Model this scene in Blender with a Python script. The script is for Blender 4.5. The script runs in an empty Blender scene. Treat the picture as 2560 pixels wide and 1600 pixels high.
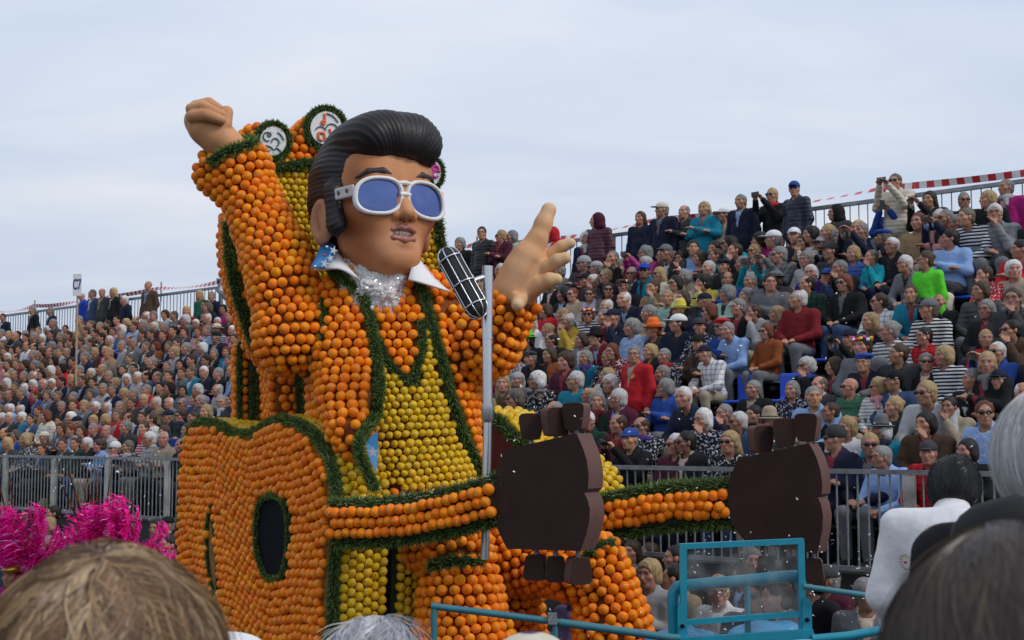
import bpy, math, random
import numpy as np
from mathutils import Vector, Matrix, Euler

rng = random.Random(11)
nr = np.random.RandomState(5)
scene = bpy.context.scene
col = scene.collection

# ---------------------------------------------------------------- camera
FPX, CXP, CYP, CAMZ = 3500.0, 1280.0, 800.0, 3.0      # the photograph is 2560 x 1600
PITCH = math.atan2(298.0, FPX)
cam = bpy.data.cameras.new('camera')
camo = bpy.data.objects.new('camera', cam); col.objects.link(camo)
cam.sensor_width = 36.0; cam.lens = FPX / 2560 * 36.0
cam.clip_start = 0.05; cam.clip_end = 3000
camo.location = (0, 0, CAMZ); camo.rotation_euler = (math.pi / 2 + PITCH, 0, 0)
cam.dof.use_dof = True; cam.dof.focus_distance = 11.8; cam.dof.aperture_fstop = 10.0
scene.camera = camo

# ---------------------------------------------------------------- sky, sun, exposure
SUN_EL, SUN_AZ = math.radians(42), math.radians(118)   # azimuth clockwise from +Y: right and behind the camera
world = bpy.data.worlds.new('World'); scene.world = world; world.use_nodes = True
nt = world.node_tree; nt.nodes.clear(); N = nt.nodes.new; Lk = nt.links.new
out = N('ShaderNodeOutputWorld'); bg = N('ShaderNodeBackground'); sky = N('ShaderNodeTexSky')
sky.sky_type = 'NISHITA'; sky.sun_disc = False; sky.sun_elevation = SUN_EL; sky.sun_rotation = SUN_AZ
sky.air_density = 1.0; sky.dust_density = 2.0; sky.ozone_density = 1.2
tc = N('ShaderNodeTexCoord')
sep = N('ShaderNodeSeparateXYZ'); Lk(tc.outputs['Generated'], sep.inputs[0])
# clouds as a layer: project the direction on a flat deck overhead
mz = N('ShaderNodeMath'); mz.operation = 'MAXIMUM'; Lk(sep.outputs['Z'], mz.inputs[0]); mz.inputs[1].default_value = 0.0
ad = N('ShaderNodeMath'); ad.operation = 'ADD'; Lk(mz.outputs[0], ad.inputs[0]); ad.inputs[1].default_value = 0.12
dvx = N('ShaderNodeMath'); dvx.operation = 'DIVIDE'; Lk(sep.outputs['X'], dvx.inputs[0]); Lk(ad.outputs[0], dvx.inputs[1])
dvy = N('ShaderNodeMath'); dvy.operation = 'DIVIDE'; Lk(sep.outputs['Y'], dvy.inputs[0]); Lk(ad.outputs[0], dvy.inputs[1])
cmb = N('ShaderNodeCombineXYZ'); Lk(dvx.outputs[0], cmb.inputs[0]); Lk(dvy.outputs[0], cmb.inputs[1])
mp = N('ShaderNodeMapping'); mp.inputs['Rotation'].default_value = (0, 0, 0.35); mp.inputs['Scale'].default_value = (0.55, 1.0, 1)
Lk(cmb.outputs[0], mp.inputs[0])
no = N('ShaderNodeTexNoise'); no.inputs['Scale'].default_value = 1.1; no.inputs['Detail'].default_value = 7; no.inputs['Roughness'].default_value = 0.52
no.inputs['Distortion'].default_value = 0.4
Lk(mp.outputs[0], no.inputs['Vector'])
cr = N('ShaderNodeValToRGB'); cr.color_ramp.elements[0].position = 0.36; cr.color_ramp.elements[1].position = 0.68
cr.color_ramp.elements[0].color = (0.55, 0.65, 0.82, 1); cr.color_ramp.elements[1].color = (0.78, 0.81, 0.885, 1)
e2 = cr.color_ramp.elements.new(0.52); e2.color = (0.645, 0.72, 0.845, 1)
Lk(no.outputs['Fac'], cr.inputs[0])
sc_ = N('ShaderNodeVectorMath'); sc_.operation = 'SCALE'; Lk(sky.outputs[0], sc_.inputs[0]); sc_.inputs['Scale'].default_value = 0.09
mx = N('ShaderNodeMix'); mx.data_type = 'RGBA'; mx.inputs['Factor'].default_value = 0.93
Lk(sc_.outputs[0], mx.inputs['A']); Lk(cr.outputs[0], mx.inputs['B'])
gz = N('ShaderNodeMapRange'); Lk(mz.outputs[0], gz.inputs['Value']); gz.inputs['From Min'].default_value = 0.04; gz.inputs['From Max'].default_value = 0.34; gz.inputs['To Min'].default_value = 0.90; gz.inputs['To Max'].default_value = 1.06
gs_ = N('ShaderNodeVectorMath'); gs_.operation = 'SCALE'; Lk(mx.outputs['Result'], gs_.inputs[0]); Lk(gz.outputs[0], gs_.inputs['Scale'])
Lk(gs_.outputs[0], bg.inputs['Color']); bg.inputs['Strength'].default_value = 1.0
Lk(bg.outputs[0], out.inputs['Surface'])
sun = bpy.data.lights.new('sun', 'SUN'); suno = bpy.data.objects.new('sun', sun); col.objects.link(suno)
sun.energy = 1.5; sun.angle = math.radians(14); sun.color = (1.0, 0.95, 0.88)
sd = Vector((math.sin(SUN_AZ) * math.cos(SUN_EL), math.cos(SUN_AZ) * math.cos(SUN_EL), math.sin(SUN_EL)))
suno.rotation_euler = sd.to_track_quat('Z', 'Y').to_euler()
suno.location = (10, -10, 30)
vs = scene.view_settings
scene.display_settings.display_device = 'sRGB'
vs.view_transform = 'Standard'; vs.look = 'None'; vs.gamma = 1; vs.use_curve_mapping = False; vs.exposure = 0.08
scene.cycles.max_bounces = 6; scene.cycles.transparent_max_bounces = 12

# ---------------------------------------------------------------- helpers
CP, SP = math.cos(PITCH), math.sin(PITCH)
def ray(px, py):
    x = (px - CXP) / FPX; z = (CYP - py) / FPX
    d = np.array([x, CP - z * SP, SP + z * CP]); return d / d[1]
def P(px, py, Y): return ray(px, py) * Y + np.array([0, 0, CAMZ])
def proj(p):
    p = np.asarray(p, float); X, Y, Z = p[..., 0], p[..., 1], p[..., 2] - CAMZ
    d = Y * CP + Z * SP
    return np.stack([CXP + FPX * X / d, CYP - FPX * (-Y * SP + Z * CP) / d], -1)
CAMP = np.array([0, 0, CAMZ])

def mesh_np(name, V, F, mats=(), smooth=True, colr=None, uv=None, mi=None):
    """V (n,3); F (m,k) or list of such; one mesh"""
    me = bpy.data.meshes.new(name)
    V = np.asarray(V, np.float32)
    Fs = [np.asarray(f, np.int32) for f in (F if isinstance(F, list) else [F]) if len(f)]
    me.vertices.add(len(V)); me.vertices.foreach_set('co', V.ravel())
    loops = np.concatenate([f.ravel() for f in Fs])
    sizes = np.concatenate([np.full(len(f), f.shape[1], np.int32) for f in Fs])
    starts = np.concatenate([[0], np.cumsum(sizes)[:-1]]).astype(np.int32)
    me.loops.add(len(loops)); me.loops.foreach_set('vertex_index', loops)
    me.polygons.add(len(sizes)); me.polygons.foreach_set('loop_start', starts)
    try: me.polygons.foreach_set('loop_total', sizes)
    except Exception: pass
    me.polygons.foreach_set('use_smooth', np.full(len(sizes), smooth, bool))
    for m in mats: me.materials.append(m)
    if mi is not None: me.polygons.foreach_set('material_index', np.asarray(mi, np.int32))
    if colr is not None:
        a = me.attributes.new('Col', 'FLOAT_COLOR', 'POINT')
        c = np.ones((len(V), 4), np.float32); c[:, :3] = colr; a.data.foreach_set('color', c.ravel())
    if uv is not None:
        u = me.uv_layers.new(name='UVMap')
        u.data.foreach_set('uv', np.asarray(uv, np.float32)[loops].ravel())
    me.update(calc_edges=True)
    return me

def obj(name, me, parent=None, loc=None, label=None, cat=None, group=None, kind=None, rot=None):
    o = bpy.data.objects.new(name, me); col.objects.link(o)
    if parent is not None: o.parent = parent
    if loc is not None: o.location = loc
    if rot is not None: o.rotation_euler = rot
    tag(o, label, cat, group, kind)
    return o
def tag(o, label=None, cat=None, group=None, kind=None):
    if label: o['label'] = label
    if cat: o['category'] = cat
    if group: o['group'] = group
    if kind: o['kind'] = kind
    return o

class MB:
    """collects simple solids into one mesh"""
    def __init__(s): s.V = []; s.F3 = []; s.F4 = []; s.n = 0; s.C = []
    def add(s, V, F, c=(1, 1, 1)):
        V = np.asarray(V, float).reshape(-1, 3); F = np.asarray(F, int)
        s.V.append(V); s.C.append(np.tile(np.asarray(c, float), (len(V), 1)))
        (s.F3 if F.shape[1] == 3 else s.F4).append(F + s.n); s.n += len(V); return s
    def box(s, c, h, R=None, col_=(1, 1, 1)):
        k = np.array([[x, y, z] for x in (-1, 1) for y in (-1, 1) for z in (-1, 1)], float) * h
        if R is not None: k = k @ np.asarray(R).T
        return s.add(k + c, [[0, 1, 3, 2], [4, 6, 7, 5], [0, 4, 5, 1], [2, 3, 7, 6], [0, 2, 6, 4], [1, 5, 7, 3]], col_)
    def tube(s, pts, r, n=10, cap=True, col_=(1, 1, 1)):
        pts = np.asarray(pts, float); m = len(pts); r = np.broadcast_to(np.asarray(r, float), (m,))
        T = np.gradient(pts, axis=0); T /= np.linalg.norm(T, axis=1)[:, None] + 1e-9
        u = np.cross(T[0], [0.31, 0.2, 0.93]); u /= np.linalg.norm(u)
        V = []
        a = np.linspace(0, 2 * np.pi, n, endpoint=False)
        for i in range(m):
            u = u - T[i] * (u @ T[i]); u /= np.linalg.norm(u) + 1e-9; w = np.cross(T[i], u)
            V.append(pts[i] + r[i] * (np.cos(a)[:, None] * u + np.sin(a)[:, None] * w))
        V = np.concatenate(V)
        i, j = np.meshgrid(np.arange(m - 1), np.arange(n), indexing='ij')
        q = np.stack([i * n + j, i * n + (j + 1) % n, (i + 1) * n + (j + 1) % n, (i + 1) * n + j], -1).reshape(-1, 4)
        s.add(V, q, col_)
        if cap:
            for e, rev in ((0, True), (m - 1, False)):
                ring = np.arange(n) + e * n
                V2 = np.vstack([V[ring], pts[e]])
                f = [[k, (k + 1) % n, n] if not rev else [(k + 1) % n, k, n] for k in range(n)]
                s.add(V2, f, col_)
        return s
    def mesh(s, name, mats, smooth=False, cols=False):
        V = np.concatenate(s.V)
        F = []
        if s.F4: F.append(np.concatenate(s.F4))
        if s.F3: F.append(np.concatenate(s.F3))
        return mesh_np(name, V, F, mats, smooth, np.concatenate(s.C) if cols else None)

def autosmooth(me, ang=35):
    """sharp edges by angle"""
    me.polygons.foreach_set('use_smooth', np.ones(len(me.polygons), bool))
    try: me.set_sharp_from_angle(angle=math.radians(ang))
    except Exception: pass
    return me

# ---------------------------------------------------------------- signed-distance modelling
def smin(a, b, k):
    if k <= 0: return np.minimum(a, b)
    h = np.maximum(k - np.abs(a - b), 0) / k
    return np.minimum(a, b) - h * h * k * 0.25
class SDF:
    def __init__(s): s.p = []
    def ell(s, c, r, k=0.0, op='u', R=None):
        s.p.append(('e', np.array(c, float), np.array(r, float), None if R is None else np.array(R, float), k, op)); return s
    def cone(s, a, b, ra, rb, k=0.0, op='u'):
        s.p.append(('c', np.array(a, float), np.array(b, float), (ra, rb), k, op)); return s
    def chain(s, pts, rs, k=0.0, op='u'):
        for i in range(len(pts) - 1): s.cone(pts[i], pts[i + 1], rs[i], rs[i + 1], k, op)
        return s
    def box(s, c, h, rd=0.0, k=0.0, op='u', R=None):
        s.p.append(('b', np.array(c, float), np.array(h, float), (rd, None if R is None else np.array(R, float)), k, op)); return s
    @staticmethod
    def _d(p, Q):
        if p[0] == 'e':
            q = Q - p[1]
            if p[3] is not None: q = q @ p[3]
            k0 = np.linalg.norm(q / p[2], axis=-1); k1 = np.linalg.norm(q / p[2] ** 2, axis=-1)
            return k0 * (k0 - 1) / np.maximum(k1, 1e-9)
        if p[0] == 'c':
            a, b = p[1], p[2]; ba = b - a; pa = Q - a
            t = np.clip((pa @ ba) / (ba @ ba + 1e-12), 0, 1)
            return np.linalg.norm(pa - t[..., None] * ba, axis=-1) - (p[3][0] + (p[3][1] - p[3][0]) * t)
        q = Q - p[1]
        if p[3][1] is not None: q = q @ p[3][1]
        q = np.abs(q) - (p[2] - p[3][0])
        return np.linalg.norm(np.maximum(q, 0), axis=-1) + np.minimum(q.max(-1), 0) - p[3][0]
    @staticmethod
    def _bb(p):
        if p[0] == 'e':
            m = p[2] if p[3] is None else np.sqrt(((p[3] * p[2]) ** 2).sum(1))
            return p[1] - m, p[1] + m
        if p[0] == 'c':
            r = max(p[3]); return np.minimum(p[1], p[2]) - r, np.maximum(p[1], p[2]) + r
        m = p[2] if p[3][1] is None else np.abs(p[3][1]) @ p[2]
        return p[1] - m, p[1] + m
    def bounds(s):
        b = [s._bb(p) for p in s.p if p[5] == 'u']
        return np.min([x[0] for x in b], 0), np.max([x[1] for x in b], 0)
    def ev(s, Q):
        Q = np.asarray(Q, float); F = np.full(Q.shape[:-1], 1e4)
        for p in s.p:
            d = s._d(p, Q)
            F = smin(F, d, p[4]) if p[5] == 'u' else -smin(-F, d, p[4])
        return F
    def grad(s, Q, e=0.004):
        Q = np.asarray(Q, float); g = np.stack([s.ev(Q + np.eye(3)[i] * e) - s.ev(Q - np.eye(3)[i] * e) for i in range(3)], -1)
        return g / (np.linalg.norm(g, axis=-1, keepdims=True) + 1e-9)
    def grid(s, xs, ys, zs):
        ax = [np.asarray(a, float) for a in (xs, ys, zs)]
        F = np.full([len(a) for a in ax], 1e4, np.float32)
        for p in s.p:
            lo, hi = s._bb(p); m = p[4] + 0.03 + 2 * max(np.diff(a).max() for a in ax)
            sl = []
            for i in range(3):
                i0 = np.searchsorted(ax[i], lo[i] - m); i1 = np.searchsorted(ax[i], hi[i] + m); sl.append(slice(i0, i1))
            if any(q.stop <= q.start for q in sl): continue
            Q = np.stack(np.meshgrid(ax[0][sl[0]], ax[1][sl[1]], ax[2][sl[2]], indexing='ij'), -1)
            d = s._d(p, Q); f = F[tuple(sl)]
            F[tuple(sl)] = smin(f, d, p[4]) if p[5] == 'u' else -smin(-f, d, p[4])
        return F
    def nets(s, h, dense=None, disp=None):
        lo, hi = s.bounds(); ax = []; km = 0.28 * max(p[4] for p in s.p); lo = lo - km; hi = hi + km
        for i in range(3):
            a, b = lo[i] - 2.5 * h, hi[i] + 2.5 * h
            if dense and dense[i]:
                d0, d1, h2 = dense[i]; d0 = max(d0, a); d1 = min(d1, b)
                pts = [np.arange(a, d0, h), np.linspace(d0, d1, max(2, int((d1 - d0) / h2)), endpoint=False), np.arange(d1, b + h, h)]
                ax.append(np.concatenate(pts))
            else: ax.append(np.arange(a, b + h, h))
        F = s.grid(*ax)
        if disp is not None:
            Q = np.stack(np.meshgrid(*ax, indexing='ij'), -1); F = F + disp(Q).astype(np.float32)
        return nets(F, *ax)
def nets(F, xs, ys, zs):
    ax = [np.asarray(a, np.float32) for a in (xs, ys, zs)]
    S = F < 0
    nc = tuple(n - 1 for n in F.shape)
    acc = np.zeros(nc + (3,), np.float32); cnt = np.zeros(nc, np.float32)
    quads = []
    for d in range(3):
        o = [i for i in range(3) if i != d]
        A = [slice(None)] * 3; B = [slice(None)] * 3; A[d] = slice(0, -1); B[d] = slice(1, None)
        fa, fb = F[tuple(A)], F[tuple(B)]; m = S[tuple(A)] != S[tuple(B)]
        I = np.argwhere(m)
        if not len(I): continue
        va = fa[m]; vb = fb[m]; t = np.clip(va / (va - vb), 0.02, 0.98)
        pos = np.stack([ax[k][I[:, k]] for k in range(3)], 1)
        pos[:, d] += t * (ax[d][I[:, d] + 1] - ax[d][I[:, d]])
        for du in (0, -1):
            for dv in (0, -1):
                J = I.copy(); J[:, o[0]] += du; J[:, o[1]] += dv
                ok = np.all((J >= 0) & (J < np.array(nc)), 1)
                Jk = J[ok]; np.add.at(acc, tuple(Jk.T), pos[ok]); np.add.at(cnt, tuple(Jk.T), 1)
        ok = (I[:, o[0]] > 0) & (I[:, o[1]] > 0) & (I[:, o[0]] < nc[o[0]]) & (I[:, o[1]] < nc[o[1]])
        quads.append((d, o, I[ok], S[tuple(A)][m][ok]))
    act = cnt > 0
    idx = np.full(nc, -1, np.int64); idx[act] = np.arange(act.sum())
    V = acc[act] / cnt[act][:, None]
    Q = []
    for d, o, I, ins in quads:
        def c(du, dv):
            J = I.copy(); J[:, o[0]] += du; J[:, o[1]] += dv; return idx[tuple(J.T)]
        q = np.stack([c(-1, -1), c(0, -1), c(0, 0), c(-1, 0)], 1)
        flip = ins if d != 1 else ~ins
        q[~flip] = q[~flip][:, ::-1]
        Q.append(q)
    return V, np.concatenate(Q)
def lap(V, Q, it=1, w=0.5):
    V = V.copy()
    e = np.concatenate([Q[:, [0, 1]], Q[:, [1, 2]], Q[:, [2, 3]], Q[:, [3, 0]]]); e = np.concatenate([e, e[:, ::-1]])
    for _ in range(it):
        a = np.zeros_like(V); n = np.zeros(len(V)); np.add.at(a, e[:, 0], V[e[:, 1]]); np.add.at(n, e[:, 0], 1)
        V = V * (1 - w) + w * a / np.maximum(n, 1)[:, None]
    return V
def vnoise(Q, f, seed=0):
    """cheap smooth noise: sum of rotated sines"""
    r = np.random.RandomState(seed); o = 0
    for i in range(6):
        k = r.normal(size=3); k *= f * (0.7 + 0.6 * r.rand()) / np.linalg.norm(k); o = o + np.sin(Q @ k + r.rand() * 6.28)
    return o / 6
def rotz(a): c, s = math.cos(a), math.sin(a); return np.array([[c, -s, 0], [s, c, 0], [0, 0, 1.0]])
def inpoly(p, poly):
    x, y = p[..., 0], p[..., 1]; poly = np.asarray(poly, float); r = np.zeros(x.shape, bool)
    j = len(poly) - 1
    for i in range(len(poly)):
        xi, yi = poly[i]; xj, yj = poly[j]
        c = ((yi > y) != (yj > y)) & (x < (xj - xi) * (y - yi) / (yj - yi + 1e-12) + xi); r ^= c; j = i
    return r
def smoothpoly(pts, n=6, closed=True):
    pts = np.asarray(pts, float); o = []
    m = len(pts)
    for i in range(m if closed else m - 1):
        g = (lambda k: pts[k % m]) if closed else (lambda k: pts[min(max(k, 0), m - 1)])
        p0, p1, p2, p3 = g(i - 1), g(i), g(i + 1), g(i + 2)
        for t in np.linspace(0, 1, n, endpoint=False):
            o.append(0.5 * ((2 * p1) + (-p0 + p2) * t + (2 * p0 - 5 * p1 + 4 * p2 - p3) * t * t + (-p0 + 3 * p1 - 3 * p2 + p3) * t ** 3))
    if not closed: o.append(pts[-1])
    return np.array(o)
def resample(pts, d, closed=False):
    pts = np.asarray(pts, float)
    if closed: pts = np.vstack([pts, pts[:1]])
    s = np.concatenate([[0], np.cumsum(np.linalg.norm(np.diff(pts, axis=0), axis=1))])
    n = max(2, int(round(s[-1] / d))); t = np.linspace(0, s[-1], n + 1)
    if closed: t = t[:-1]
    return np.stack([np.interp(t, s, pts[:, k]) for k in range(pts.shape[1])], 1)

# ---------------------------------------------------------------- materials
def mat(name, color=(0.5, 0.5, 0.5), rough=0.6, metal=0.0, spec=0.5, src=None, noise=0.0, nscale=20.0, bump=0.0, bscale=60.0, sss=0.0):
    """src: None | 'object' (object colour) | 'attr' (Col attribute) | 'both'"""
    m = bpy.data.materials.new(name); m.use_nodes = True; t = m.node_tree; b = t.nodes['Principled BSDF']
    b.inputs['Roughness'].default_value = rough; b.inputs['Metallic'].default_value = metal; b.inputs['Specular IOR Level'].default_value = spec
    c = None; n = t.nodes.new; l = t.links.new
    def mul(a, b_):
        q = n('ShaderNodeMix'); q.data_type = 'RGBA'; q.blend_type = 'MULTIPLY'; q.inputs['Factor'].default_value = 1
        l(a, q.inputs['A']); l(b_, q.inputs['B']); return q.outputs['Result']
    if src in ('object', 'both'): c = n('ShaderNodeObjectInfo').outputs['Color']
    if src in ('attr', 'both'):
        a = n('ShaderNodeAttribute'); a.attribute_name = 'Col'
        c = a.outputs['Color'] if c is None else mul(c, a.outputs['Color'])
    if c is None:
        r = n('ShaderNodeRGB'); r.outputs[0].default_value = (*color, 1); c = r.outputs[0]
    tcn = n('ShaderNodeTexCoord').outputs['Object']
    if noise:
        z = n('ShaderNodeTexNoise'); z.inputs['Scale'].default_value = nscale; z.inputs['Detail'].default_value = 4; l(tcn, z.inputs['Vector'])
        mr = n('ShaderNodeMapRange'); mr.inputs['From Min'].default_value = 0.25; mr.inputs['From Max'].default_value = 0.75
        mr.inputs['To Min'].default_value = 1 - noise; mr.inputs['To Max'].default_value = 1 + noise; l(z.outputs['Fac'], mr.inputs['Value'])
        cc = n('ShaderNodeCombineColor'); [l(mr.outputs[0], cc.inputs[i]) for i in range(3)]
        c = mul(c, cc.outputs[0])
    l(c, b.inputs['Base Color'])
    if bump:
        z = n('ShaderNodeTexNoise'); z.inputs['Scale'].default_value = bscale; z.inputs['Detail'].default_value = 3; l(tcn, z.inputs['Vector'])
        bp = n('ShaderNodeBump'); bp.inputs['Strength'].default_value = bump; bp.inputs['Distance'].default_value = 0.02
        l(z.outputs['Fac'], bp.inputs['Height']); l(bp.outputs[0], b.inputs['Normal'])
    if sss: b.inputs['Subsurface Weight'].default_value = sss; b.inputs['Subsurface Radius'].default_value = (0.02, 0.008, 0.004)
    return m
# ---------------------------------------------------------------- the place: ground, grandstand, railings
def thing(name, label, cat, loc=(0, 0, 0), group=None):
    o = bpy.data.objects.new(name, None); col.objects.link(o); o.location = loc; o.empty_display_size = 0.2
    return tag(o, label, cat, group)

# stand frame: A at the right end of the front rail, us along the rail (to the left and away), vs up the stand
RAILZ = 2.67
_a = ray(2490, 1185); _a = _a * ((RAILZ - CAMZ) / _a[2]); _b = ray(0, 1140); _b = _b * ((RAILZ - CAMZ) / _b[2])
US = (_b - _a); US[2] = 0; US /= np.linalg.norm(US); VS = np.array([US[1], -US[0], 0])
if VS[1] < 0: VS = -VS
A0 = np.array([_a[0], _a[1], 0])
def ST(u, v, z): return A0 + US * u + VS * v + np.array([0, 0, z])
NROW, V0, DV, Z0, DZ = 12, 0.80, 0.475, 1.62, 0.29
WALKV, WALKZ = V0 + DV * NROW + 0.25, 5.30
RSTAND = np.stack([US, VS, [0, 0, 1]], 1)
STANDROT = math.atan2(-VS[1], -VS[0]) + math.pi / 2     # turns local -Y towards the street

M_asph = mat('asphalt', (0.05, 0.05, 0.052), 0.9, noise=0.25, nscale=3, bump=0.3, bscale=120)
M_galv = mat('galvanised_steel', (0.25, 0.26, 0.27), 0.5, 0.6, noise=0.35, nscale=7)
M_post = mat('worn_painted_steel', (0.40, 0.39, 0.35), 0.65, 0.1, noise=0.45, nscale=4)
M_dark = mat('dark_planking', (0.035, 0.033, 0.032), 0.85, noise=0.3, nscale=6)
M_rust = mat('rusted_steel', (0.30, 0.17, 0.06), 0.8, 0.1, noise=0.5, nscale=4)
M_blue = mat('blue_plastic', (0.012, 0.075, 0.55), 0.4)
M_white = mat('white_board', (0.72, 0.72, 0.70), 0.6)
M_navyp = mat('navy_print', (0.03, 0.04, 0.22), 0.6)

g = MB(); g.add([[-900, -60, 0], [900, -60, 0], [900, 1800, 0], [-900, 1800, 0]], [[0, 1, 2, 3]])
obj('ground', g.mesh('ground', [M_asph]), kind='structure')
# terrace the photographer and the nearest spectators stand on
g = MB(); g.box((0, 1.9, 0.575), (5.5, 4.1, 0.575))
obj('spectator_terrace', g.mesh('spectator_terrace', [M_dark]), kind='structure')

stand = thing('grandstand', 'long stepped grandstand packed with seated spectators behind the float', 'grandstand', tuple(ST(0, 0, 0)))
SL = np.array(stand.location)
U0, U1 = -4.0, 46.0
for k in range(NROW):
    g = MB(); g.box(ST((U0 + U1) / 2, V0 + DV * k + (0.05 if k else -0.2), (Z0 + DZ * k) / 2) - SL, ((U1 - U0) / 2, DV / 2 - 0.003 + (0 if k else 0.25), (Z0 + DZ * k) / 2), RSTAND)
    obj('step', g.mesh('step', [M_dark]), stand)
g = MB(); g.box(ST((U0 + U1) / 2, WALKV + 0.45, WALKZ / 2) - SL, ((U1 - U0) / 2, 0.84, WALKZ / 2), RSTAND)
obj('walkway', g.mesh('walkway', [M_dark]), stand)
for k in range(NROW):   # the bench planks under the spectators
    g = MB(); g.box(ST((U0 + U1) / 2, V0 + DV * k + 0.04, Z0 + DZ * k + 0.43) - SL, ((U1 - U0) / 2, 0.13, 0.015), RSTAND)
    obj('bench_plank', g.mesh('bench_plank', [M_galv]), stand)

def railing(label, u0, u1, v, zb, zt, bar_d, bar_r, post_d, post_w, rail_r, group, each, post_off=0.0, lowz=None):
    root = thing('metal_railing', label, 'railing', tuple(ST(u0, v, zb)), group)
    L0 = np.array(root.location); lowz = zb + 0.06 if lowz is None else lowz
    def rl(z, nm, r):
        g = MB(); g.box(ST((u0 + u1) / 2, v, z) - L0, ((u1 - u0) / 2, r * 1.3, r), RSTAND); obj(nm, g.mesh(nm, [M_galv]), root)
    rl(zt, 'top_rail', rail_r); rl(lowz, 'bottom_rail', rail_r)
    n = int((u1 - u0) / bar_d)
    if each:
        g = MB(); g.tube([[0, 0, lowz - zb + rail_r], [0, 0, zt - zb - rail_r]], bar_r, 6, False)
        me = g.mesh('bar', [M_galv], True)
        for i in range(n):
            obj('bar', me, root, tuple(ST(u0 + (i + .5) * bar_d, v, zb) - L0))
    else:
        g = MB()
        for i in range(n):
            p = ST(u0 + (i + .5) * bar_d, v, 0) - L0
            g.tube([p + [0, 0, lowz + rail_r], p + [0, 0, zt - rail_r]], bar_r, 4, False)
        obj('bars', g.mesh('bars', [M_galv], True), root, kind='stuff')
    u = u0 + post_off; i = 0
    while u < u1:
        g = MB(); g.box(ST(u, v - 0.045, (zt - 0.03 + zb - 0.5) / 2) - L0, (post_w / 2, 0.025, (zt - 0.03 - zb + 0.5) / 2), RSTAND)
        obj('post', g.mesh('post', [M_post if each else M_galv]), root); u += post_d; i += 1
    return root
railing('low grey steel railing of upright bars along the front of the grandstand', -2.6, 23.5, 0.0, 1.62, RAILZ, 0.122, 0.011, 1.93, 0.12, 0.024, None, True, 1.55)
bkrail = railing('high grey steel railing along the top edge of the grandstand', 0.5, 44.0, WALKV + 0.35, WALKZ, 6.80, 0.16, 0.012, 3.2, 0.09, 0.03, None, False, 0.6)

# striped barrier tape above the top railing
M_tape = mat('barrier_tape', src='attr', rough=0.35)
tp = thing('barrier_tape', 'red and white striped barrier tape strung above the top railing', 'barrier tape', tuple(ST(0, WALKV + 0.36, 6.9)))
TL = np.array(tp.location); u = 0.6; i = 0
def tapeseg(ua, ub, za, zb, sag):
    n = 36; V = []; F = []; C = []
    for k in range(n + 1):
        t = k / n; uu = ua + (ub - ua) * t; z = za + (zb - za) * t - sag * 4 * t * (1 - t)
        tw = 0.35 + 0.8 * math.sin(uu * 1.3 + za * 9); w = 0.055
        for s_ in (-1, 1): V.append(ST(uu, WALKV + 0.36 + s_ * w * math.sin(tw), z + s_ * w * math.cos(tw)) - TL)
    V = np.array(V); VV = []; FF = []; CC = []
    for k in range(n):
        q = V[[2 * k, 2 * k + 2, 2 * k + 3, 2 * k + 1]]; VV.append(q); FF.append(np.arange(4) + 4 * k)
        CC.append(np.tile((0.52, 0.03, 0.035) if (k // 1) % 2 else (0.72, 0.70, 0.70), (4, 1)))
    return mesh_np('tape_length', np.concatenate(VV), np.array(FF), [M_tape], False, np.concatenate(CC))
stk = [0.6, 5.1, 9.7, 14.4, 19.0, 23.0, 26.4, 30.2, 33.4, 36.0, 39.0, 43.0]
for i in range(len(stk) - 1):
    obj('tape_length', tapeseg(stk[i], stk[i + 1], 6.99, 6.99, rng.uniform(0.03, 0.12)), tp)
for u in stk[1:-1]:
    g = MB(); g.box(ST(u, WALKV + 0.40, 6.9) - TL, (0.02, 0.012, 0.26), RSTAND); obj('stake', g.mesh('stake', [mat('raw_wood', (0.42, 0.30, 0.18), 0.8)] if u == stk[1] else [bpy.data.materials['raw_wood']]), tp)

# seat block sign C7
p0 = P(184, 686, 32.0); p1 = P(202, 738, 32.0)
sg = thing('section_sign', 'white sign board reading C7 on a pole above the far left crowd', 'sign', tuple(P(193, 800, 32.0)))
SG = np.array(sg.location); Rs = rotz(-0.05)
w, h = abs(p1[0] - p0[0]) / 2 * 1.1, abs(p0[2] - p1[2]) / 2 * 1.05; cz = (p0 + p1) / 2
g = MB(); g.box(cz - SG, (w, 0.012, h), Rs); obj('board', g.mesh('board', [M_white]), sg)
g = MB(); g.tube([cz - SG + [0, 0.03, 0.2], np.array([0.0, 0.03, -1.6])], 0.022, 6); obj('pole', g.mesh('pole', [bpy.data.materials['raw_wood']]), sg)
def text_mesh(body, size, m, depth=0.004):
    cu = bpy.data.curves.new(body, 'FONT'); cu.body = body; cu.size = size; cu.align_x = 'CENTER'; cu.align_y = 'CENTER'; cu.extrude = depth; cu.offset = size * 0.012
    t = bpy.data.objects.new('tmp_text', cu); col.objects.link(t)
    dg = bpy.context.evaluated_depsgraph_get(); me = bpy.data.meshes.new_from_object(t.evaluated_get(dg)); bpy.data.objects.remove(t); bpy.data.curves.remove(cu)
    me.materials.clear(); me.materials.append(m); return me
tm = text_mesh('C7', 0.27, M_navyp)
o = obj('lettering', tm, sg, tuple(cz - SG + np.array([0, -0.018, 0.0])), rot=(math.pi / 2, 0, -0.05)); o.scale = (0.62, 1.25, 1)

# bent steel lamp pole behind the float
g = MB(); g.tube([P(543, 702, 24), P(556, 698, 24), P(548, 725, 24), P(575, 745, 24), P(640, 900, 24), P(640, 1105, 24)], [0.05, 0.05, 0.06, 0.1, 0.11, 0.11], 10)
o = obj('bent_pole', g.mesh('bent_pole', [M_galv], True)); tag(o, 'bent grey steel pole showing left of the raised orange sleeve', 'pole')
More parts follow.
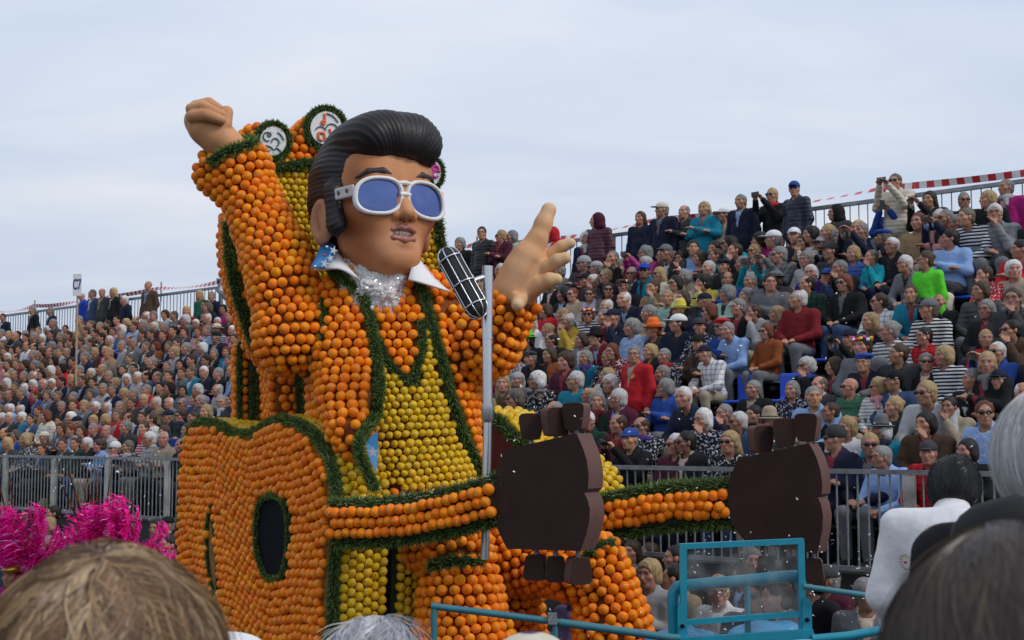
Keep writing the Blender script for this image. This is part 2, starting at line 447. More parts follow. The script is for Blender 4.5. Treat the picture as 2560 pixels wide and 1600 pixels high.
# ---------------------------------------------------------------- the float: a giant singer covered in oranges and lemons
YF = 11.5; S_ = YF / FPX
def W(px, py, dp=0.0): return P(px, py, YF + dp * S_)
def Wl(pts): return [W(*p) for p in pts]
def Rl(rs): return [r * S_ for r in rs]

def fruit_mat(name, ramp, band):
    m = bpy.data.materials.new(name); m.use_nodes = True; t = m.node_tree; b = t.nodes['Principled BSDF']; n = t.nodes.new; l = t.links.new
    a = n('ShaderNodeAttribute'); a.attribute_name = 'Col'; uvn = n('ShaderNodeUVMap'); sp = n('ShaderNodeSeparateXYZ'); l(uvn.outputs[0], sp.inputs[0])
    # the rubber band round each fruit: a thin line at mid latitude
    s1 = n('ShaderNodeMath'); s1.operation = 'SUBTRACT'; l(sp.outputs['Y'], s1.inputs[0]); s1.inputs[1].default_value = 0.5
    ab = n('ShaderNodeMath'); ab.operation = 'ABSOLUTE'; l(s1.outputs[0], ab.inputs[0])
    lt = n('ShaderNodeMath'); lt.operation = 'LESS_THAN'; l(ab.outputs[0], lt.inputs[0]); lt.inputs[1].default_value = 0.016
    # green-brown navel at the pole
    pl = n('ShaderNodeMath'); pl.operation = 'GREATER_THAN'; l(sp.outputs['Y'], pl.inputs[0]); pl.inputs[1].default_value = 0.955
    mx = n('ShaderNodeMix'); mx.data_type = 'RGBA'; l(lt.outputs[0], mx.inputs['Factor']); l(a.outputs['Color'], mx.inputs['A']); mx.inputs['B'].default_value = (*band, 1)
    m2 = n('ShaderNodeMix'); m2.data_type = 'RGBA'; l(pl.outputs[0], m2.inputs['Factor']); l(mx.outputs['Result'], m2.inputs['A']); m2.inputs['B'].default_value = (0.16, 0.13, 0.03, 1)
    bz = n('ShaderNodeTexNoise'); bz.inputs['Scale'].default_value = 14; bz.inputs['Detail'].default_value = 5; tb = n('ShaderNodeTexCoord'); l(tb.outputs['Object'], bz.inputs['Vector'])
    hs = n('ShaderNodeHueSaturation'); mh = n('ShaderNodeMapRange'); mh.inputs['From Min'].default_value = .3; mh.inputs['From Max'].default_value = .7; mh.inputs['To Min'].default_value = .78; mh.inputs['To Max'].default_value = 1.12
    l(bz.outputs['Fac'], mh.inputs['Value']); l(mh.outputs[0], hs.inputs['Value']); l(m2.outputs['Result'], hs.inputs['Color'])
    l(hs.outputs[0], b.inputs['Base Color']); b.inputs['Roughness'].default_value = 0.5; b.inputs['Specular IOR Level'].default_value = 0.22
    b.inputs['Subsurface Weight'].default_value = 0.0
    z = n('ShaderNodeTexNoise'); z.inputs['Scale'].default_value = 320; tcn = n('ShaderNodeTexCoord'); l(tcn.outputs['Object'], z.inputs['Vector'])
    bp = n('ShaderNodeBump'); bp.inputs['Strength'].default_value = 0.12; bp.inputs['Distance'].default_value = 0.004; l(z.outputs['Fac'], bp.inputs['Height']); l(bp.outputs[0], b.inputs['Normal'])
    return m
M_or = fruit_mat('orange_peel', None, (0.82, 0.42, 0.17)); M_le = fruit_mat('lemon_peel', None, (0.80, 0.70, 0.35))
M_coreO = mat('sleeve_core', (0.20, 0.055, 0.006), 0.9, noise=0.5, nscale=25)
M_coreL = mat('shirt_core', (0.16, 0.10, 0.01), 0.9, noise=0.5, nscale=25)
M_green = mat('green_garland', src='attr', rough=0.75, spec=0.2)

def sphere_np(nu=12, nv=8, lemon=False):
    V = []; U = []
    for j in range(nv + 1):
        th = math.pi * j / nv
        for i in range(nu + 1):
            ph = 2 * math.pi * i / nu; r = 1.0
            z = math.cos(th) * (1.0 if not lemon else 1.12); st = math.sin(th)
            if lemon and j in (0, nv): z *= 1.13
            V.append((st * math.cos(ph), st * math.sin(ph), z)); U.append((i / nu, 1 - j / nv))
    F = [[j * (nu + 1) + i, (j + 1) * (nu + 1) + i, (j + 1) * (nu + 1) + i + 1, j * (nu + 1) + i + 1] for j in range(nv) for i in range(nu)]
    return np.array(V), np.array(F), np.array(U)
SPH = {'o': sphere_np(), 'l': sphere_np(lemon=True)}
def tint(kind, r):
    if kind == 'o':
        t = r.rand(); base = np.array([0.90, 0.275, 0.002]) * (1 - t) + np.array([0.84, 0.175, 0.002]) * t
        if r.rand() < 0.05: base = np.array([0.84, 0.31, 0.003])
    else:
        t = r.rand(); base = np.array([0.74, 0.49, 0.010]) * (1 - t) + np.array([0.66, 0.37, 0.006]) * t
    return base * (0.9 + 0.2 * r.rand())
FR = {}
for kd, mm in (('o', M_or), ('l', M_le)):
    FR[kd] = []
    for i in range(9):
        V, F, U = SPH[kd]; r_ = np.random.RandomState(i * 7 + (kd == 'l'))
        V = V * (1, 1, 0.92 + 0.1 * r_.rand())
        FR[kd].append(mesh_np('orange' if kd == 'o' else 'lemon', V, F, [mm], True, np.tile(tint(kd, r_), (len(V), 1)), U))
def randrots(n, r):
    q = r.normal(size=(n, 4)); q /= np.linalg.norm(q, axis=1)[:, None]; return q
def qmat(q):
    w, x, y, z = q.T
    return np.stack([np.stack([1 - 2 * (y * y + z * z), 2 * (x * y - z * w), 2 * (x * z + y * w)], -1), np.stack([2 * (x * y + z * w), 1 - 2 * (x * x + z * z), 2 * (y * z - x * w)], -1), np.stack([2 * (x * z - y * w), 2 * (y * z + x * w), 1 - 2 * (x * x + y * y)], -1)], 1)
def vis_cull(pts, nrm, lim=-0.45):
    d = CAMP - pts; d /= np.linalg.norm(d, axis=1)[:, None]; return (d * nrm).sum(1) > lim
def fruits(root, lists, seed=1, budget=300, occl=None):
    """lists: (parent part, kind, pts, nrm, r). The 300 largest facing the camera become objects of their own, the rest one stuff mesh per kind"""
    r = np.random.RandomState(seed); RL = np.array(root.location)
    for kd in 'ol':
        G = [(par, p, n, rr) for par, k, p, n, rr in lists if k == kd and len(p)]
        if not G: continue
        pts = np.concatenate([x[1] for x in G]); nrm = np.concatenate([x[2] for x in G]); rad = np.concatenate([np.broadcast_to(x[3], (len(x[1]),)) for x in G])
        own = np.concatenate([np.full(len(x[1]), i) for i, x in enumerate(G)])
        d = CAMP - pts; dist = np.linalg.norm(d, axis=1); f = (d / dist[:, None] * nrm).sum(1); pj = proj(pts)
        onf = (pj[:, 0] > 5) & (pj[:, 0] < 2555) & (pj[:, 1] > 5) & (pj[:, 1] < 1595)
        score = rad / dist * np.clip(f + 0.35, 0.01, 0.8) * np.where(onf, 1, 0.01)
        if occl is not None: score = np.where(occl(pj, pts), score * 0.02, score)
        order = np.argsort(-score); sel = order[:budget]; rest = order[budget:]
        rad = rad * (0.91 + 0.17 * r.rand(len(rad)))
        Q = randrots(len(pts), r); nm = 'orange' if kd == 'o' else 'lemon'
        for i in sel:
            o = bpy.data.objects.new(nm, FR[kd][r.randint(9)]); col.objects.link(o); o.parent = G[own[i]][0]
            o.matrix_basis = Matrix.LocRotScale(Vector(pts[i] - RL), tuple_q(Q[i]), Vector((rad[i],) * 3))
        if len(rest):
            V, F, U = SPH[kd]; M = qmat(Q[rest]); nv = len(V)
            VV = np.einsum('nij,vj->nvi', M, V) * rad[rest][:, None, None] + (pts[rest] - RL)[:, None]
            CC = np.stack([tint(kd, r) for _ in rest]); CC = np.repeat(CC, nv, 0)
            FF = (F[None] + (np.arange(len(rest)) * nv)[:, None, None]).reshape(-1, 4)
            me = mesh_np(nm + 's', VV.reshape(-1, 3), FF, [M_or if kd == 'o' else M_le], True, CC, np.tile(U, (len(rest), 1)))
            obj(nm + '_covering', me, root, kind='stuff')
from mathutils import Quaternion
def tuple_q(q): return Quaternion((float(q[0]), float(q[1]), float(q[2]), float(q[3])))

def rows(S, axis, d, up=(0.2, -1, 0.1), rmax=1.2, cull=-0.4, jit=0.06, seed=0):
    """rings of fruit round an axis, standing on the surface of S"""
    r = np.random.RandomState(seed); A = resample(axis, d * 0.87); m = len(A)
    T = np.gradient(A, axis=0); T /= np.linalg.norm(T, axis=1)[:, None]
    u = np.array(up, float); out = []
    na = 140; a = np.linspace(0, 2 * np.pi, na, endpoint=False); ts = np.linspace(0.005, rmax, 60)
    for i in range(m):
        u = u - T[i] * (u @ T[i]); u /= np.linalg.norm(u); w = np.cross(T[i], u)
        D = np.cos(a)[:, None] * u + np.sin(a)[:, None] * w
        Q = A[i] + D[:, None, :] * ts[None, :, None]
        f = S.ev(Q); pos = f > 0; k = np.argmax(pos, 1); k = np.where(pos.any(1), k, len(ts) - 1); k = np.maximum(k, 1)
        f0 = f[np.arange(na), k - 1]; f1 = f[np.arange(na), k]; t = ts[k - 1] + (ts[k] - ts[k - 1]) * np.clip(f0 / (f0 - f1 + 1e-9), 0, 1)
        ring = A[i] + D * t[:, None]
        Lp = np.linalg.norm(np.diff(np.vstack([ring, ring[:1]]), axis=0), axis=1); s = np.concatenate([[0], np.cumsum(Lp)])
        n = max(4, int(round(s[-1] / d))); q = (np.arange(n) + (0.5 if i % 2 else 0) + r.uniform(-jit, jit, n)) / n * s[-1] % s[-1]
        RR = np.vstack([ring, ring[:1]]); out.append(np.stack([np.interp(q, s, RR[:, c]) for c in range(3)], 1))
    pts = np.concatenate(out); pts = pts + r.normal(0, d * 0.045, pts.shape)
    nrm = S.grad(pts); pts = pts - nrm * S.ev(pts)[:, None]
    k = vis_cull(pts, nrm, cull); return pts[k], nrm[k]
class Taken:
    """drops fruit that would sit inside other fruit or another part"""
    def __init__(s): s.p = np.zeros((0, 3)); s.r = np.zeros(0)
    def keep(s, pts, r, frac=0.74):
        ok = np.ones(len(pts), bool); K = []
        P0 = s.p; R0 = s.r; cell = {}
        def key(p): return tuple(np.floor(p / 0.1).astype(int))
        for i, p in enumerate(P0): cell.setdefault(key(p), []).append((p, R0[i]))
        for i, p in enumerate(pts):
            k = key(p); bad = False
            for dx in (-1, 0, 1):
                for dy in (-1, 0, 1):
                    for dz in (-1, 0, 1):
                        for q, rq in cell.get((k[0] + dx, k[1] + dy, k[2] + dz), ()):
                            if ((p - q) ** 2).sum() < (frac * (r + rq)) ** 2: bad = True; break
                        if bad: break
                    if bad: break
                if bad: break
            if bad: ok[i] = False
            else: cell.setdefault(k, []).append((p, r))
        s.p = np.vstack([P0, pts[ok]]); s.r = np.concatenate([R0, np.full(ok.sum(), r)])
        return ok
def hit(S, px, py, y0=7.0, y1=16.0):
    d = ray(px, py); d = d / np.linalg.norm(d); t = y0 / d[1]
    for _ in range(90):
        p = CAMP + d * t; f = float(S.ev(p)); 
        if f < 0.002: return p
        t += f * 0.8
        if t * d[1] > y1: return None
    return None
def garland(name, root, pts, rad=0.05, dens=1500, seed=0, white=0.0, closed=False, flat=None):
    """needle garland along a line of points"""
    r = np.random.RandomState(seed); A = resample(np.asarray(pts, float), 0.03, closed); m = len(A)
    T = np.gradient(A, axis=0); T /= np.linalg.norm(T, axis=1)[:, None] + 1e-9
    L = np.linalg.norm(np.diff(A, axis=0), axis=1).sum(); n = int(L * dens)
    RL = np.array(root.location); mb = MB()
    mb.tube((np.vstack([A, A[:1]]) if closed else A) - RL, rad * 0.55, 8, not closed, (0.012, 0.026, 0.008))
    i = r.randint(0, m, n); t = T[i]; base = A[i] + t * r.uniform(-0.02, 0.02, (n, 1))
    v = r.normal(size=(n, 3)); v -= t * (v * t).sum(1)[:, None]; v /= np.linalg.norm(v, axis=1)[:, None] + 1e-9
    dirn = v + t * r.uniform(-0.8, 0.8, (n, 1)) + np.array([0, 0, -0.12]); dirn /= np.linalg.norm(dirn, axis=1)[:, None]
    ln = rad * r.uniform(0.75, 1.25, n); w = np.cross(dirn, r.normal(size=(n, 3))); w /= np.linalg.norm(w, axis=1)[:, None] + 1e-9
    wd = 0.0045 + 0.004 * r.rand(n)
    b0 = base + v * rad * 0.3
    tri = np.stack([b0 + w * wd[:, None], b0 - w * wd[:, None], base + dirn * ln[:, None]], 1).reshape(-1, 3) - RL
    g = r.rand(n); c = np.array([0.060, 0.115, 0.020]) * (1 - g)[:, None] + np.array([0.175, 0.245, 0.065]) * g[:, None]
    if white: c[r.rand(n) < white] = (0.75, 0.75, 0.75)
    mb.add(tri, np.arange(3 * n).reshape(-1, 3)); mb.C[-1] = np.repeat(c, 3, 0)
    return obj(name, mb.mesh(name, [M_green], True, True), root)

# ---- the figure ------------------------------------------------------------
fig = thing('giant_figure', 'giant singer figure covered in oranges and lemons with black pompadour and white sunglasses', 'parade figure', tuple(P(1020, 1700, 11.3)))
FL = np.array(fig.location)
def part(name, V, F, m, smooth=True, colr=None, root=None, parent=None):
    root = root or fig
    return obj(name, mesh_np(name, np.asarray(V) - np.array(root.location), F, m if isinstance(m, list) else [m], smooth, colr), parent or root)

# shapes (pixels of the figure's own upright plane, turned into metres)
torso = SDF()
torso.ell(W(985, 850, 20), np.array([205, 130, 165]) * S_, 0).ell(W(985, 1020, 10), np.array([205, 150, 220]) * S_, 0.25)
torso.ell(W(1000, 1190, 10), np.array([205, 140, 150]) * S_, 0.2)
torso.cone(W(870, 770, -10), W(1110, 770, 30), 70 * S_, 62 * S_, 0.2)
torso.cone(W(945, 730, 0), W(945, 640, 10), 95 * S_, 80 * S_, 0.2)
flap = SDF()
flap.chain(Wl([(865, 770, -45), (866, 900, -95), (868, 1000, -165), (874, 1075, -225), (884, 1130, -240)]), Rl([55, 56, 44, 28, 14]), 0.15)
torsoA = SDF(); torsoA.p = torso.p + [tuple(list(p[:4]) + [0.2, 'u']) for p in flap.p]
armR = SDF()   # the raised sleeve at image left
armR.chain(Wl([(596, 402, 10), (608, 430, 5), (632, 500, 0), (656, 560, -10), (690, 640, -30), (709, 720, -50), (724, 831, -65)]), Rl([60, 56, 54, 60, 70, 68, 70]), 0.1)
armR.cone(W(730, 852, -62), W(880, 800, 30), 74 * S_, 90 * S_, 0.15)
armR.chain(Wl([(514, 405, 5), (525, 440, 5), (575, 480, 5)]), Rl([14, 22, 30]), 0.1)
armL = SDF()   # the sleeve reaching out at image right
armL.chain(Wl([(1105, 805, 10), (1180, 868, -10), (1215, 850, -30), (1288, 752, -60)]), Rl([80, 70, 70, 52]), 0.15)
legA = SDF()
legA.chain(Wl([(985, 1310, -20), (1080, 1345, -140), (1150, 1385, -205)]), Rl([84, 74, 66]), 0.12)
legA.chain(Wl([(1150, 1395, -205), (1152, 1500, -215), (1160, 1640, -225), (1165, 1800, -225)]), Rl([62, 84, 108, 132]), 0.1)
legB = SDF()
legB.chain(Wl([(1150, 1330, 40), (1300, 1400, -40), (1440, 1425, -120), (1500, 1390, -150)]), Rl([84, 70, 56, 40]), 0.12)
legB.chain(Wl([(1500, 1395, -150), (1515, 1460, -150), (1530, 1560, -150), (1545, 1720, -150), (1550, 1800, -150)]), Rl([36, 54, 74, 92, 102]), 0.1)
legC = SDF()
legC.chain(Wl([(1240, 1380, 30), (1270, 1500, 30), (1290, 1700, 30)]), Rl([56, 70, 84]), 0.1)

def core(name, S, m, h=0.035, root=None):
    V, Q = S.nets(h); nV = S.grad(V); V = V - nV * 0.012
    return part(name, V, Q, m, True, None, root)
p_torso = core('jacket', torsoA, M_coreO); p_armR = core('raised_sleeve', armR, M_coreO); p_armL = core('reaching_sleeve', armL, M_coreO)
p_legA = core('trouser_leg', legA, M_coreO); p_legB = core('trouser_leg', legB, M_coreO); p_legC = core('trouser_leg', legC, M_coreO)

RO, RLm = 0.0425, 0.033
tk = Taken(); FRL = []
# zones of the chest, traced on the jacket front
yel = np.array([(945, 860), (985, 920), (1035, 975), (1050, 900), (1062, 820), (1075, 830), (1105, 930), (1140, 1050), (1190, 1180), (1200, 1230), (1040, 1230), (950, 1205), (940, 1110), (945, 1000)])
gLap = [(838, 690), (880, 715), (912, 750), (925, 810), (935, 880), (940, 950), (932, 1030), (905, 1085), (898, 1130), (925, 1185), (935, 1225)]
gRap = [(1040, 705), (1058, 740), (1072, 800), (1095, 880), (1120, 980), (1150, 1080), (1195, 1180)]
gV = [(945, 850), (968, 905), (1000, 935), (1034, 962), (1042, 920), (1056, 850), (1052, 810)]
orV = np.array([(905, 730), (1045, 730), (1060, 800), (1056, 860), (1044, 920), (1032, 960), (1000, 905), (965, 850), (930, 780)])
def nearline(pj, line, w):
    L = np.array(line, float); d = np.full(len(pj), 1e9)
    for a, b in zip(L[:-1], L[1:]):
        ba = b - a; t = np.clip(((pj - a) @ ba) / (ba @ ba), 0, 1); d = np.minimum(d, np.linalg.norm(pj - a - t[:, None] * ba, axis=1))
    return d < w
def addf(par, kd, S, axis, d, filt=None, other=(), seed=0, r=None, up=(0.2, -1, 0.1), rmax=1.2, cull=-0.4, fill=True):
    rr = r or d * 0.5
    if axis is not None: p, n = rows(S, axis, d * 0.955, up, rmax, cull, seed=seed)
    else:
        p, Q_ = S.nets(0.02); r_ = np.random.RandomState(seed + 50); p = p[r_.permutation(len(p))]; n = S.grad(p); k = vis_cull(p, n, cull); p, n = p[k], n[k]
    ok = np.ones(len(p), bool)
    for o in other: ok &= o.ev(p) > 0.2 * rr
    if filt is not None: ok &= filt(proj(p), n)
    p, n = p[ok], n[ok]; k = tk.keep(p + n * rr * 0.45, rr, 0.70 if axis is not None else 0.80); FRL.append((par, kd, (p + n * rr * 0.45)[k], n[k], rr))
    if axis is not None and fill: addf(par, kd, S, None, d, filt, other, seed, r, up, rmax, cull)
axT = [W(975, 705, 0), W(980, 900, -10), W(990, 1100, -20), W(1005, 1330, -10)]
cuff = lambda pj, n: pj[:, 1] > 404 - (pj[:, 0] - 530) * 0.36 - 26 * (pj[:, 0] < 536)
addf(p_armR, 'o', armR, Wl([(588, 384, 10), (606, 425, 5), (632, 500, 0), (656, 560, -10), (690, 640, -30), (709, 720, -50), (724, 831, -65), (728, 900, -66)]), 2 * RO, cuff, other=[], seed=1, rmax=0.5)
addf(p_armL, 'o', armL, Wl([(1080, 785, 10), (1150, 845, 0), (1200, 860, -20), (1250, 808, -45), (1295, 742, -62)]), 2 * RO, lambda pj, n: ~inpoly(pj, [(1262, 640), (1430, 640), (1430, 745), (1330, 766), (1268, 776), (1250, 735)]), other=[torsoA], seed=2, rmax=0.6)
zone = lambda pj, n: (inpoly(pj, yel) & (n[:, 1] < 0.1))
addf(p_torso, 'l', torsoA, axT, 2 * RLm, lambda pj, n: zone(pj, n) & ~nearline(pj, gLap, 16) & ~nearline(pj, gRap, 14) & ~nearline(pj, gV, 12), [armR, armL], 3)
addf(p_torso, 'o', torsoA, axT, 2 * RO, lambda pj, n: ~zone(pj, n) & ~((nearline(pj, gLap, 19) | nearline(pj, gRap, 17) | nearline(pj, gV, 13)) & (n[:, 1] < 0)), [armR, armL], 4)
addf(p_legA, 'o', legA, Wl([(985, 1310, -20), (1080, 1345, -140), (1140, 1375, -198), (1150, 1420, -206), (1152, 1500, -215), (1160, 1640, -225), (1163, 1760, -225)]), 2 * RO, other=[torsoA], seed=5, rmax=0.7)
addf(p_legB, 'o', legB, Wl([(1150, 1330, 40), (1300, 1400, -40), (1440, 1420, -120), (1500, 1400, -150), (1515, 1460, -150), (1530, 1560, -150), (1545, 1720, -150)]), 2 * RO, other=[torsoA, legA], seed=6, rmax=0.6)
addf(p_legC, 'o', legC, Wl([(1240, 1380, 30), (1270, 1500, 30), (1288, 1680, 30)]), 2 * RO, other=[torsoA, legA, legB], seed=7, rmax=0.6)
def occ_fig(pj, pts):
    return inpoly(pj, [(1235, 1090), (1510, 1083), (1515, 1380), (1240, 1380)]) | (inpoly(pj, [(820, 1270), (1240, 1200), (1240, 1320), (830, 1350)])) | inpoly(pj, [(450, 1060), (840, 1060), (850, 1600), (450, 1600)])
fruits(fig, FRL, 3, 300, occ_fig)

def surf_line(S, line, lift=0.03, step=10):
    o = []
    for x, y in resample(np.array(line, float), step):
        p = hit(S, x, y)
        if p is not None: o.append(p + S.grad(p) * lift)
    return o
garland('lapel_garland', fig, surf_line(torsoA, gLap[:7], 0.04) + [W(*p) for p in [(912, 1075, -262), (897, 1105, -292), (900, 1140, -300), (918, 1178, -300), (938, 1222, -300)]], 0.060, 3200, 1)
garland('lapel_garland', fig, surf_line(torsoA, gRap, 0.035), 0.058, 3000, 2)
garland('shirt_garland', fig, surf_line(torsoA, gV, 0.02), 0.05, 2200, 3)
allS = SDF(); allS.p = torsoA.p + armR.p
garland('sleeve_garland', fig, surf_line(allS, [(808, 748), (812, 800), (806, 850), (790, 905), (770, 930)], 0.0), 0.05, 2000, 4)
garland('cuff_garland', fig, [W(*p) for p in [(535, 405, -45), (552, 388, -60), (585, 374, -66), (622, 364, -50), (636, 356, -15), (612, 352, 30), (560, 370, 40), (530, 398, 10), (533, 406, -40)]], 0.075, 2600, 5)
garland('knee_garland', fig, surf_line(legA, [(1085, 1418), (1110, 1408), (1140, 1402), (1170, 1402), (1196, 1408)], 0.03), 0.07, 2400, 6, 0.02)
garland('knee_garland', fig, surf_line(legB, [(1465, 1400), (1480, 1380), (1500, 1368), (1525, 1364)], 0.03), 0.06, 2400, 7)
# blue lining under the lapel, with a star and two red gems
M_blueL = mat('blue_lining', (0.035, 0.22, 0.50), 0.45, noise=0.1, nscale=30)
M_silver = mat('silver_sheet', (0.55, 0.56, 0.58), 0.3, 0.85)
M_red = mat('red_gem', (0.55, 0.01, 0.04), 0.2); M_gem = mat('clear_gem', (0.75, 0.78, 0.82), 0.1, 0.6)
def sheet(name, pts, thick, m, root=None, parent=None):
    """a flat or gently folded many-sided plate given by its outline, with thickness towards +Y"""
    root = root or fig; pts = np.asarray(pts, float) - np.array(root.location); n = len(pts)
    nn = np.cross(pts[1] - pts[0], pts[2] - pts[0]); nn /= np.linalg.norm(nn)
    if nn[1] > 0: nn = -nn
    V = np.vstack([pts, pts - nn * thick])
    me = bpy.data.meshes.new(name); me.from_pydata([tuple(v) for v in V], [], [list(range(n)), list(range(2 * n - 1, n - 1, -1))] + [[i, i + n, (i + 1) % n + n, (i + 1) % n] for i in range(n)])
    me.materials.append(m); me.update(); return obj(name, me, parent or root)
def star(c, r, R, n=5, a0=0.0, s=0.42):
    return [c + R @ np.array([math.sin(a0 + i * math.pi / n) * r * (1 if i % 2 == 0 else s), 0, math.cos(a0 + i * math.pi / n) * r * (1 if i % 2 == 0 else s)]) for i in range(2 * n)]
lb = sheet('lapel_lining', Wl([(944, 1076, -262), (914, 1104, -270), (920, 1140, -275), (940, 1182, -275), (946, 1130, -262)]), 0.02, M_blueL)
sheet('star', [p for p in star(W(932, 1130, -292), 0.045, rotz(0.25))], 0.012, M_silver, parent=lb)

# ---- hands -----------------------------------------------------------------
M_skinG = mat('painted_skin', src='attr', rough=0.5, spec=0.2, bump=0.10, bscale=14, noise=0.13, nscale=5)
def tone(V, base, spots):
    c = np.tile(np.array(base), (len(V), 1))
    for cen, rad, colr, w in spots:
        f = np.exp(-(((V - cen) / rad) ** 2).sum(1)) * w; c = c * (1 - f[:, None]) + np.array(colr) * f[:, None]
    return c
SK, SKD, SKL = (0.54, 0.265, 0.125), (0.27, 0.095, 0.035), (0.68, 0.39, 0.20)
fist = SDF()
fist.chain(Wl([(588, 385, 5), (545, 345, 0), (515, 318, 0)]), Rl([46, 43, 45]), 0.05)
fist.chain(Wl([(515, 318, 0), (490, 302, 4)]), Rl([42, 30]), 0.05).cone(W(484, 296, -8), W(490, 272, 14), 20 * S_, 16 * S_, 0.03)
for (pts, rs) in [([(480, 291, -40), (514, 288, -56), (553, 300, -50)], [16, 16, 12.5]), ([(478, 272, -22), (508, 266, -34), (547, 284, -32)], [15, 15.5, 12.5]),
                  ([(488, 264, 6), (522, 257, -4), (550, 273, -8)], [14, 14.5, 12]), ([(500, 280, 40), (530, 278, 38), (548, 295, 26)], [15, 14, 12]),
                  ([(548, 335, -24), (563, 312, -20), (567, 280, -12)], [20, 17, 16.5])]:
    fist.chain(Wl(pts), Rl(rs), 0.007)
V, Q = fist.nets(0.012); V = lap(V, Q, 2)
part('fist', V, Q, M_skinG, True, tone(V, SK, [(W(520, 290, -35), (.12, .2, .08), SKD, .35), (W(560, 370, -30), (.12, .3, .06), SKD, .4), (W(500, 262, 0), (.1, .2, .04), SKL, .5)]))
M_nail = mat('pale_nail', (0.70, 0.52, 0.42), 0.25)
hand = SDF()
hand.chain(Wl([(1270, 775, -35), (1272, 735, -60), (1300, 680, -75)]), Rl([46, 40, 40]), 0.05)
hand.chain(Wl([(1282, 725, -75), (1318, 640, -80)]), Rl([42, 36]), 0.1).chain(Wl([(1312, 738, -70), (1342, 668, -72)]), Rl([31, 28]), 0.08)
hand.chain(Wl([(1318, 640, -80), (1342, 600, -80), (1358, 560, -76), (1372, 525, -70)]), Rl([34, 24, 20, 19]), 0.05)
hand.chain(Wl([(1345, 668, -62), (1376, 636, -70), (1405, 616, -78), (1427, 608, -84)]), Rl([20, 16, 15.5, 13]), 0.02)
hand.chain(Wl([(1340, 690, -78), (1366, 668, -96), (1393, 652, -108), (1413, 645, -112)]), Rl([20, 16.5, 17, 15]), 0.02)
hand.chain(Wl([(1325, 728, -88), (1350, 712, -106), (1374, 700, -118), (1392, 698, -122)]), Rl([24, 19, 18, 14.5]), 0.02)
hand.chain(Wl([(1300, 735, -80), (1298, 750, -120), (1294, 762, -150)]), Rl([24, 19, 16]), 0.02)
hand.cone(W(1300, 735, -118), W(1340, 660, -118), 5 * S_, 4 * S_, 0.05, 's')
V, Q = hand.nets(0.011); V = lap(V, Q, 2)
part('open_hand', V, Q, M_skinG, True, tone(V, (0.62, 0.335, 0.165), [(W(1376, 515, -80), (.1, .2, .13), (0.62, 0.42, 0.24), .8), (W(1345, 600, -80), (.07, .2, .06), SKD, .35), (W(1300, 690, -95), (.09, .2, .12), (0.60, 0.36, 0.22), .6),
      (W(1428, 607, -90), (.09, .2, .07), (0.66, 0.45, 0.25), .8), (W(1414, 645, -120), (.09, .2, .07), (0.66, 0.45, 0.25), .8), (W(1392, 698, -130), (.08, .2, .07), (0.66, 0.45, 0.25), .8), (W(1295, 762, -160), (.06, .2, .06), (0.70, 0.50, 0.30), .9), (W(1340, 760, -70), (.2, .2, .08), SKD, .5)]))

# ---- the head --------------------------------------------------------------
HC = W(936, 517, -15); TH = math.radians(35)
Rh = np.stack([[math.cos(TH), math.sin(TH), 0], [math.sin(TH), -math.cos(TH), 0], [0, 0, 1]], 1)   # columns: x right, f forward, z up
tilt = math.radians(4)
Rt = np.array([[1, 0, 0], [0, math.cos(tilt), -math.sin(tilt)], [0, math.sin(tilt), math.cos(tilt)]]); Rh = Rh @ Rt
def HW(v): return HC + (np.asarray(v, float) * S_) @ Rh.T
hd = SDF()   # in pixels, local axes x, f, z
hd.ell((0, -10, 45), (132, 150, 150), 0).ell((0, 28, -34), (116, 112, 108), 50).ell((0, 50, -105), (98, 84, 78), 50)
hd.ell((0, 98, -150), (54, 40, 32), 40)                      # chin
hd.cone((-84, 20, -104), (-34, 95, -150), 28, 28, 40).cone((84, 20, -104), (34, 95, -150), 28, 28, 40)   # jaw line
hd.ell((-72, 88, -42), (44, 40, 34), 40).ell((72, 88, -42), (44, 40, 34), 40)   # cheek bones
hd.ell((0, 92, 70), (105, 50, 60), 50)                      # forehead
hd.cone((-62, 118, 38), (62, 118, 38), 15, 15, 30)          # brow ridge
hd.ell((-55, 135, 2), (36, 26, 22), 25, 's').ell((55, 135, 2), (36, 26, 22), 25, 's')   # eye sockets
hd.cone((0, 122, 25), (0, 156, -44), 13, 18, 16)            # nose
hd.ell((0, 163, -49), (18, 15, 14), 10).ell((-23, 143, -54), (14, 16, 12), 8).ell((23, 143, -54), (14, 16, 12), 8)
hd.ell((-13, 154, -65), (6, 8, 5), 4, 's').ell((13, 154, -65), (6, 8, 5), 4, 's')
hd.ell((0, 108, -92), (48, 28, 34), 25)                     # muzzle
hd.ell((0, 140, -94), (34, 24, 9), 6, 's')                  # parted mouth
hd.cone((0, 142, -68), (0, 136, -62), 4, 5, 5, 's')
hd.chain([(0, -18, -120), (0, -15, -200), (0, -5, -270)], [92, 88, 96], 30)     # neck
V, Q = hd.nets(5.0); V = lap(V, Q, 1)
x, f, z = V.T
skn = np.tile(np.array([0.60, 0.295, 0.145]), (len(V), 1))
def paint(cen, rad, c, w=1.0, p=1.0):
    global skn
    k = np.exp(-((((V - np.array(cen)) / np.array(rad)) ** 2).sum(1)) ** p) * w; skn = skn * (1 - k[:, None]) + np.array(c) * k[:, None]
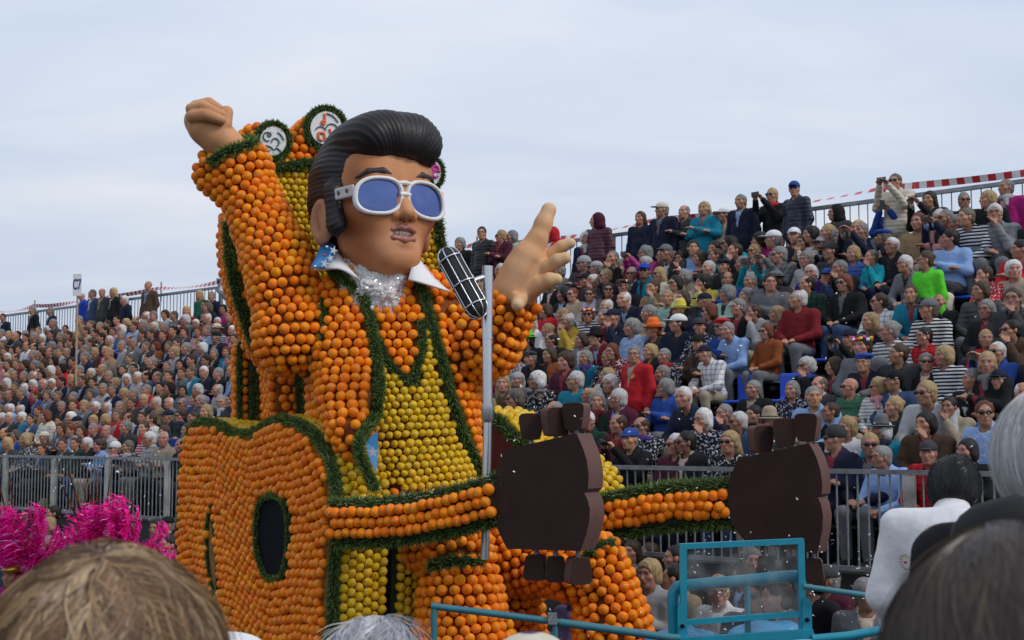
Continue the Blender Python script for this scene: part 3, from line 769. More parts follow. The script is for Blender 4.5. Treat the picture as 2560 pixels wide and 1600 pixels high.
for sx in (-1, 1):
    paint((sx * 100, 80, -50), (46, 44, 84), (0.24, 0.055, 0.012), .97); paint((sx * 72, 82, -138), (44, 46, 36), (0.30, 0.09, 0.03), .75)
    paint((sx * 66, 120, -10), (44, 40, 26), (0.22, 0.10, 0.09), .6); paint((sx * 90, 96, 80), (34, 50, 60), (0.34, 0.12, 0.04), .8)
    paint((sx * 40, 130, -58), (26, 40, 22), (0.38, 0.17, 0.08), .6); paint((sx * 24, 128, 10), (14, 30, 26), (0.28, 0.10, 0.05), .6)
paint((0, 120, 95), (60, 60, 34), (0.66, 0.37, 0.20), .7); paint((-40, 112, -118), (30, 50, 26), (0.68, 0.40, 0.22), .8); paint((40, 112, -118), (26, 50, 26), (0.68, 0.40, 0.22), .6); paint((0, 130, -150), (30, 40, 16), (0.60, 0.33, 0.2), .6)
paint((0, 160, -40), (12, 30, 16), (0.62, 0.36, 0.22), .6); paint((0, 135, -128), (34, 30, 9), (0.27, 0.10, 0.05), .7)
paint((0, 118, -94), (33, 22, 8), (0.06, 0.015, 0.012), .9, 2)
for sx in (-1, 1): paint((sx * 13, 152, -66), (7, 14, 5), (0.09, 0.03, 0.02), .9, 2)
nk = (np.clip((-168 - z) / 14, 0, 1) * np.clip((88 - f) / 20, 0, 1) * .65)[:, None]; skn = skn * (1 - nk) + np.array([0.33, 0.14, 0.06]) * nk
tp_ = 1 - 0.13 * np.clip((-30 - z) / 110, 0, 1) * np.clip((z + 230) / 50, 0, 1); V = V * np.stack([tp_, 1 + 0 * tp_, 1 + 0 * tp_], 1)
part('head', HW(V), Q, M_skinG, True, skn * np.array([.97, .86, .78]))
M_lip = mat('painted_lip', (0.36, 0.135, 0.10), 0.4, noise=0.12, nscale=14)
up_ = SDF().chain([(-52, 121, -96), (-31, 136, -86), (-10, 143, -80), (0, 142, -83), (10, 143, -80), (31, 136, -86), (52, 121, -96)], [2.5, 5.5, 7, 5.5, 7, 5.5, 2.5], 6)
V, Q = up_.nets(1.8); part('upper_lip', HW(V), Q, M_lip)
lo_ = SDF().chain([(-50, 120, -98), (-27, 136, -107), (0, 140, -111), (27, 136, -107), (50, 120, -98)], [2.5, 7, 9, 7, 2.5], 6)
V, Q = lo_.nets(1.8); part('lower_lip', HW(V), Q, M_lip)
M_tooth = mat('tooth_enamel', (0.78, 0.74, 0.66), 0.25)
tq = SDF()
for i in range(6): tq.box((-24 + i * 9.6, 133 - abs(i - 2.5) ** 2 * 1.1, -90), (4.5, 4, 6.5), 2.4)
V, Q = tq.nets(1.3); part('upper_teeth', HW(V), Q, M_tooth)
tq = SDF()
for i in range(6): tq.box((-21 + i * 8.4, 130 - abs(i - 2.5) ** 2 * 1.0, -99), (3.9, 4, 4.5), 2.2)
V, Q = tq.nets(1.3); part('lower_teeth', HW(V), Q, mat('lower_tooth', (0.55, 0.42, 0.36), 0.3))
M_brow = mat('painted_brow', (0.035, 0.022, 0.022), 0.6)
for sx in (-1, 1):
    b = SDF().chain([(sx * 22, 143, 42), (sx * 55, 142, 54), (sx * 88, 130, 53), (sx * 112, 108, 38)], [6, 9, 7, 3], 3); V, Q = b.nets(3); part('eyebrow', HW(V), Q, M_brow)
# ears
for sx in (-1, 1):
    e = SDF(); c = np.array((sx * 146, -8, -50)); Re = rotz(sx * 0.35)
    e.ell(c, (15, 34, 58), 0, 'u', Re).ell(c + (sx * 11, 4, 5), (10, 22, 40), 8, 's', Re).cone(c + (sx * 4, 10, -10), c + (sx * 5, 2, 18), 5, 4, 6).ell(c + (-sx * 6, 12, -10), (14, 20, 40), 10)
    V, Q = e.nets(3.2); V = lap(V, Q, 1)
    part('ear', HW(V), Q, M_skinG, True, tone(V, (0.44, 0.22, 0.12), [(c + (sx * 4, 2, 2), (20, 16, 34), (0.26, 0.09, 0.05), .7)]))
# hair
M_hairG = mat('glossy_black_hair', (0.013, 0.010, 0.011), 0.5, 0, 0.35)
hr = SDF()
hr.ell((0, -28, 62), (152, 150, 150), 0).ell((0, -60, -30), (134, 112, 120), 60).cone((0, -70, -120), (0, -80, -175), 84, 70, 40)
hr.ell((0, 48, 156), (126, 122, 70), 40)               # swept-up mass
hr.cone((-54, 112, 142), (56, 118, 150), 56, 58, 40).cone((20, 132, 132), (66, 122, 126), 44, 44, 40)    # rolled front
hr.cone((-136, 38, 20), (-138, 54, -70), 26, 24, 20).cone((130, 30, 20), (122, 34, -40), 20, 16, 20)   # sideburns
hr.ell((-136, 60, -76), (18, 24, 26), 14)
hr.ell((0, 152, -2), (114, 88, 88), 18, 's')          # face opening
hr.ell((-160, -12, -56), (50, 34, 56), 12, 's').ell((160, -12, -56), (50, 34, 56), 12, 's')
hr.box((0, 130, -150), (120, 110, 60), 5, 20, 's')
def comb(Q):
    x, f, z = Q[..., 0], Q[..., 1], Q[..., 2]
    ph = np.arctan2(x, z - 20 + 0 * f); side = np.clip((np.abs(x) - 60) / 60, 0, 1)
    w = 78 * ph + 0.012 * (f) * np.sign(x) + 0.5 * np.sin(f / 40) + 1.2 * np.sin(ph * 9 + f / 70)
    a = 2.2 * np.abs(np.sin(w * 0.5)) + 1.3 * np.sin(w * 0.17 + 1)
    return a * np.clip((z + 190) / 60, 0.2, 1)
V, Q = hr.nets(3.0, disp=comb); part('hair', HW(V), Q, M_hairG)
# sunglasses
M_frame = mat('white_frame', (0.74, 0.72, 0.70), 0.35, noise=0.03, nscale=10)
M_lens = mat('mirrored_blue_lens', (0.115, 0.16, 0.36), 0.05, 0.92)
gl = obj('sunglasses', bpy.data.meshes.new('sunglasses'), fig)
def gpt(x, z):   # bent a little round the face
    return np.array([x, 150 - (x / 130.0) ** 2 * 26, z])
def oval(cx, cz, rx, rz, n=48, sk=0.0, k=2.5):
    a = np.linspace(0, 2 * np.pi, n, endpoint=False); c, s = np.cos(a), np.sin(a)
    X = cx + rx * np.sign(c) * np.abs(c) ** (2 / k) + sk * s * rz; Zz = cz + rz * np.sign(s) * np.abs(s) ** (2 / k); return np.stack([X, Zz], 1)
fr = MB()
for sx in (-1, 1):
    o = oval(sx * 66, -8, 57, 44, sk=-sx * 0.14); L3 = np.array([gpt(*q) for q in o])
    V = []; n = len(o)
    for (off, dz) in ((0, 7), (6, 7), (8.5, 0), (6, -12), (0, -12), (-2, -2)):
        oo = oval(sx * 66, -8, 57 + off - 3, 44 + off - 3, sk=-sx * 0.14); V.append(np.array([gpt(*q) + (0, dz * 0.8, 0) for q in oo]))
    m_ = len(V); VV = HW(np.concatenate(V)) - FL; i, j = np.meshgrid(np.arange(m_), np.arange(n), indexing='ij')
    F = np.stack([i * n + j, i * n + (j + 1) % n, ((i + 1) % m_) * n + (j + 1) % n, ((i + 1) % m_) * n + j], -1).reshape(-1, 4)
    fr.add(VV, F if sx > 0 else F[:, ::-1])
    # lens: a dome-free disc with thickness
    ct = gpt(sx * 66, -8); mb = MB(); rings = [1.0, 0.75, 0.5, 0.25]
    vv = np.concatenate([np.array([gpt(sx * 66 + (q[0] - sx * 66) * r_, -8 + (q[1] + 8) * r_) + (0, 3 * (1 - r_ * r_) - 3, 0) for q in o]) for r_ in rings] + [ct[None]])
    i, j = np.meshgrid(np.arange(3), np.arange(n), indexing='ij'); F4 = np.stack([i * n + j, i * n + (j + 1) % n, (i + 1) * n + (j + 1) % n, (i + 1) * n + j], -1).reshape(-1, 4)
    F3 = np.array([[3 * n + k, 3 * n + (k + 1) % n, 4 * n] for k in range(n)])
    obj('lens', mesh_np('lens', HW(vv) - FL, [F4, F3], [M_lens], True), gl)
for a_, b_, r_ in (((-16, 150, 26), (16, 150, 26), 6), ((-14, 151, -2), (14, 151, -2), 6)):
    fr.tube(HW(np.array([a_, (0, 153, (a_[2] + b_[2]) / 2 + 2), b_])) - FL, r_ * S_, 10)
gl.data = fr.mesh('sunglasses', [M_frame], True)
for sx in (-1, 1):     # temples with three round holes
    a_ = np.array((sx * 124, 122, 4.0)); b_ = np.array((sx * 152, 28, 2.0)); ax_ = (b_ - a_) / np.linalg.norm(b_ - a_); up_ = np.array([0, 0, 1.0]); nn_ = np.cross(ax_, up_)
    t_ = SDF(); Rb = np.stack([ax_, nn_, up_], 1); c_ = (a_ + b_) / 2
    t_.box(c_, (np.linalg.norm(b_ - a_) / 2, 4, 15), 3, 0, 'u', Rb)
    for k in (-0.3, 0.02, 0.34): t_.cone(c_ + ax_ * k * 90 - nn_ * 12, c_ + ax_ * k * 90 + nn_ * 12, 5.5, 5.5, 1, 's')
    V, Q = t_.nets(2.0); obj('temple', mesh_np('temple', HW(V) - FL, Q, [mat('silvered_temple', (0.50, 0.46, 0.44), 0.4, 0.2) if sx < 0 else bpy.data.materials['silvered_temple']], True), gl)

# ---- collar and crinkled neckcloth -----------------------------------------
M_collar = mat('white_collar', (0.74, 0.72, 0.74), 0.5, noise=0.04, nscale=5)
def ribbon(name, rows_, thick, m, root=None, parent=None):
    """a curved sheet from rows of points, given thickness"""
    root = root or fig; A = np.array(rows_, float) - np.array(root.location); n, k = A.shape[:2]
    du = np.gradient(A, axis=0); dv = np.gradient(A, axis=1); nn = np.cross(du, dv); nn /= np.linalg.norm(nn, axis=-1, keepdims=True) + 1e-9
    V = np.concatenate([A.reshape(-1, 3), (A - nn * thick).reshape(-1, 3)]); m_ = n * k
    i, j = np.meshgrid(np.arange(n - 1), np.arange(k - 1), indexing='ij'); q = np.stack([i * k + j, i * k + j + 1, (i + 1) * k + j + 1, (i + 1) * k + j], -1).reshape(-1, 4)
    F = [q, q[:, ::-1] + m_]
    b = [(a, 0) for a in range(n)] + [(n - 1, c) for c in range(1, k)] + [(a, k - 1) for a in range(n - 2, -1, -1)] + [(0, c) for c in range(k - 2, 0, -1)]
    ids = [a * k + c for a, c in b]; F.append(np.array([[ids[t], ids[(t + 1) % len(ids)], ids[(t + 1) % len(ids)] + m_, ids[t] + m_] for t in range(len(ids))]))
    return obj(name, mesh_np(name, V, np.concatenate(F), [m], True), parent or root)
def lerp_rows(a, b, n):
    a = np.array(a, float); b = np.array(b, float); return [a + (b - a) * t for t in np.linspace(0, 1, n)]
inner = np.array(Wl([(820, 598, 0), (838, 618, -50), (858, 648, -100), (880, 676, -130), (902, 702, -145)]))
outer = np.array(Wl([(812, 610, -30), (800, 640, -80), (783, 672, -130), (846, 672, -160), (890, 698, -160)]))
outer = smoothpoly(outer, 4, False); inner = smoothpoly(inner, 4, False)
cl = ribbon('collar_wing', [inner * (1 - t) + outer * t + np.array([0, -0.03 * math.sin(math.pi * t), 0.02 * math.sin(math.pi * t)]) for t in np.linspace(0, 1, 8)], 0.015, M_collar)
bo = np.array(Wl([(808, 606, -36), (797, 636, -90), (779, 673, -142)])); bi = np.array(Wl([(838, 614, -60), (838, 640, -104), (814, 673, -158)]))
bp_ = ribbon('blue_edge', [smoothpoly(bo, 4, False) * (1 - t) + smoothpoly(bi, 4, False) * t + np.array([0, -0.045, 0.0]) for t in np.linspace(0, 1, 4)], 0.012, M_blueL, parent=cl)
for (x_, y_, r_, a_) in ((834, 626, .040, .3), (826, 645, .036, -.2), (812, 659, .044, .2)):
    sheet('star', star(W(x_, y_, -172), r_, rotz(0.5), 5, a_, 0.36), 0.006, M_silver, parent=cl)
for (x_, y_, m_) in ((810, 638, M_red), (788, 666, M_gem), (817, 617, M_gem)):
    V, Q = SDF().ell(W(x_, y_, -172), (.013, .009, .013)).nets(0.006); part('gem', V, Q, m_, parent=cl)
inner = np.array(Wl([(1034, 650, -80), (1026, 678, -120), (1020, 700, -135)])); outer = np.array(Wl([(1042, 646, -60), (1086, 700, -90), (1124, 732, -95)]))
ribbon('collar_wing', [smoothpoly(inner, 4, False) * (1 - t) + smoothpoly(outer, 4, False) * t + np.array([0, -0.03 * math.sin(math.pi * t), 0]) for t in np.linspace(0, 1, 6)], 0.015, M_collar)
M_plas = bpy.data.materials.new('crinkled_plastic'); M_plas.use_nodes = True; b_ = M_plas.node_tree.nodes['Principled BSDF']
b_.inputs['Base Color'].default_value = (0.80, 0.80, 0.80, 1); b_.inputs['Roughness'].default_value = 0.12; b_.inputs['Metallic'].default_value = 0.0; b_.inputs['Alpha'].default_value = 0.8; b_.inputs['Specular IOR Level'].default_value = 1.0
M_plas.node_tree.nodes['Principled BSDF'].inputs['Coat Weight'].default_value = 0.6
nk_ = SDF(); nk_.cone(W(942, 740, -45), W(940, 690, -5), 92 * S_, 88 * S_)
V, Q = nk_.nets(0.012); r_ = np.random.RandomState(4)
dn = nk_.grad(V); V = V + dn * (0.045 * vnoise(V, 38, 2) + 0.035 * np.abs(vnoise(V, 90, 3)) + 0.004 * r_.normal(size=len(V)))[:, None]
part('crinkled_neckcloth', V, Q, M_plas, False)
# ---------------------------------------------------------------- guitars, back board, microphone, blue safety frame
class Plane:
    """an upright plane: N faces the viewer's side, R runs to the right, z up"""
    def __init__(s, p, yaw):   # yaw > 0 turns the face to image right
        s.p = np.asarray(p, float); s.N = np.array([math.sin(yaw), -math.cos(yaw), 0]); s.R = np.array([math.cos(yaw), math.sin(yaw), 0]); s.Z = np.array([0, 0, 1.0])
    def on(s, px, py):
        d = ray(px, py); t = ((s.p - CAMP) @ s.N) / (d @ s.N); q = CAMP + d * t - s.p; return np.array([q @ s.R, q[2]])
    def poly(s, pts, n=6, smooth=True):
        a = np.array([s.on(*p) for p in pts]); return smoothpoly(a, n) if smooth else a
    def w(s, ab, off=0.0):
        ab = np.asarray(ab, float); return s.p + ab[..., :1] * s.R + ab[..., 1:2] * s.Z + off * s.N
def extrude(name, pl, poly, th, m, root, front=0.0, parent=None, bevel=0.0):
    RL = np.array(root.location); n = len(poly); f = pl.w(poly, front) - RL; b = pl.w(poly, front - th) - RL
    area = np.sum(poly[:, 0] * np.roll(poly[:, 1], -1) - np.roll(poly[:, 0], -1) * poly[:, 1])
    idx = list(range(n)); fr = idx if area > 0 else idx[::-1]
    me = bpy.data.meshes.new(name)
    faces = [fr, [i + n for i in fr[::-1]]] + [[i, i + n, (i + 1) % n + n, (i + 1) % n] if area > 0 else [i, (i + 1) % n, (i + 1) % n + n, i + n] for i in range(n)]
    me.from_pydata([tuple(v) for v in np.vstack([f, b])], [], faces); me.materials.append(m); me.update()
    autosmooth(me, 40)
    return obj(name, me, parent or root)
def face_fruit(pl, poly, d, wave=None, holes=(), seed=0, inset=0.3, hexoff=True, jit=0.06, da=None):
    da = da or d
    r = np.random.RandomState(seed); lo, hi = poly.min(0), poly.max(0); o = []
    nj = int((hi[1] - lo[1] + 0.6) / (d * 0.88)) + 2
    for j in range(nj):
        a = np.arange(lo[0], hi[0], da) + (da / 2 if j % 2 and hexoff else 0) + r.uniform(-jit, jit) * d; b = np.full(len(a), lo[1] - 0.3 + j * d * 0.88)
        if wave is not None: b = b + wave(a, b)
        o.append(np.stack([a, b], 1) + r.normal(0, d * jit, (len(a), 2)))
    q = np.concatenate(o); k = inpoly(q, poly)
    for h in holes: k &= ~inpoly(q, h)
    q = q[k]
    E = np.vstack([poly, poly[:1]]); dm = np.full(len(q), 9.0)
    for a, b in zip(E[:-1], E[1:]):
        ba = b - a; t = np.clip(((q - a) @ ba) / (ba @ ba + 1e-12), 0, 1); dm = np.minimum(dm, np.linalg.norm(q - a - t[:, None] * ba, axis=1))
    return q[dm > inset * d]
def rim_fruit(pl, poly, th, d, off0=0.0, seed=0, sub=None):
    """rows over the side of an extruded outline"""
    r = np.random.RandomState(seed); P_ = []; N_ = []
    area = np.sum(poly[:, 0] * np.roll(poly[:, 1], -1) - np.roll(poly[:, 0], -1) * poly[:, 1])
    for j in range(int(th / (d * 0.88))):
        q = resample(poly, d, True)
        if j % 2: q = (q + np.roll(q, -1, 0)) / 2
        t = np.roll(q, -1, 0) - np.roll(q, 1, 0); t /= np.linalg.norm(t, axis=1)[:, None]; n2 = np.stack([t[:, 1], -t[:, 0]], 1) * (1 if area > 0 else -1)
        n3 = n2[:, :1] * pl.R + n2[:, 1:] * pl.Z
        p3 = pl.w(q + r.normal(0, d * 0.05, q.shape), -off0 - d * 0.5 - j * d * 0.88) + n3 * d * 0.25
        if sub is not None: k = sub(q); p3, n3 = p3[k], n3[k]
        P_.append(p3); N_.append(n3)
    return np.concatenate(P_), np.concatenate(N_)
M_felt = mat('dark_green_felt', (0.012, 0.026, 0.008), 0.9)
M_coreD = mat('guitar_core', (0.22, 0.065, 0.008), 0.9, noise=0.4, nscale=12)
M_hole = mat('black_sound_hole', (0.006, 0.006, 0.009), 0.85, 0, 0.1)
M_brown = mat('brown_painted_board', (0.036, 0.017, 0.013), 0.7, 0, 0.2, bump=0.15, bscale=40, noise=0.2, nscale=4)
M_brown2 = mat('brown_edge_board', (0.120, 0.062, 0.053), 0.7, 0, 0.25, noise=0.12, nscale=6)
M_plank = mat('amber_plank', (0.22, 0.09, 0.015), 0.6, noise=0.3, nscale=6)
M_redp = mat('red_painted_panel', (0.19, 0.025, 0.012), 0.6, noise=0.15, nscale=4)

# ---- front guitar
gp = Plane(P(838, 1300, 10.5), -math.radians(58))
gtr = thing('giant_guitar', 'giant guitar with orange studded face, yellow sides and brown headstock held by the singer', 'guitar', tuple(P(700, 1690, 11.5)))
GL = np.array(gtr.location)
gout = [(478, 1068), (462, 1110), (454, 1180), (448, 1260), (447, 1340), (452, 1420), (466, 1490), (500, 1560), (540, 1630), (600, 1700), (680, 1740), (760, 1720), (805, 1660), (818, 1580), (822, 1500), (824, 1420), (830, 1350), (836, 1290), (832, 1245), (824, 1190), (806, 1130), (778, 1090), (744, 1064), (705, 1052), (672, 1056), (644, 1074), (605, 1088), (570, 1082), (545, 1066), (515, 1058)]
gpoly = gp.poly(gout)
gc = extrude('guitar_body', gp, gpoly, 0.46, M_coreD, gtr)
hole = gp.poly([(690, 1240), (660, 1255), (649, 1310), (652, 1380), (668, 1430), (692, 1446), (715, 1430), (728, 1370), (728, 1300), (715, 1255)])
slot = gp.poly([(532, 1268), (524, 1320), (524, 1380), (530, 1440), (543, 1492), (549, 1490), (551, 1440), (548, 1380), (541, 1320), (538, 1270)])
cH = hole.mean(0)
hbig = cH + (hole - cH) * 1.12
extrude('sound_hole', gp, hole, 0.012, M_hole, gtr, 0.016)
extrude('pickguard_slot', gp, slot, 0.012, M_plank, gtr, 0.014)
def gwave(a, b): return 0.10 * np.sin(a * 2.0 + 0.9 + b * 0.7) * np.clip(1.2 + b * 0.3, 0.4, 1.6) + 0.03 * np.sin(a * 5 + b * 2)
q = face_fruit(gp, gpoly, 0.078, gwave, [hbig, slot], 3, 0.55, True, 0.09, 0.098)
LST = [(gc, 'o', gp.w(q, 0.02), np.tile(gp.N, (len(q), 1)), 0.0415)]
rp, rn = rim_fruit(gp, gpoly, 0.42, 0.074, 0.07, 2)
k = vis_cull(rp, rn, -0.3); LST.append((gc, 'l', rp[k], rn[k], 0.037))
low = gpoly[gpoly[:, 1] < gp.on(838, 1335)[1]]; low = low[np.argsort(np.arctan2(low[:, 1] - low[:, 1].mean() - .2, low[:, 0] - low[:, 0].mean()))]
lb_ = extrude('back_shell', gp, low, 0.30, M_felt, gtr, -0.52)
rp, rn = rim_fruit(gp, low, 0.25, 0.074, 0.55, 12); k = vis_cull(rp, rn, -0.3) & (rn[:, 2] < .5); LST.append((lb_, 'l', rp[k], rn[k], 0.036))
bo_ = gp.w(gpoly, 0.02)
cen = gpoly.mean(0); gg = cen + (gpoly - cen) * 1.004
garland('outline_garland', gtr, gp.w(gg, -0.03), 0.066, 2600, 11, closed=True)
hring = cH + (hole - cH) * 1.02
garland('hole_garland', gtr, gp.w(hring, 0.03), 0.036, 2200, 12, closed=True)
garland('slot_garland', gtr, gp.w(slot, 0.02), 0.035, 1500, 13, closed=True)
# neck: a bar running from the body out to the right, nearer the camera
nA, nB = P(836, 1308, 10.42), P(1244, 1246, 9.85)
ax_ = nB - nA; Ln = np.linalg.norm(ax_); ax_ /= Ln; nf = np.cross(ax_, [0, 0, 1]); nf /= np.linalg.norm(nf); nf = -nf if nf[1] > 0 else nf; nu_ = np.cross(nf, ax_); nu_ = nu_ if nu_[2] > 0 else -nu_
g = MB(); g.box((nA + nB) / 2 - nf * 0.10 - GL, (Ln / 2 + 0.03, 0.10, 0.10), np.stack([ax_, nf, nu_], 1)); nk = obj('neck', g.mesh('neck', [M_felt]), gtr)
pts = []
for j, hh in enumerate((0.078, 0.0, -0.078)):
    t = np.arange(-0.02 + (0.035 if j % 2 else 0), Ln - 0.03, 0.066)
    sag = -0.05 * np.sin(np.pi * t / Ln) * 1.0
    pts.append(nA + t[:, None] * ax_ + nf * 0.025 + (hh + sag * (1 if True else 0))[:, None] * nu_)
pts = np.concatenate(pts); pts += np.random.RandomState(3).normal(0, 0.004, pts.shape)
LST.append((nk, 'o', pts, np.tile(nf, (len(pts), 1)), 0.041))
occ_g = lambda pj, p: inpoly(pj, [(0, 1640), (0, 1420), (120, 1400), (300, 1385), (450, 1430), (540, 1560), (560, 1640)])
fruits(gtr, LST, 5, 300, occ_g)
sagv = lambda t: -0.05 * math.sin(math.pi * t) * nu_
garland('neck_garland', gtr, [nA + ax_ * Ln * t + nu_ * 0.135 - nf * 0.04 + sagv(t) for t in np.linspace(-0.02, 1, 12)], 0.07, 2300, 14, 0.06)
garland('neck_garland', gtr, [nA + ax_ * Ln * t - nu_ * 0.14 - nf * 0.05 + sagv(t) for t in np.linspace(-0.02, 1, 12)], 0.07, 2300, 15)
def headstock(root, pl, outline, th, wave_pts, pegs_top, pegs_bot, seed):
    RL = np.array(root.location); po = np.array([pl.on(*p) for p in outline])
    hs = extrude('headstock', pl, po, th, M_brown2, root)
    ins = po.mean(0) + (po - po.mean(0)) * 0.999
    extrude('headstock_face', pl, ins, 0.004, M_brown, root, 0.006)
    for (px, py, wd, hh, up, rot) in pegs_top + pegs_bot:
        c = pl.on(px, py); s = abs(pl.on(px + wd / 2, py)[0] - c[0]); h_ = abs(pl.on(px, py + hh / 2)[1] - c[1])
        a = np.array([(-0.55, -1), (0.55, -1), (0.8, -0.7), (1, 0.55), (0.85, 0.9), (0.5, 1), (-0.5, 1), (-0.85, 0.9), (-1, 0.55), (-0.8, -0.7)]) * (s, h_ * (1 if up else -1))
        if not up: a = a[::-1]
        base = pl.w(c[None], -th * 0.45)[0]; pp = Plane(base, math.atan2(pl.N[0], -pl.N[1]) + rot)
        k = extrude('tuning_peg', pp, smoothpoly(a, 3), s * 1.1, M_brown2, root, s * 0.55)
        extrude('peg_face', pp, smoothpoly(a, 3) * 0.97, 0.003, M_brown, root, s * 0.55 + 0.004, parent=k)
        g = MB(); z0 = base + np.array([0, 0, -h_ if up else h_]); g.tube([z0 + [0, 0, 0.03 if up else -0.03], z0 + [0, 0, -0.13 if up else 0.13]], 0.017, 8)
        g2 = g.mesh('peg_shaft', [M_galv], True); g2.transform(Matrix.Translation(Vector(-RL))); obj('peg_shaft', g2, root)
hp = Plane(P(1240, 1250, 9.86), -math.radians(27))
headstock(gtr, hp, smoothpoly([(1262, 1124), (1350, 1104), (1442, 1083), (1449, 1100), (1460, 1126), (1468, 1155), (1472, 1190), (1470, 1222), (1460, 1232), (1468, 1245), (1475, 1272), (1474, 1300), (1466, 1335), (1451, 1378), (1360, 1375), (1268, 1372), (1252, 1340), (1238, 1308), (1234, 1260), (1234, 1226), (1240, 1180)], 1) , 0.25,
          None, [(1310, 1066, 56, 66, True, .45), (1372, 1054, 62, 72, True, .9), (1424, 1040, 58, 68, True, -.1)], [(1322, 1422, 52, 64, False, 0.1), (1372, 1426, 50, 64, False, .45), (1428, 1430, 58, 68, False, .9)], 1)

# ---- the second guitar behind, seen past the first headstock
g2 = thing('giant_guitar', 'second giant guitar behind, only its orange neck, yellow shoulder and brown headstock showing', 'guitar', tuple(P(1500, 1690, 12.2)))
G2 = np.array(g2.location)
bp2 = Plane(P(1300, 1250, 12.7), -math.radians(40))
b2 = bp2.poly([(1180, 1060), (1205, 1040), (1235, 1046), (1275, 1085), (1330, 1130), (1390, 1150), (1440, 1200), (1440, 1300), (1400, 1380), (1300, 1420), (1180, 1420)])
c2 = extrude('guitar_body', bp2, b2, 0.62, M_redp, g2)
rp, rn = rim_fruit(bp2, b2, 0.56, 0.085, 0.1, 4); k = vis_cull(rp, rn, -0.35); L2 = [(c2, 'l', rp[k], rn[k], 0.042)]
garland('outline_garland', g2, bp2.w(b2, -0.02), 0.085, 2000, 21, closed=True)
nA, nB = P(1490, 1300, 11.6), P(1828, 1262, 11.15); ax_ = nB - nA; Ln = np.linalg.norm(ax_); ax_ /= Ln; nf = np.cross(ax_, [0, 0, 1]); nf = -nf if nf[1] > 0 else nf; nu_ = np.cross(nf, ax_); nu_ = nu_ if nu_[2] > 0 else -nu_
g = MB(); g.box((nA + nB) / 2 - nf * 0.12 - G2, (Ln / 2 + 0.02, 0.12, 0.10), np.stack([ax_, nf, nu_], 1)); nk = obj('neck', g.mesh('neck', [M_felt]), g2)
pts = []
for j, hh in enumerate((0.075, 0.0, -0.062)):
    t = np.arange(-0.02 + (0.035 if j % 2 else 0), Ln - 0.02, 0.074); pts.append(nA + t[:, None] * ax_ + nf * (0.02 if j != 1 else 0.035) + (hh + 0.035 * np.sin(np.pi * t / Ln))[:, None] * nu_)
pts = np.concatenate(pts); pts += np.random.RandomState(8).normal(0, 0.008, pts.shape); L2.append((nk, 'o', pts, np.tile(nf, (len(pts), 1)), 0.046))
fruits(g2, L2, 6, 300, lambda pj, p: inpoly(pj, [(1235, 1100), (1510, 1083), (1515, 1380), (1240, 1380)]))
up2 = lambda t: 0.035 * math.sin(math.pi * t) * nu_
garland('neck_garland', g2, [nA + ax_ * Ln * t + nu_ * 0.15 - nf * 0.05 + up2(t) for t in np.linspace(-0.02, 1, 10)], 0.085, 2600, 22, 0.02)
garland('neck_garland', g2, [nA + ax_ * Ln * t + nu_ * 0.15 - nf * 0.16 + up2(t) for t in np.linspace(-0.02, 1, 10)], 0.08, 2300, 26, 0.03)
garland('neck_garland', g2, [nA + ax_ * Ln * t - nu_ * 0.14 - nf * 0.06 + up2(t) for t in np.linspace(-0.02, 1, 10)], 0.085, 2600, 23)
hp2 = Plane(P(1820, 1250, 11.14), -math.radians(27))
headstock(g2, hp2, [(1845, 1147), (1930, 1128), (2022, 1108), (2030, 1120), (2042, 1145), (2052, 1178), (2056, 1212), (2054, 1236), (2044, 1243), (2052, 1258), (2058, 1290), (2056, 1325), (2048, 1365), (2042, 1384), (1950, 1368), (1862, 1352), (1842, 1328), (1827, 1304), (1819, 1245), (1822, 1200)], 0.26, None,
          [(1890, 1098, 58, 68, True, .9), (1952, 1080, 60, 70, True, .3), (2010, 1068, 60, 70, True, -.1)], [(1905, 1420, 46, 56, False, .1), (1965, 1425, 46, 58, False, .4), (2025, 1430, 50, 64, False, .2)], 2)

# ---- back board behind the figure: orange rim, yellow face, three round badges
bb = thing('back_board', 'tall crown topped back board of oranges and lemons behind the singer', 'back board', tuple(P(880, 1100, 12.9)))
BL = np.array(bb.location)
bpn = Plane(P(860, 700, 12.45), math.radians(24))
bout = bpn.poly([(604, 364), (618, 334), (650, 316), (690, 324), (722, 352), (740, 350), (752, 320), (774, 300), (802, 293), (836, 304), (856, 336), (900, 340), (960, 360), (1010, 395), (1050, 400), (1082, 412), (1098, 450), (1098, 490), (1096, 530), (1112, 590), (1122, 650), (1126, 700), (1110, 750), (1050, 820), (900, 900), (800, 960), (790, 1045), (700, 1045), (690, 930), (650, 870), (622, 800), (596, 720), (582, 640), (580, 560), (600, 470), (604, 400)], 5)
bc = extrude('board_core', bpn, bout, 0.42, M_coreO, bb)
bin_ = bpn.poly([(688, 424), (800, 412), (960, 440), (1076, 520), (1096, 600), (1108, 690), (1090, 760), (900, 860), (740, 880), (680, 820), (650, 700), (640, 560), (660, 470)], 5)
bad = [((678, 356), (33, 36)), ((810, 324), (39, 41)), ((1078, 435), (18, 29))]
bholes = [np.array([bpn.on(c[0] + r_[0] * 1.25 * math.cos(a), c[1] + r_[1] * 1.25 * math.sin(a)) for a in np.linspace(0, 2 * np.pi, 24, endpoint=False)]) for c, r_ in bad]
stripe = np.array([bpn.on(*p) for p in [(612, 600), (634, 600), (660, 740), (700, 870), (670, 870), (630, 740)]])
q = face_fruit(bpn, bout, 0.084, None, [bin_] + bholes, 5, 0.35)
q2 = face_fruit(bpn, bin_, 0.0665, None, [], 6, 0.5, True, 0.03)
LB = [(bc, 'o', bpn.w(q, 0.02), np.tile(bpn.N, (len(q), 1)), 0.042), (bc, 'l', bpn.w(q2, 0.015), np.tile(bpn.N, (len(q2), 1)), 0.033)]
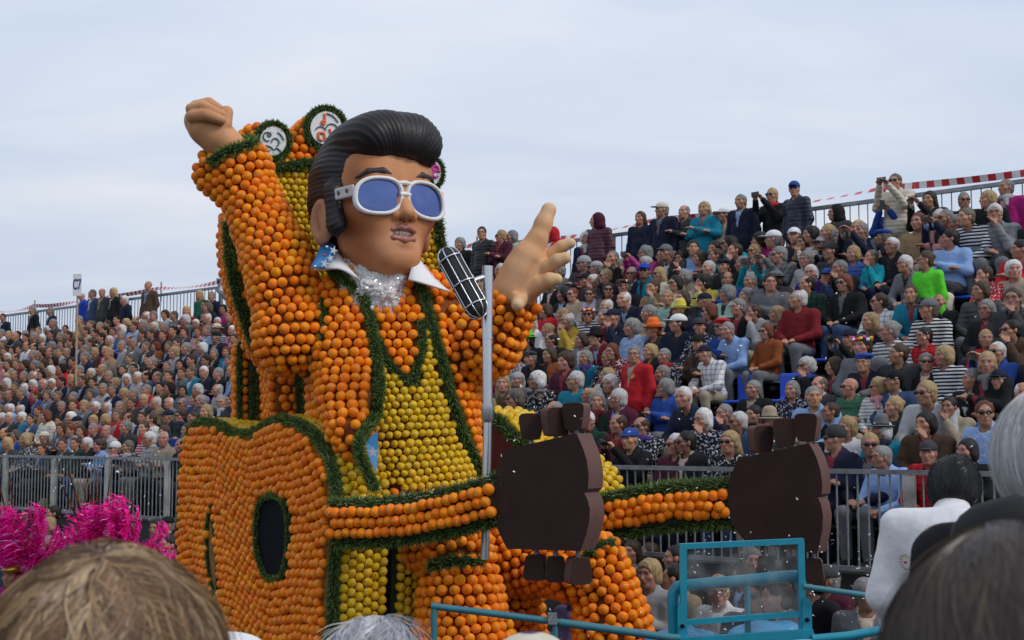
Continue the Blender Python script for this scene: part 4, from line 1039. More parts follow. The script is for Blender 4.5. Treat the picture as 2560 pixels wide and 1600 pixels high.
rp, rn = rim_fruit(bpn, bout, 0.40, 0.084, 0.02, 7); k = vis_cull(rp, rn, -0.35); LB.append((bc, 'o', rp[k], rn[k], 0.042))
fruits(bb, LB, 8, 300, lambda pj, p: inpoly(pj, [(560, 420), (700, 420), (830, 900), (640, 900)]) | inpoly(pj, [(790, 500), (870, 280), (1080, 290), (1060, 400), (1075, 640), (1050, 740), (800, 740)]))
garland('face_garland', bb, bpn.w(bin_, 0.05), 0.07, 1700, 31, closed=True)
garland('side_garland', bb, [bpn.w(np.array(bpn.on(*p)), 0.0) + (-bpn.R * 0.05) for p in [(584, 560), (588, 640), (602, 720), (628, 800), (652, 870)]], 0.07, 2600, 32)
garland('side_garland', bb, [bpn.w(np.array(bpn.on(*p)), 0.05) for p in [(742, 935), (744, 990), (748, 1045)]], 0.06, 2400, 40)
M_badge = mat('white_badge', (0.72, 0.73, 0.72), 0.4, noise=0.06, nscale=25); M_inkg = mat('grey_ink', (0.10, 0.11, 0.13), 0.5); M_inko = mat('orange_ink', (0.80, 0.16, 0.04), 0.5); M_inkp = mat('pink_ink', (0.55, 0.03, 0.25), 0.5); M_mint = mat('mint_foil', (0.45, 0.66, 0.58), 0.25, 0.4)
for bi_, (c, r_) in enumerate(bad):
    dsk = np.array([bpn.on(c[0] + r_[0] * math.cos(a), c[1] + r_[1] * math.sin(a)) for a in np.linspace(0, -2 * np.pi, 36, endpoint=False)])
    cc = dsk.mean(0); rr = np.abs(dsk - cc).max(0)
    bo = extrude('badge', bpn, dsk, 0.03, M_badge, bb, 0.07)
    garland('badge_garland', bb, bpn.w(cc + (dsk - cc) * 1.24, 0.05), 0.046, 2600, 33 + bi_, closed=True)
    def ink(pts, m, wd=0.006):
        p3 = bpn.w(cc + np.array(pts) * rr, 0.078); g = MB(); g.tube(smoothpoly(p3, 4, False) - BL, wd, 5); obj('ink_line', g.mesh('ink_line', [m], True), bb, None).parent = bo
    arc = lambda x, y, r0, a0, a1, k=9: [(x + r0 * math.cos(t), y + r0 * math.sin(t)) for t in np.linspace(a0, a1, k)]
    if bi_ == 0:
        ink(arc(-.45, .25, .3, 0.3, 5.2), M_inkg); ink(arc(.15, -.1, .28, -1.2, 3.2), M_inkg); ink([(-.6, -.35), (-.2, -.45), (.05, -.62), (.3, -.5), (.6, -.75)], M_inkg); ink(arc(-.3, .4, .12, 0, 6), M_inkg); ink([(.3, .6), (.55, .45), (.8, .1)], M_inkg); ink(arc(-.45, -.6, .2, 2, 6), M_inkg)
        for x_, y_ in ((.55, .0), (-.2, .55), (.1, -.8), (.5, -.55)):
            e = extrude('foil_patch', bpn, cc + np.array([(x_ + .16 * math.cos(t), y_ + .12 * math.sin(t)) for t in np.linspace(0, -2 * np.pi, 10, endpoint=False)]) * rr, 0.003, M_mint, bb, 0.0735, bo)
    elif bi_ == 1:
        ink([(-.12, .85), (-.12, .35)], M_inko, .012); ink(arc(-.2, .3, .1, 0, 6.2), M_inko, .012); ink([(-.5, -.35), (-.15, -.35), (-.1, -.75)], M_inko, .012); ink([(-.5, -.35), (-.48, -.7), (-.25, -.8)], M_inko, .012); ink([(.2, -.05), (.35, -.4), (.55, -.5), (.8, -.3)], M_inko, .012)
        ink(arc(.35, -.1, .38, 0, 2.9), M_inkg); ink(arc(-.35, -.3, .35, .4, 2.8), M_inkg); ink([(.0, .88), (.4, .75), (.75, .4)], M_inkg); ink([(0, -.6), (.12, -.85)], M_inkg)
    else:
        ink(arc(.2, .1, .5, 0, 5.5), M_inkp, .012); ink([(-.6, -.6), (-.2, -.1), (.3, .2), (.8, .1)], M_inkp, .012); ink(arc(.0, .5, .3, 0, 6), M_inkp, .009); ink([(-.4, .8), (.1, .7)], M_inkg)
# post below the board with two orange columns
po = thing('orange_post', 'dark green post with two columns of single oranges below the raised sleeve', 'post', tuple(P(640, 1100, 12.9)))
PL_ = np.array(po.location); pp = Plane(P(632, 960, 12.9), math.radians(18))
ppoly = np.array([pp.on(*p) for p in [(600, 856), (668, 852), (674, 1075), (600, 1075)]])
pc = extrude('post_core', pp, ppoly, 0.3, M_felt, po)
LP = []
for x_ in (611, 656):
    y_ = np.arange(868, 1065, 21.5); pts = np.array([pp.w(pp.on(x_, yy), 0.01) for yy in y_]); LP.append((pc, 'o', pts, np.tile(pp.N, (len(pts), 1)), 0.041))
rp, rn = rim_fruit(pp, ppoly, 0.27, 0.084, 0.06, 9, lambda q: (q[:, 1] < ppoly[:, 1].max() - .05)); k = vis_cull(rp, rn, -0.1); LP.append((pc, 'o', rp[k], rn[k], 0.041)); fruits(po, LP, 9, 300)
garland('post_garland', po, [pp.w(pp.on(600, y), 0.02) for y in (1070, 960, 860)] + [pp.w(pp.on(634, 852), 0.02), pp.w(pp.on(668, 856), 0.02)], 0.05, 2000, 41)
garland('post_garland', po, [pp.w(pp.on(634, y), 0.02) for y in (1070, 960, 860)], 0.06, 2200, 42)

# ---- microphone on its silver pole
mic = thing('microphone_stand', 'giant black caged microphone on a tall silver pole before the open hand', 'microphone', tuple(P(1213, 1460, 10.4)))
ML = np.array(mic.location); YM = 10.4
M_alu = mat('bare_aluminium', (0.62, 0.63, 0.65), 0.28, 0.95, noise=0.06, nscale=5); M_foam = mat('black_foam', (0.016, 0.016, 0.018), 0.75, bump=0.4, bscale=90)
for (a, b, r_) in (((1219, 665), (1218, 845), .040), ((1218, 845), (1219, 1020), .0375), ((1219, 1052), (1212, 1398), .033)):
    g = MB(); g.tube([P(*a, YM) - ML, P(*b, YM) - ML], r_, 20); obj('pole_section', autosmooth(g.mesh('pole_section', [M_alu]), 50), mic)
g = MB(); g.tube([P(1219, 1012, YM) - ML, P(1219, 1044, YM) - ML, P(1219, 1056, YM) - ML], [.047, .047, .036], 20); obj('pole_collar', autosmooth(g.mesh('pole_collar', [M_alu]), 50), mic)
for y_ in (722, 845):
    g = MB(); g.tube([P(1219, y_ - 2, YM) - ML, P(1219, y_ + 2, YM) - ML], .0425, 20); obj('pole_joint', autosmooth(g.mesh('pole_joint', [M_alu]), 50), mic)
ma, mb_ = P(1123, 646, YM - .02), P(1190, 768, YM - .12); mr = .088
cp = SDF().cone(ma, mb_, mr * 0.93, mr * 0.93); V, Q = cp.nets(0.014); mi_ = obj('microphone_head', mesh_np('microphone_head', V - ML, Q, [M_foam], True), mic)
axm = (mb_ - ma) / np.linalg.norm(mb_ - ma); e1 = np.cross(axm, [0, -1, 0]); e1 /= np.linalg.norm(e1); e2 = np.cross(axm, e1)
for i in range(8):
    a = 2 * math.pi * i / 8 + 0.2; dr = e1 * math.cos(a) + e2 * math.sin(a); pts = [ma - axm * mr * math.cos(t) + dr * mr * math.sin(t) for t in np.linspace(0.05, math.pi / 2, 6)] + [mb_ + axm * mr * math.sin(t) + dr * mr * math.cos(t) for t in np.linspace(0, math.pi / 2 - 0.3, 5)]
    g = MB(); g.tube(np.array(pts) - ML, .0050, 6); obj('cage_wire', g.mesh('cage_wire', [M_alu], True), mi_)
for t in (0.04, 0.55, 0.98):
    c = ma + (mb_ - ma) * t; g = MB(); pts = [c + mr * 1.02 * (e1 * math.cos(a) + e2 * math.sin(a)) for a in np.linspace(0, 2 * np.pi, 25)]; g.tube(np.array(pts) - ML, .0078, 6, False); obj('cage_ring', g.mesh('cage_ring', [M_alu], True), mi_)
g = MB(); g.tube([P(1172, 706, YM - .07) - ML, P(1219, 690, YM) - ML], .022, 8); obj('arm', g.mesh('arm', [M_alu], True), mic)
# thin strut under the neck
g = MB(); g.tube([P(1060, 1330, 10.5), P(1105, 1368, 10.75)], .008, 6); o = obj('strut', g.mesh('strut', [M_galv], True)); tag(o, 'thin steel strut between the guitar neck and the thigh', 'strut')

# float deck under everything
dk = thing('float_deck', 'flat float deck carrying the giant figure', 'float deck', (0, 12.0, 0.0))
zt = 0.95
g = MB(); g.box((-0.7, 0.2, zt - 0.12), (3.4, 3.0, 0.12)); obj('deck_board', g.mesh('deck_board', [M_dark]), dk)
M_rub = mat('tyre_rubber', (0.02, 0.02, 0.02), 0.8)
for x_ in (-3.0, 1.6):
    for y_ in (-2.2, 2.6):
        g = MB(); g.tube([(x_ - .12, y_, .38), (x_ + .12, y_, .38)], .38, 24); obj('wheel', autosmooth(g.mesh('wheel', [M_rub]), 40), dk)
for x_ in (-3.0, 1.6): g = MB(); g.box((x_, 0.2, 0.6), (0.08, 2.9, 0.23)); obj('chassis_beam', g.mesh('chassis_beam', [M_dark]), dk)

# ---- blue tube rail and screen
M_teal = mat('teal_paint', (0.010, 0.24, 0.34), 0.35, 0, 0.5, noise=0.12, nscale=9); M_teal2 = mat('dull_teal_paint', (0.035, 0.16, 0.20), 0.45, noise=0.15, nscale=9)
M_sheet = mat('blue_plastic_sheet', (0.07, 0.30, 0.55), 0.4, noise=0.2, nscale=8)
YR = 9.4
rl = thing('blue_guard_rail', 'thin blue tube guard rail sloping along the bottom in front of the figure legs', 'guard rail', tuple(P(1300, 1700, YR)))
R0 = np.array(rl.location)
for pts, r_ in (([(1085, 1640), (1085, 1522)], .022), ([(1078, 1515), (1200, 1530), (1380, 1553), (1400, 1556)], .023), ([(1400, 1556), (1560, 1578), (1660, 1592), (1700, 1596)], .026), ([(1388, 1660), (1388, 1560)], .018)):
    g = MB(); g.tube([P(*p, YR) - R0 for p in pts], r_, 12); obj('rail_tube', g.mesh('rail_tube', [M_teal2], True), rl)
g = MB(); g.box(P(1381, 1546, YR) - R0, (.03, .035, .035)); g.tube([P(1374, 1555, YR - .03) - R0, P(1384, 1535, YR - .03) - R0], .01, 6); obj('tube_clamp', g.mesh('tube_clamp', [M_galv]), rl)
sf = thing('screen_frame', 'turquoise steel frame holding a confetti flecked clear screen at lower right', 'screen frame', tuple(P(1850, 1700, 9.6)))
F0 = np.array(sf.location); YS = 9.6
def bar(nm, a, b, w_, m=M_teal, y=YS, d_=.03):
    A = P(*a, y) - F0; B = P(*b, y) - F0; ax = (B - A) / np.linalg.norm(B - A); n_ = np.array([0, 1.0, 0]); n_ -= ax * (n_ @ ax); n_ /= np.linalg.norm(n_); up = np.cross(ax, n_)
    g = MB(); g.box((A + B) / 2, (np.linalg.norm(B - A) / 2, d_, w_), np.stack([ax, n_, up], 1)); return obj(nm, g.mesh(nm, [m]), sf)
bar('frame_upright', (1707, 1364), (1709, 1584), .022); bar('frame_upright', (2001, 1352), (2006, 1584), .022)
bar('frame_top', (1699, 1366), (2008, 1352), .018, d_=.031); bar('frame_sill', (1713, 1556), (2000, 1534), .018, d_=.028); bar('frame_foot', (1690, 1606), (2032, 1584), .030, y=YS - .06)
for pts, r_ in (([(1686, 1600), (1682, 1500), (1690, 1474), (1712, 1464), (1850, 1452), (1980, 1440), (1998, 1450), (2003, 1470)], .040), ([(1868, 1458), (1870, 1600)], .022)):
    p3 = np.array([P(*p, YS + .08) - F0 for p in pts]); g = MB(); g.tube(smoothpoly(p3, 5, False) if len(pts) > 2 else p3, r_, 14); obj('tube_hoop', g.mesh('tube_hoop', [M_teal], True), sf)
for x_, y_ in ((1706, 1556), (2018, 1540)):
    pl_ = Plane(P(x_, y_, YS - .04), 0.0); pg = np.array([(-.032, -.12), (.032, -.12), (.032, .09), (.018, .12), (-.018, .12), (-.032, .09)])
    extrude('gusset', pl_, pg, .012, M_teal, sf)
    g = MB(); g.tube([P(x_, y_ + 10, YS - .056) - F0, P(x_, y_ + 10, YS - .052) - F0], .016, 12); obj('bolt_hole', g.mesh('bolt_hole', [M_hole]), sf)
M_glass = bpy.data.materials.new('clear_screen'); M_glass.use_nodes = True; t_ = M_glass.node_tree; t_.nodes.clear(); nn = t_.nodes.new
o_ = nn('ShaderNodeOutputMaterial'); tr = nn('ShaderNodeBsdfTransparent'); gs = nn('ShaderNodeBsdfGlossy'); gs.inputs['Roughness'].default_value = .05; df = nn('ShaderNodeBsdfDiffuse'); df.inputs['Color'].default_value = (.7, .72, .72, 1); tr.inputs['Color'].default_value = (.93, .95, .95, 1)
tc_ = nn('ShaderNodeTexCoord'); nz = nn('ShaderNodeTexNoise'); nz.inputs['Scale'].default_value = 5; nz.inputs['Detail'].default_value = 6; t_.links.new(tc_.outputs['Object'], nz.inputs['Vector'])
mr_ = nn('ShaderNodeMapRange'); mr_.inputs['From Min'].default_value = .42; mr_.inputs['From Max'].default_value = .75; mr_.inputs['To Min'].default_value = .02; mr_.inputs['To Max'].default_value = .16; t_.links.new(nz.outputs['Fac'], mr_.inputs['Value'])
m1 = nn('ShaderNodeMixShader'); m2 = nn('ShaderNodeMixShader'); t_.links.new(mr_.outputs[0], m1.inputs[0]); t_.links.new(tr.outputs[0], m1.inputs[1]); t_.links.new(df.outputs[0], m1.inputs[2]); m2.inputs[0].default_value = .05; t_.links.new(m1.outputs[0], m2.inputs[1]); t_.links.new(gs.outputs[0], m2.inputs[2]); t_.links.new(m2.outputs[0], o_.inputs[0])
c_ = [P(1712, 1370, YS) - F0, P(2000, 1358, YS) - F0, P(2002, 1584, YS) - F0, P(1712, 1592, YS) - F0]
g = MB(); V = np.array(c_ + [p + np.array([0, .008, 0]) for p in c_]); g.add(V, [[0, 3, 2, 1], [4, 5, 6, 7], [0, 1, 5, 4], [1, 2, 6, 5], [2, 3, 7, 6], [3, 0, 4, 7]]); obj('clear_pane', g.mesh('clear_pane', [M_glass]), sf)
rs_ = thing('blue_guard_rail', 'blue tube guard rail running from the clear screen to the right', 'guard rail', tuple(P(2100, 1700, 9.5))); R1 = np.array(rs_.location)
for pts, r_, m_ in (([(2008, 1466), (2190, 1492)], .020, M_teal2), ([(2030, 1598), (2120, 1590), (2200, 1576)], .030, M_teal)):
    g = MB(); g.tube([P(*p, 9.5) - R1 for p in pts], r_, 12); obj('rail_tube', g.mesh('rail_tube', [m_], True), rs_)
# crumpled blue plastic sheeting at the foot of the screen
def lump(px, py, y, rx, rz, seed):
    s_ = SDF().ell((0, 0, 0), (rx, rx * .7, rz)); V, Q = s_.nets(.03); V = V + s_.grad(V) * (0.05 * vnoise(V, 14, seed) + .03 * vnoise(V, 35, seed + 1))[:, None]
    o = obj('plastic_sheeting', mesh_np('plastic_sheeting', V, Q, [M_sheet], False), None, tuple(P(px, py, y))); return o
tag(lump(1930, 1610, 10.1, .32, .18, 1), 'crumpled blue plastic sheeting behind the right half of the clear screen', 'plastic sheet')
tag(lump(1700, 1612, 10.0, .28, .12, 2), 'crumpled blue plastic sheeting at the left foot of the clear screen', 'plastic sheet')
# ---------------------------------------------------------------- spectators
COL = dict(black=(.010, .010, .012), navy=(.010, .014, .034), blue=(.02, .06, .26), royal=(.012, .05, .40), sky=(.22, .34, .58), teal=(.01, .17, .25), turquoise=(.01, .28, .33), green=(.015, .10, .05), dgreen=(.012, .035, .025), lime=(.09, .55, .03),
    mint=(.30, .47, .40), grey=(.13, .135, .145), lgrey=(.34, .34, .35), dgrey=(.04, .041, .045), white=(.66, .65, .66), cream=(.55, .50, .40), beige=(.34, .28, .20), tan=(.25, .17, .09), brown=(.07, .04, .025), rust=(.24, .062, .016), red=(.46, .014, .022), dred=(.16, .012, .016), maroon=(.06, .010, .022),
    magenta=(.32, .012, .14), pink=(.50, .22, .24), purple=(.06, .025, .16), lilac=(.24, .17, .34), yellow=(.52, .33, .05), gold=(.60, .50, .08), orange=(.82, .16, .02), denim=(.035, .065, .14))
CNAME = dict(dgreen='dark green', lgrey='light grey', dgrey='dark grey', dred='dark red', sky='light blue', royal='bright blue', lime='lime green')
cn = lambda c: CNAME.get(c, c)
HAIRC = dict(w=(.55, .535, .52), g=(.20, .195, .19), d=(.014, .011, .010), n=(.055, .032, .019), y=(.36, .25, .12), r=(.13, .035, .014), a=(.115, .095, .075))
HAIRN = dict(w='white', g='grey', d='dark', n='brown', y='blond', r='auburn', a='grey-brown')

M_skin = mat('skin', src='both', rough=0.5, spec=0.35, noise=0.06, nscale=18)
M_hair = mat('hair', src='both', rough=0.55, spec=0.3, noise=0.22, nscale=70, bump=0.35, bscale=110)
M_trous = mat('trouser_cloth', src='both', rough=0.85, spec=0.2, noise=0.15, nscale=12)
M_hat = mat('hat_cloth', src='both', rough=0.8, spec=0.2, noise=0.08, nscale=30)
M_lensd = mat('dark_lens', (0.008, 0.008, 0.009), 0.15); M_wire = mat('glasses_frame', (0.06, 0.05, 0.045), 0.4)
def cloth(name, kind):
    m = bpy.data.materials.new(name); m.use_nodes = True; t = m.node_tree; b = t.nodes['Principled BSDF']; n = t.nodes.new; l = t.links.new
    b.inputs['Roughness'].default_value = .85 if kind != 'puffer' else .55; b.inputs['Specular IOR Level'].default_value = .2 if kind != 'puffer' else .4
    oi = n('ShaderNodeObjectInfo'); tcn = n('ShaderNodeTexCoord').outputs['Object']; sx = n('ShaderNodeSeparateXYZ'); l(tcn, sx.inputs[0])
    def mth(op, a, v=None):
        q = n('ShaderNodeMath'); q.operation = op
        (l(a, q.inputs[0]) if not isinstance(a, (int, float)) else setattr(q.inputs[0], 'default_value', a))
        if v is not None: (l(v, q.inputs[1]) if not isinstance(v, (int, float)) else setattr(q.inputs[1], 'default_value', v))
        return q.outputs[0]
    def mixc(f, a, bcol):
        q = n('ShaderNodeMix'); q.data_type = 'RGBA'; l(f, q.inputs['Factor']); l(a, q.inputs['A'])
        (l(bcol, q.inputs['B']) if not isinstance(bcol, tuple) else setattr(q.inputs['B'], 'default_value', (*bcol, 1))); return q.outputs['Result']
    c = oi.outputs['Color']
    if kind == 'coat':
        at = n('ShaderNodeAttribute'); at.attribute_name = 'Col'; s2 = n('ShaderNodeSeparateColor'); l(at.outputs['Color'], s2.inputs[0])
        rp = n('ShaderNodeValToRGB'); rp.color_ramp.interpolation = 'CONSTANT'; e = rp.color_ramp.elements
        e[0].position = 0; e[0].color = (.50, .50, .52, 1); e[1].position = .14; e[1].color = (.018, .018, .022, 1)
        for p_, cc in ((.42, (.22, .30, .45, 1)), (.55, (.30, .25, .20, 1)), (.68, (.20, .03, .04, 1)), (.78, (.12, .12, .13, 1)), (.9, (.5, .38, .3, 1))): q = e.new(p_); q.color = cc
        l(oi.outputs['Random'], rp.inputs[0]); c = mixc(s2.outputs[0], c, rp.outputs[0])
    if kind == 'stripe':
        w = mth('GREATER_THAN', mth('SINE', mth('MULTIPLY', sx.outputs['Z'], 150)), 0.05); c = mixc(w, c, (.62, .62, .62))
    if kind == 'check':
        w = mth('GREATER_THAN', mth('SINE', mth('MULTIPLY', sx.outputs['Z'], 85)), .75); w2 = mth('GREATER_THAN', mth('SINE', mth('MULTIPLY', sx.outputs['X'], 85)), .75)
        g_ = n('ShaderNodeMix'); g_.data_type = 'RGBA'; g_.blend_type = 'MULTIPLY'; l(mth('MULTIPLY', mth('ADD', w, w2), .5), g_.inputs['Factor']); l(c, g_.inputs['A']); g_.inputs['B'].default_value = (.25, .25, .3, 1); c = g_.outputs['Result']
    if kind == 'floral':
        v = n('ShaderNodeTexNoise'); v.inputs['Scale'].default_value = 38; l(tcn, v.inputs['Vector']); c = mixc(mth('GREATER_THAN', v.outputs['Fac'], .57), c, (.52, .50, .50))
    if kind == 'band':
        w = mth('GREATER_THAN', mth('SINE', mth('MULTIPLY', sx.outputs['Z'], 26)), 0.1); c = mixc(w, c, (.02, .02, .035))
    z = n('ShaderNodeTexNoise'); z.inputs['Scale'].default_value = 9; z.inputs['Detail'].default_value = 5; l(tcn, z.inputs['Vector'])
    hv = n('ShaderNodeHueSaturation'); l(c, hv.inputs['Color']); l(mth('ADD', mth('MULTIPLY', z.outputs['Fac'], .5), .75), hv.inputs['Value']); l(hv.outputs[0], b.inputs['Base Color'])
    bp = n('ShaderNodeBump'); bp.inputs['Distance'].default_value = .03; l(bp.outputs[0], b.inputs['Normal'])
    if kind == 'puffer': bp.inputs['Strength'].default_value = .22; l(mth('ABSOLUTE', mth('SINE', mth('MULTIPLY', sx.outputs['Z'], 52))), bp.inputs['Height'])
    else: bp.inputs['Strength'].default_value = .5; l(z.outputs['Fac'], bp.inputs['Height'])
    return m
CL = {k: cloth('cloth_' + k, k) for k in ('coat', 'knit', 'stripe', 'check', 'floral', 'puffer', 'band')}
GARM = dict(coat=('coat', 'coat'), jacket=('coat', 'jacket'), sweater=('knit', 'sweater'), shirt=('knit', 'shirt'), top=('knit', 'top'), puffer=('puffer', 'puffer jacket'), stripe=('stripe', 'striped top'), check=('check', 'checked shirt'), floral=('floral', 'flowered top'), vest=('knit', 'vest'), band=('band', 'banded sweater'))

# --- bodies
def limb(S, pts, rs, k=.03): S.chain(pts, rs, k)
def pose_joints(pose):
    st = pose.startswith('st'); dz = .40 if st else 0.0
    J = dict(pel=(0, .0, .54 + dz), waist=(0, .01, .72 + dz), chest=(0, .03, .90 + dz), neck=(0, .015, 1.045 + dz), head=(0, -.02, 1.185 + dz))
    ln = {'lean': .16, 'chin': .08, 'lap': .03}.get(pose, 0)
    for k, w in (('waist', .25), ('chest', .65), ('neck', 1), ('head', 1.25)): J[k] = (0, J[k][1] - ln * w, J[k][2] - ln * .25 * w)
    if 'bow' in pose: J['neck'] = (0, -.08, 1.425); J['head'] = (0, -.14, 1.535)
    sh = [(s * .185, J['chest'][1] + .0, J['chest'][2] + .085) for s in (-1, 1)]
    z = J['chest'][2]; y = J['chest'][1] - .03
    A = {'lap': [((s * .255, y - .05, z - .17), (s * .085, y - .25, z - .25)) for s in (-1, 1)], 'lean': [((s * .25, y - .10, z - .20), (s * .07, y - .26, z - .27)) for s in (-1, 1)],
         'fold': [((s * .25, y - .06, z - .16), (-s * .07, y - .18 - .03 * (s > 0), z - .09 + .03 * s)) for s in (-1, 1)],
         'chin': [((-.25, y - .05, z - .17), (-.04, y - .22, z - .20)), ((.18, y - .18, z - .17), (.035, J['head'][1] - .10, J['head'][2] - .16))],
         'phone': [((s * .22, y - .14, z - .10), (s * .065, y - .34, z + .19)) for s in (-1, 1)],
         'bow': [((s * .245, y + .05, z - .17), (s * .22, y - .1, z - .38)) for s in (-1, 1)],
         'down': [((s * .245, y + .05, z - .17), (s * .245, y - .03, z - .40)) for s in (-1, 1)]}[pose[2:] if st else pose]
    if st: L = [((s * .09, .0, .90), (s * .10, -.01, .50), (s * .105, .02, .09)) for s in (-1, 1)]
    else: L = [((s * .09, .0, .52), (s * .115, -.35, .53), (s * .115, -.30, .09)) for s in (-1, 1)]
    return J, sh, A, L
def head_prims(S, H, R):
    H = np.array(H); w = lambda *v: H + R @ np.array(v)
    S.ell(w(0, .012, .03), (.074, .094, .086), .02, 'u', R).ell(w(0, -.02, -.03), (.062, .073, .086), .03, 'u', R).ell(w(0, -.060, -.088), (.027, .024, .021), .03, 'u', R)
    S.cone(w(-.036, -.078, .030), w(.036, -.078, .030), .012, .012, .02).ell(w(-.03, -.099, .012), (.017, .016, .0105), .01, 's', R).ell(w(.03, -.099, .012), (.017, .016, .0105), .01, 's', R)
    S.cone(w(0, -.084, .014), w(0, -.106, -.028), .009, .0125, .012).ell(w(0, -.086, -.054), (.025, .013, .012), .01, 'u', R)
    for s in (-1, 1): S.ell(w(s * .076, .006, -.006), (.010, .020, .030), .008, 'u', R).ell(w(s * .045, -.05, -.02), (.026, .026, .022), .02, 'u', R)
def hand_prims(S, wr, d, s_, close):
    d = np.array(d); d /= np.linalg.norm(d); up = np.array([0, 0, 1.0]); sd = np.cross(d, up); sd /= np.linalg.norm(sd) + 1e-9; n_ = np.cross(sd, d)
    wr = np.array(wr); S.cone(wr, wr + d * .055, .026, .034, .02)
    for i in range(4):
        b = wr + d * .075 + sd * (i - 1.5) * .019; l = (.036, .042, .040, .031)[i]; m_ = b + d * l - n_ * .008; S.chain([b, m_, m_ + d * l * .55 - n_ * (.025 if close else .012)], [.0115, .0105, .009], .006)
    S.chain([wr + d * .03 - sd * s_ * .028, wr + d * .065 - sd * s_ * .05, wr + d * .092 - sd * s_ * .05 - n_ * .01], [.014, .012, .010], .008)
def body_sdf(pose, yaw):
    J, sh, A, L = pose_joints(pose); S = SDF(); Rr = rotz(math.radians(yaw))
    S.ell(J['pel'], (.15, .11, .10)).ell(J['waist'], (.135, .10, .16), .08).ell(np.array(J['chest']) + (0, 0, .0), (.16, .10, .14), .08)
    S.cone(sh[0], sh[1], .05, .05, .06); S.cone(J['neck'], np.array(J['head']) + (0, .01, -.06), .058, .052, .03)
    for i in (0, 1):
        e, w_ = A[i]; S.chain([sh[i], e, w_], [.052, .042, .028], .02); d = np.array(w_) - np.array(e); d = d / np.linalg.norm(d)
        if 'lap' in pose or pose == 'lean': d = d + np.array([(0.8 if i == 0 else -.8), -.1, -.2])
        hand_prims(S, w_, d, -1 if i == 0 else 1, True)
        h_, k_, a_ = L[i]; S.chain([h_, k_, a_], [.075, .055, .038], .03); S.cone((a_[0], a_[1] + .02, .05), (a_[0] * 1.1, a_[1] - .15, .035), .045, .035, .03)
    head_prims(S, J['head'], Rr); return S, J, Rr
def make_body(pose, yaw, h=.016, fine=.0078):
    S, J, R = body_sdf(pose, yaw); H = np.array(J['head'])
    V, Q = S.nets(h, dense=((-.11, .11, fine), (H[1] - .14, H[1] + .13, fine), (H[2] - .125, H[2] + .13, fine)))
    q = (V - H) @ R; c = np.ones((len(V), 3)); x, y, z = q.T
    def sp(cn_, rd, cc, w=1): 
        k = np.exp(-(((q - np.array(cn_)) / np.array(rd)) ** 2).sum(1)) * w; c[:] = c * (1 - k[:, None]) + np.array(cc) * k[:, None]
    hm = np.abs(z) < .14
    for s in (-1, 1):
        sp((s * .03, -.09, .010), (.015, .03, .008), (.26, .22, .21), .85); sp((s * .031, -.09, .033), (.022, .03, .007), (.45, .38, .33), .7); sp((s * .043, -.07, -.025), (.022, .04, .02), (1.08, .80, .74), .5); sp((s * .076, .0, -.005), (.02, .03, .035), (1.05, .82, .76), .6)
    sp((0, -.1, -.055), (.024, .03, .008), (.80, .50, .48), .8); sp((0, -.11, -.03), (.014, .02, .014), (1.1, .82, .76), .5); sp((0, -.085, -.072), (.02, .02, .007), (.75, .65, .6), .5)
    return V, Q, c
def make_jacket(pose, h=.018, hood=False, long_=False):
    J, sh, A, L = pose_joints(pose); S = SDF(); c = np.array
    S.ell(c(J['waist']) + (0, -.01, -.03), (.175, .14, .19)).ell(c(J['chest']) + (0, -.005, .0), (.195, .135, .17), .08).cone(sh[0], sh[1], .066, .066, .06)
    S.ell(c(J['pel']) + (0, 0, .03), (.185, .145, .10), .06)
    if pose.startswith('st') : S.ell(c(J['pel']) + (0, 0, -.05), (.19, .145, .16), .06)
    for i in (0, 1): S.chain([sh[i], A[i][0], c(A[i][1]) * .96 + c(A[i][0]) * .04], [.070, .060, .046], .04)
    S.cone(c(J['neck']) + (0, .02, -.03), c(J['neck']) + (0, .012, .015), .082, .076, .04)
    if hood: S.ell(c(J['neck']) + (0, .09, -.02), (.10, .055, .07), .04)
    S.cone(c(J['neck']) + (0, -.03, -.01), c(J['neck']) + (0, -.05, .10), .052, .06, .01, 's')
    V, Q = S.nets(h); n_ = S.grad(V); V2 = V + n_ * (.007 * vnoise(V, 34, 3) + .005 * vnoise(V, 75, 5))[:, None]
    zr = (V[:, 2] - J['waist'][2]) / (J['neck'][2] - J['waist'][2]); inner = (n_[:, 1] < -.15) & (np.abs(V[:, 0]) < .006 + .058 * np.clip(zr, 0, 1.1) ** 1.6) & (zr > .15) & (np.abs(V[:, 0]) < .085)
    return V2, Q, np.repeat(inner.astype(float)[:, None], 3, 1)
def make_trous(pose, h=.022):
    J, sh, A, L = pose_joints(pose); S = SDF(); S.ell(np.array(J['pel']) + (0, .01, -.02), (.175, .135, .10))
    for i in (0, 1): S.chain([L[i][0], L[i][1], (L[i][2][0], L[i][2][1], .12)], [.095, .072, .058], .04)
    n0 = len(S.p)
    for i in (0, 1): S.cone((L[i][2][0], L[i][2][1] + .03, .05), (L[i][2][0] * 1.1, L[i][2][1] - .17, .04), .052, .042, .01)
    V, Q = S.nets(h); c = np.ones((len(V), 3)); c[V[:, 2] < .105] = (.25, .2, .2); return V, Q, c
POSES = {}
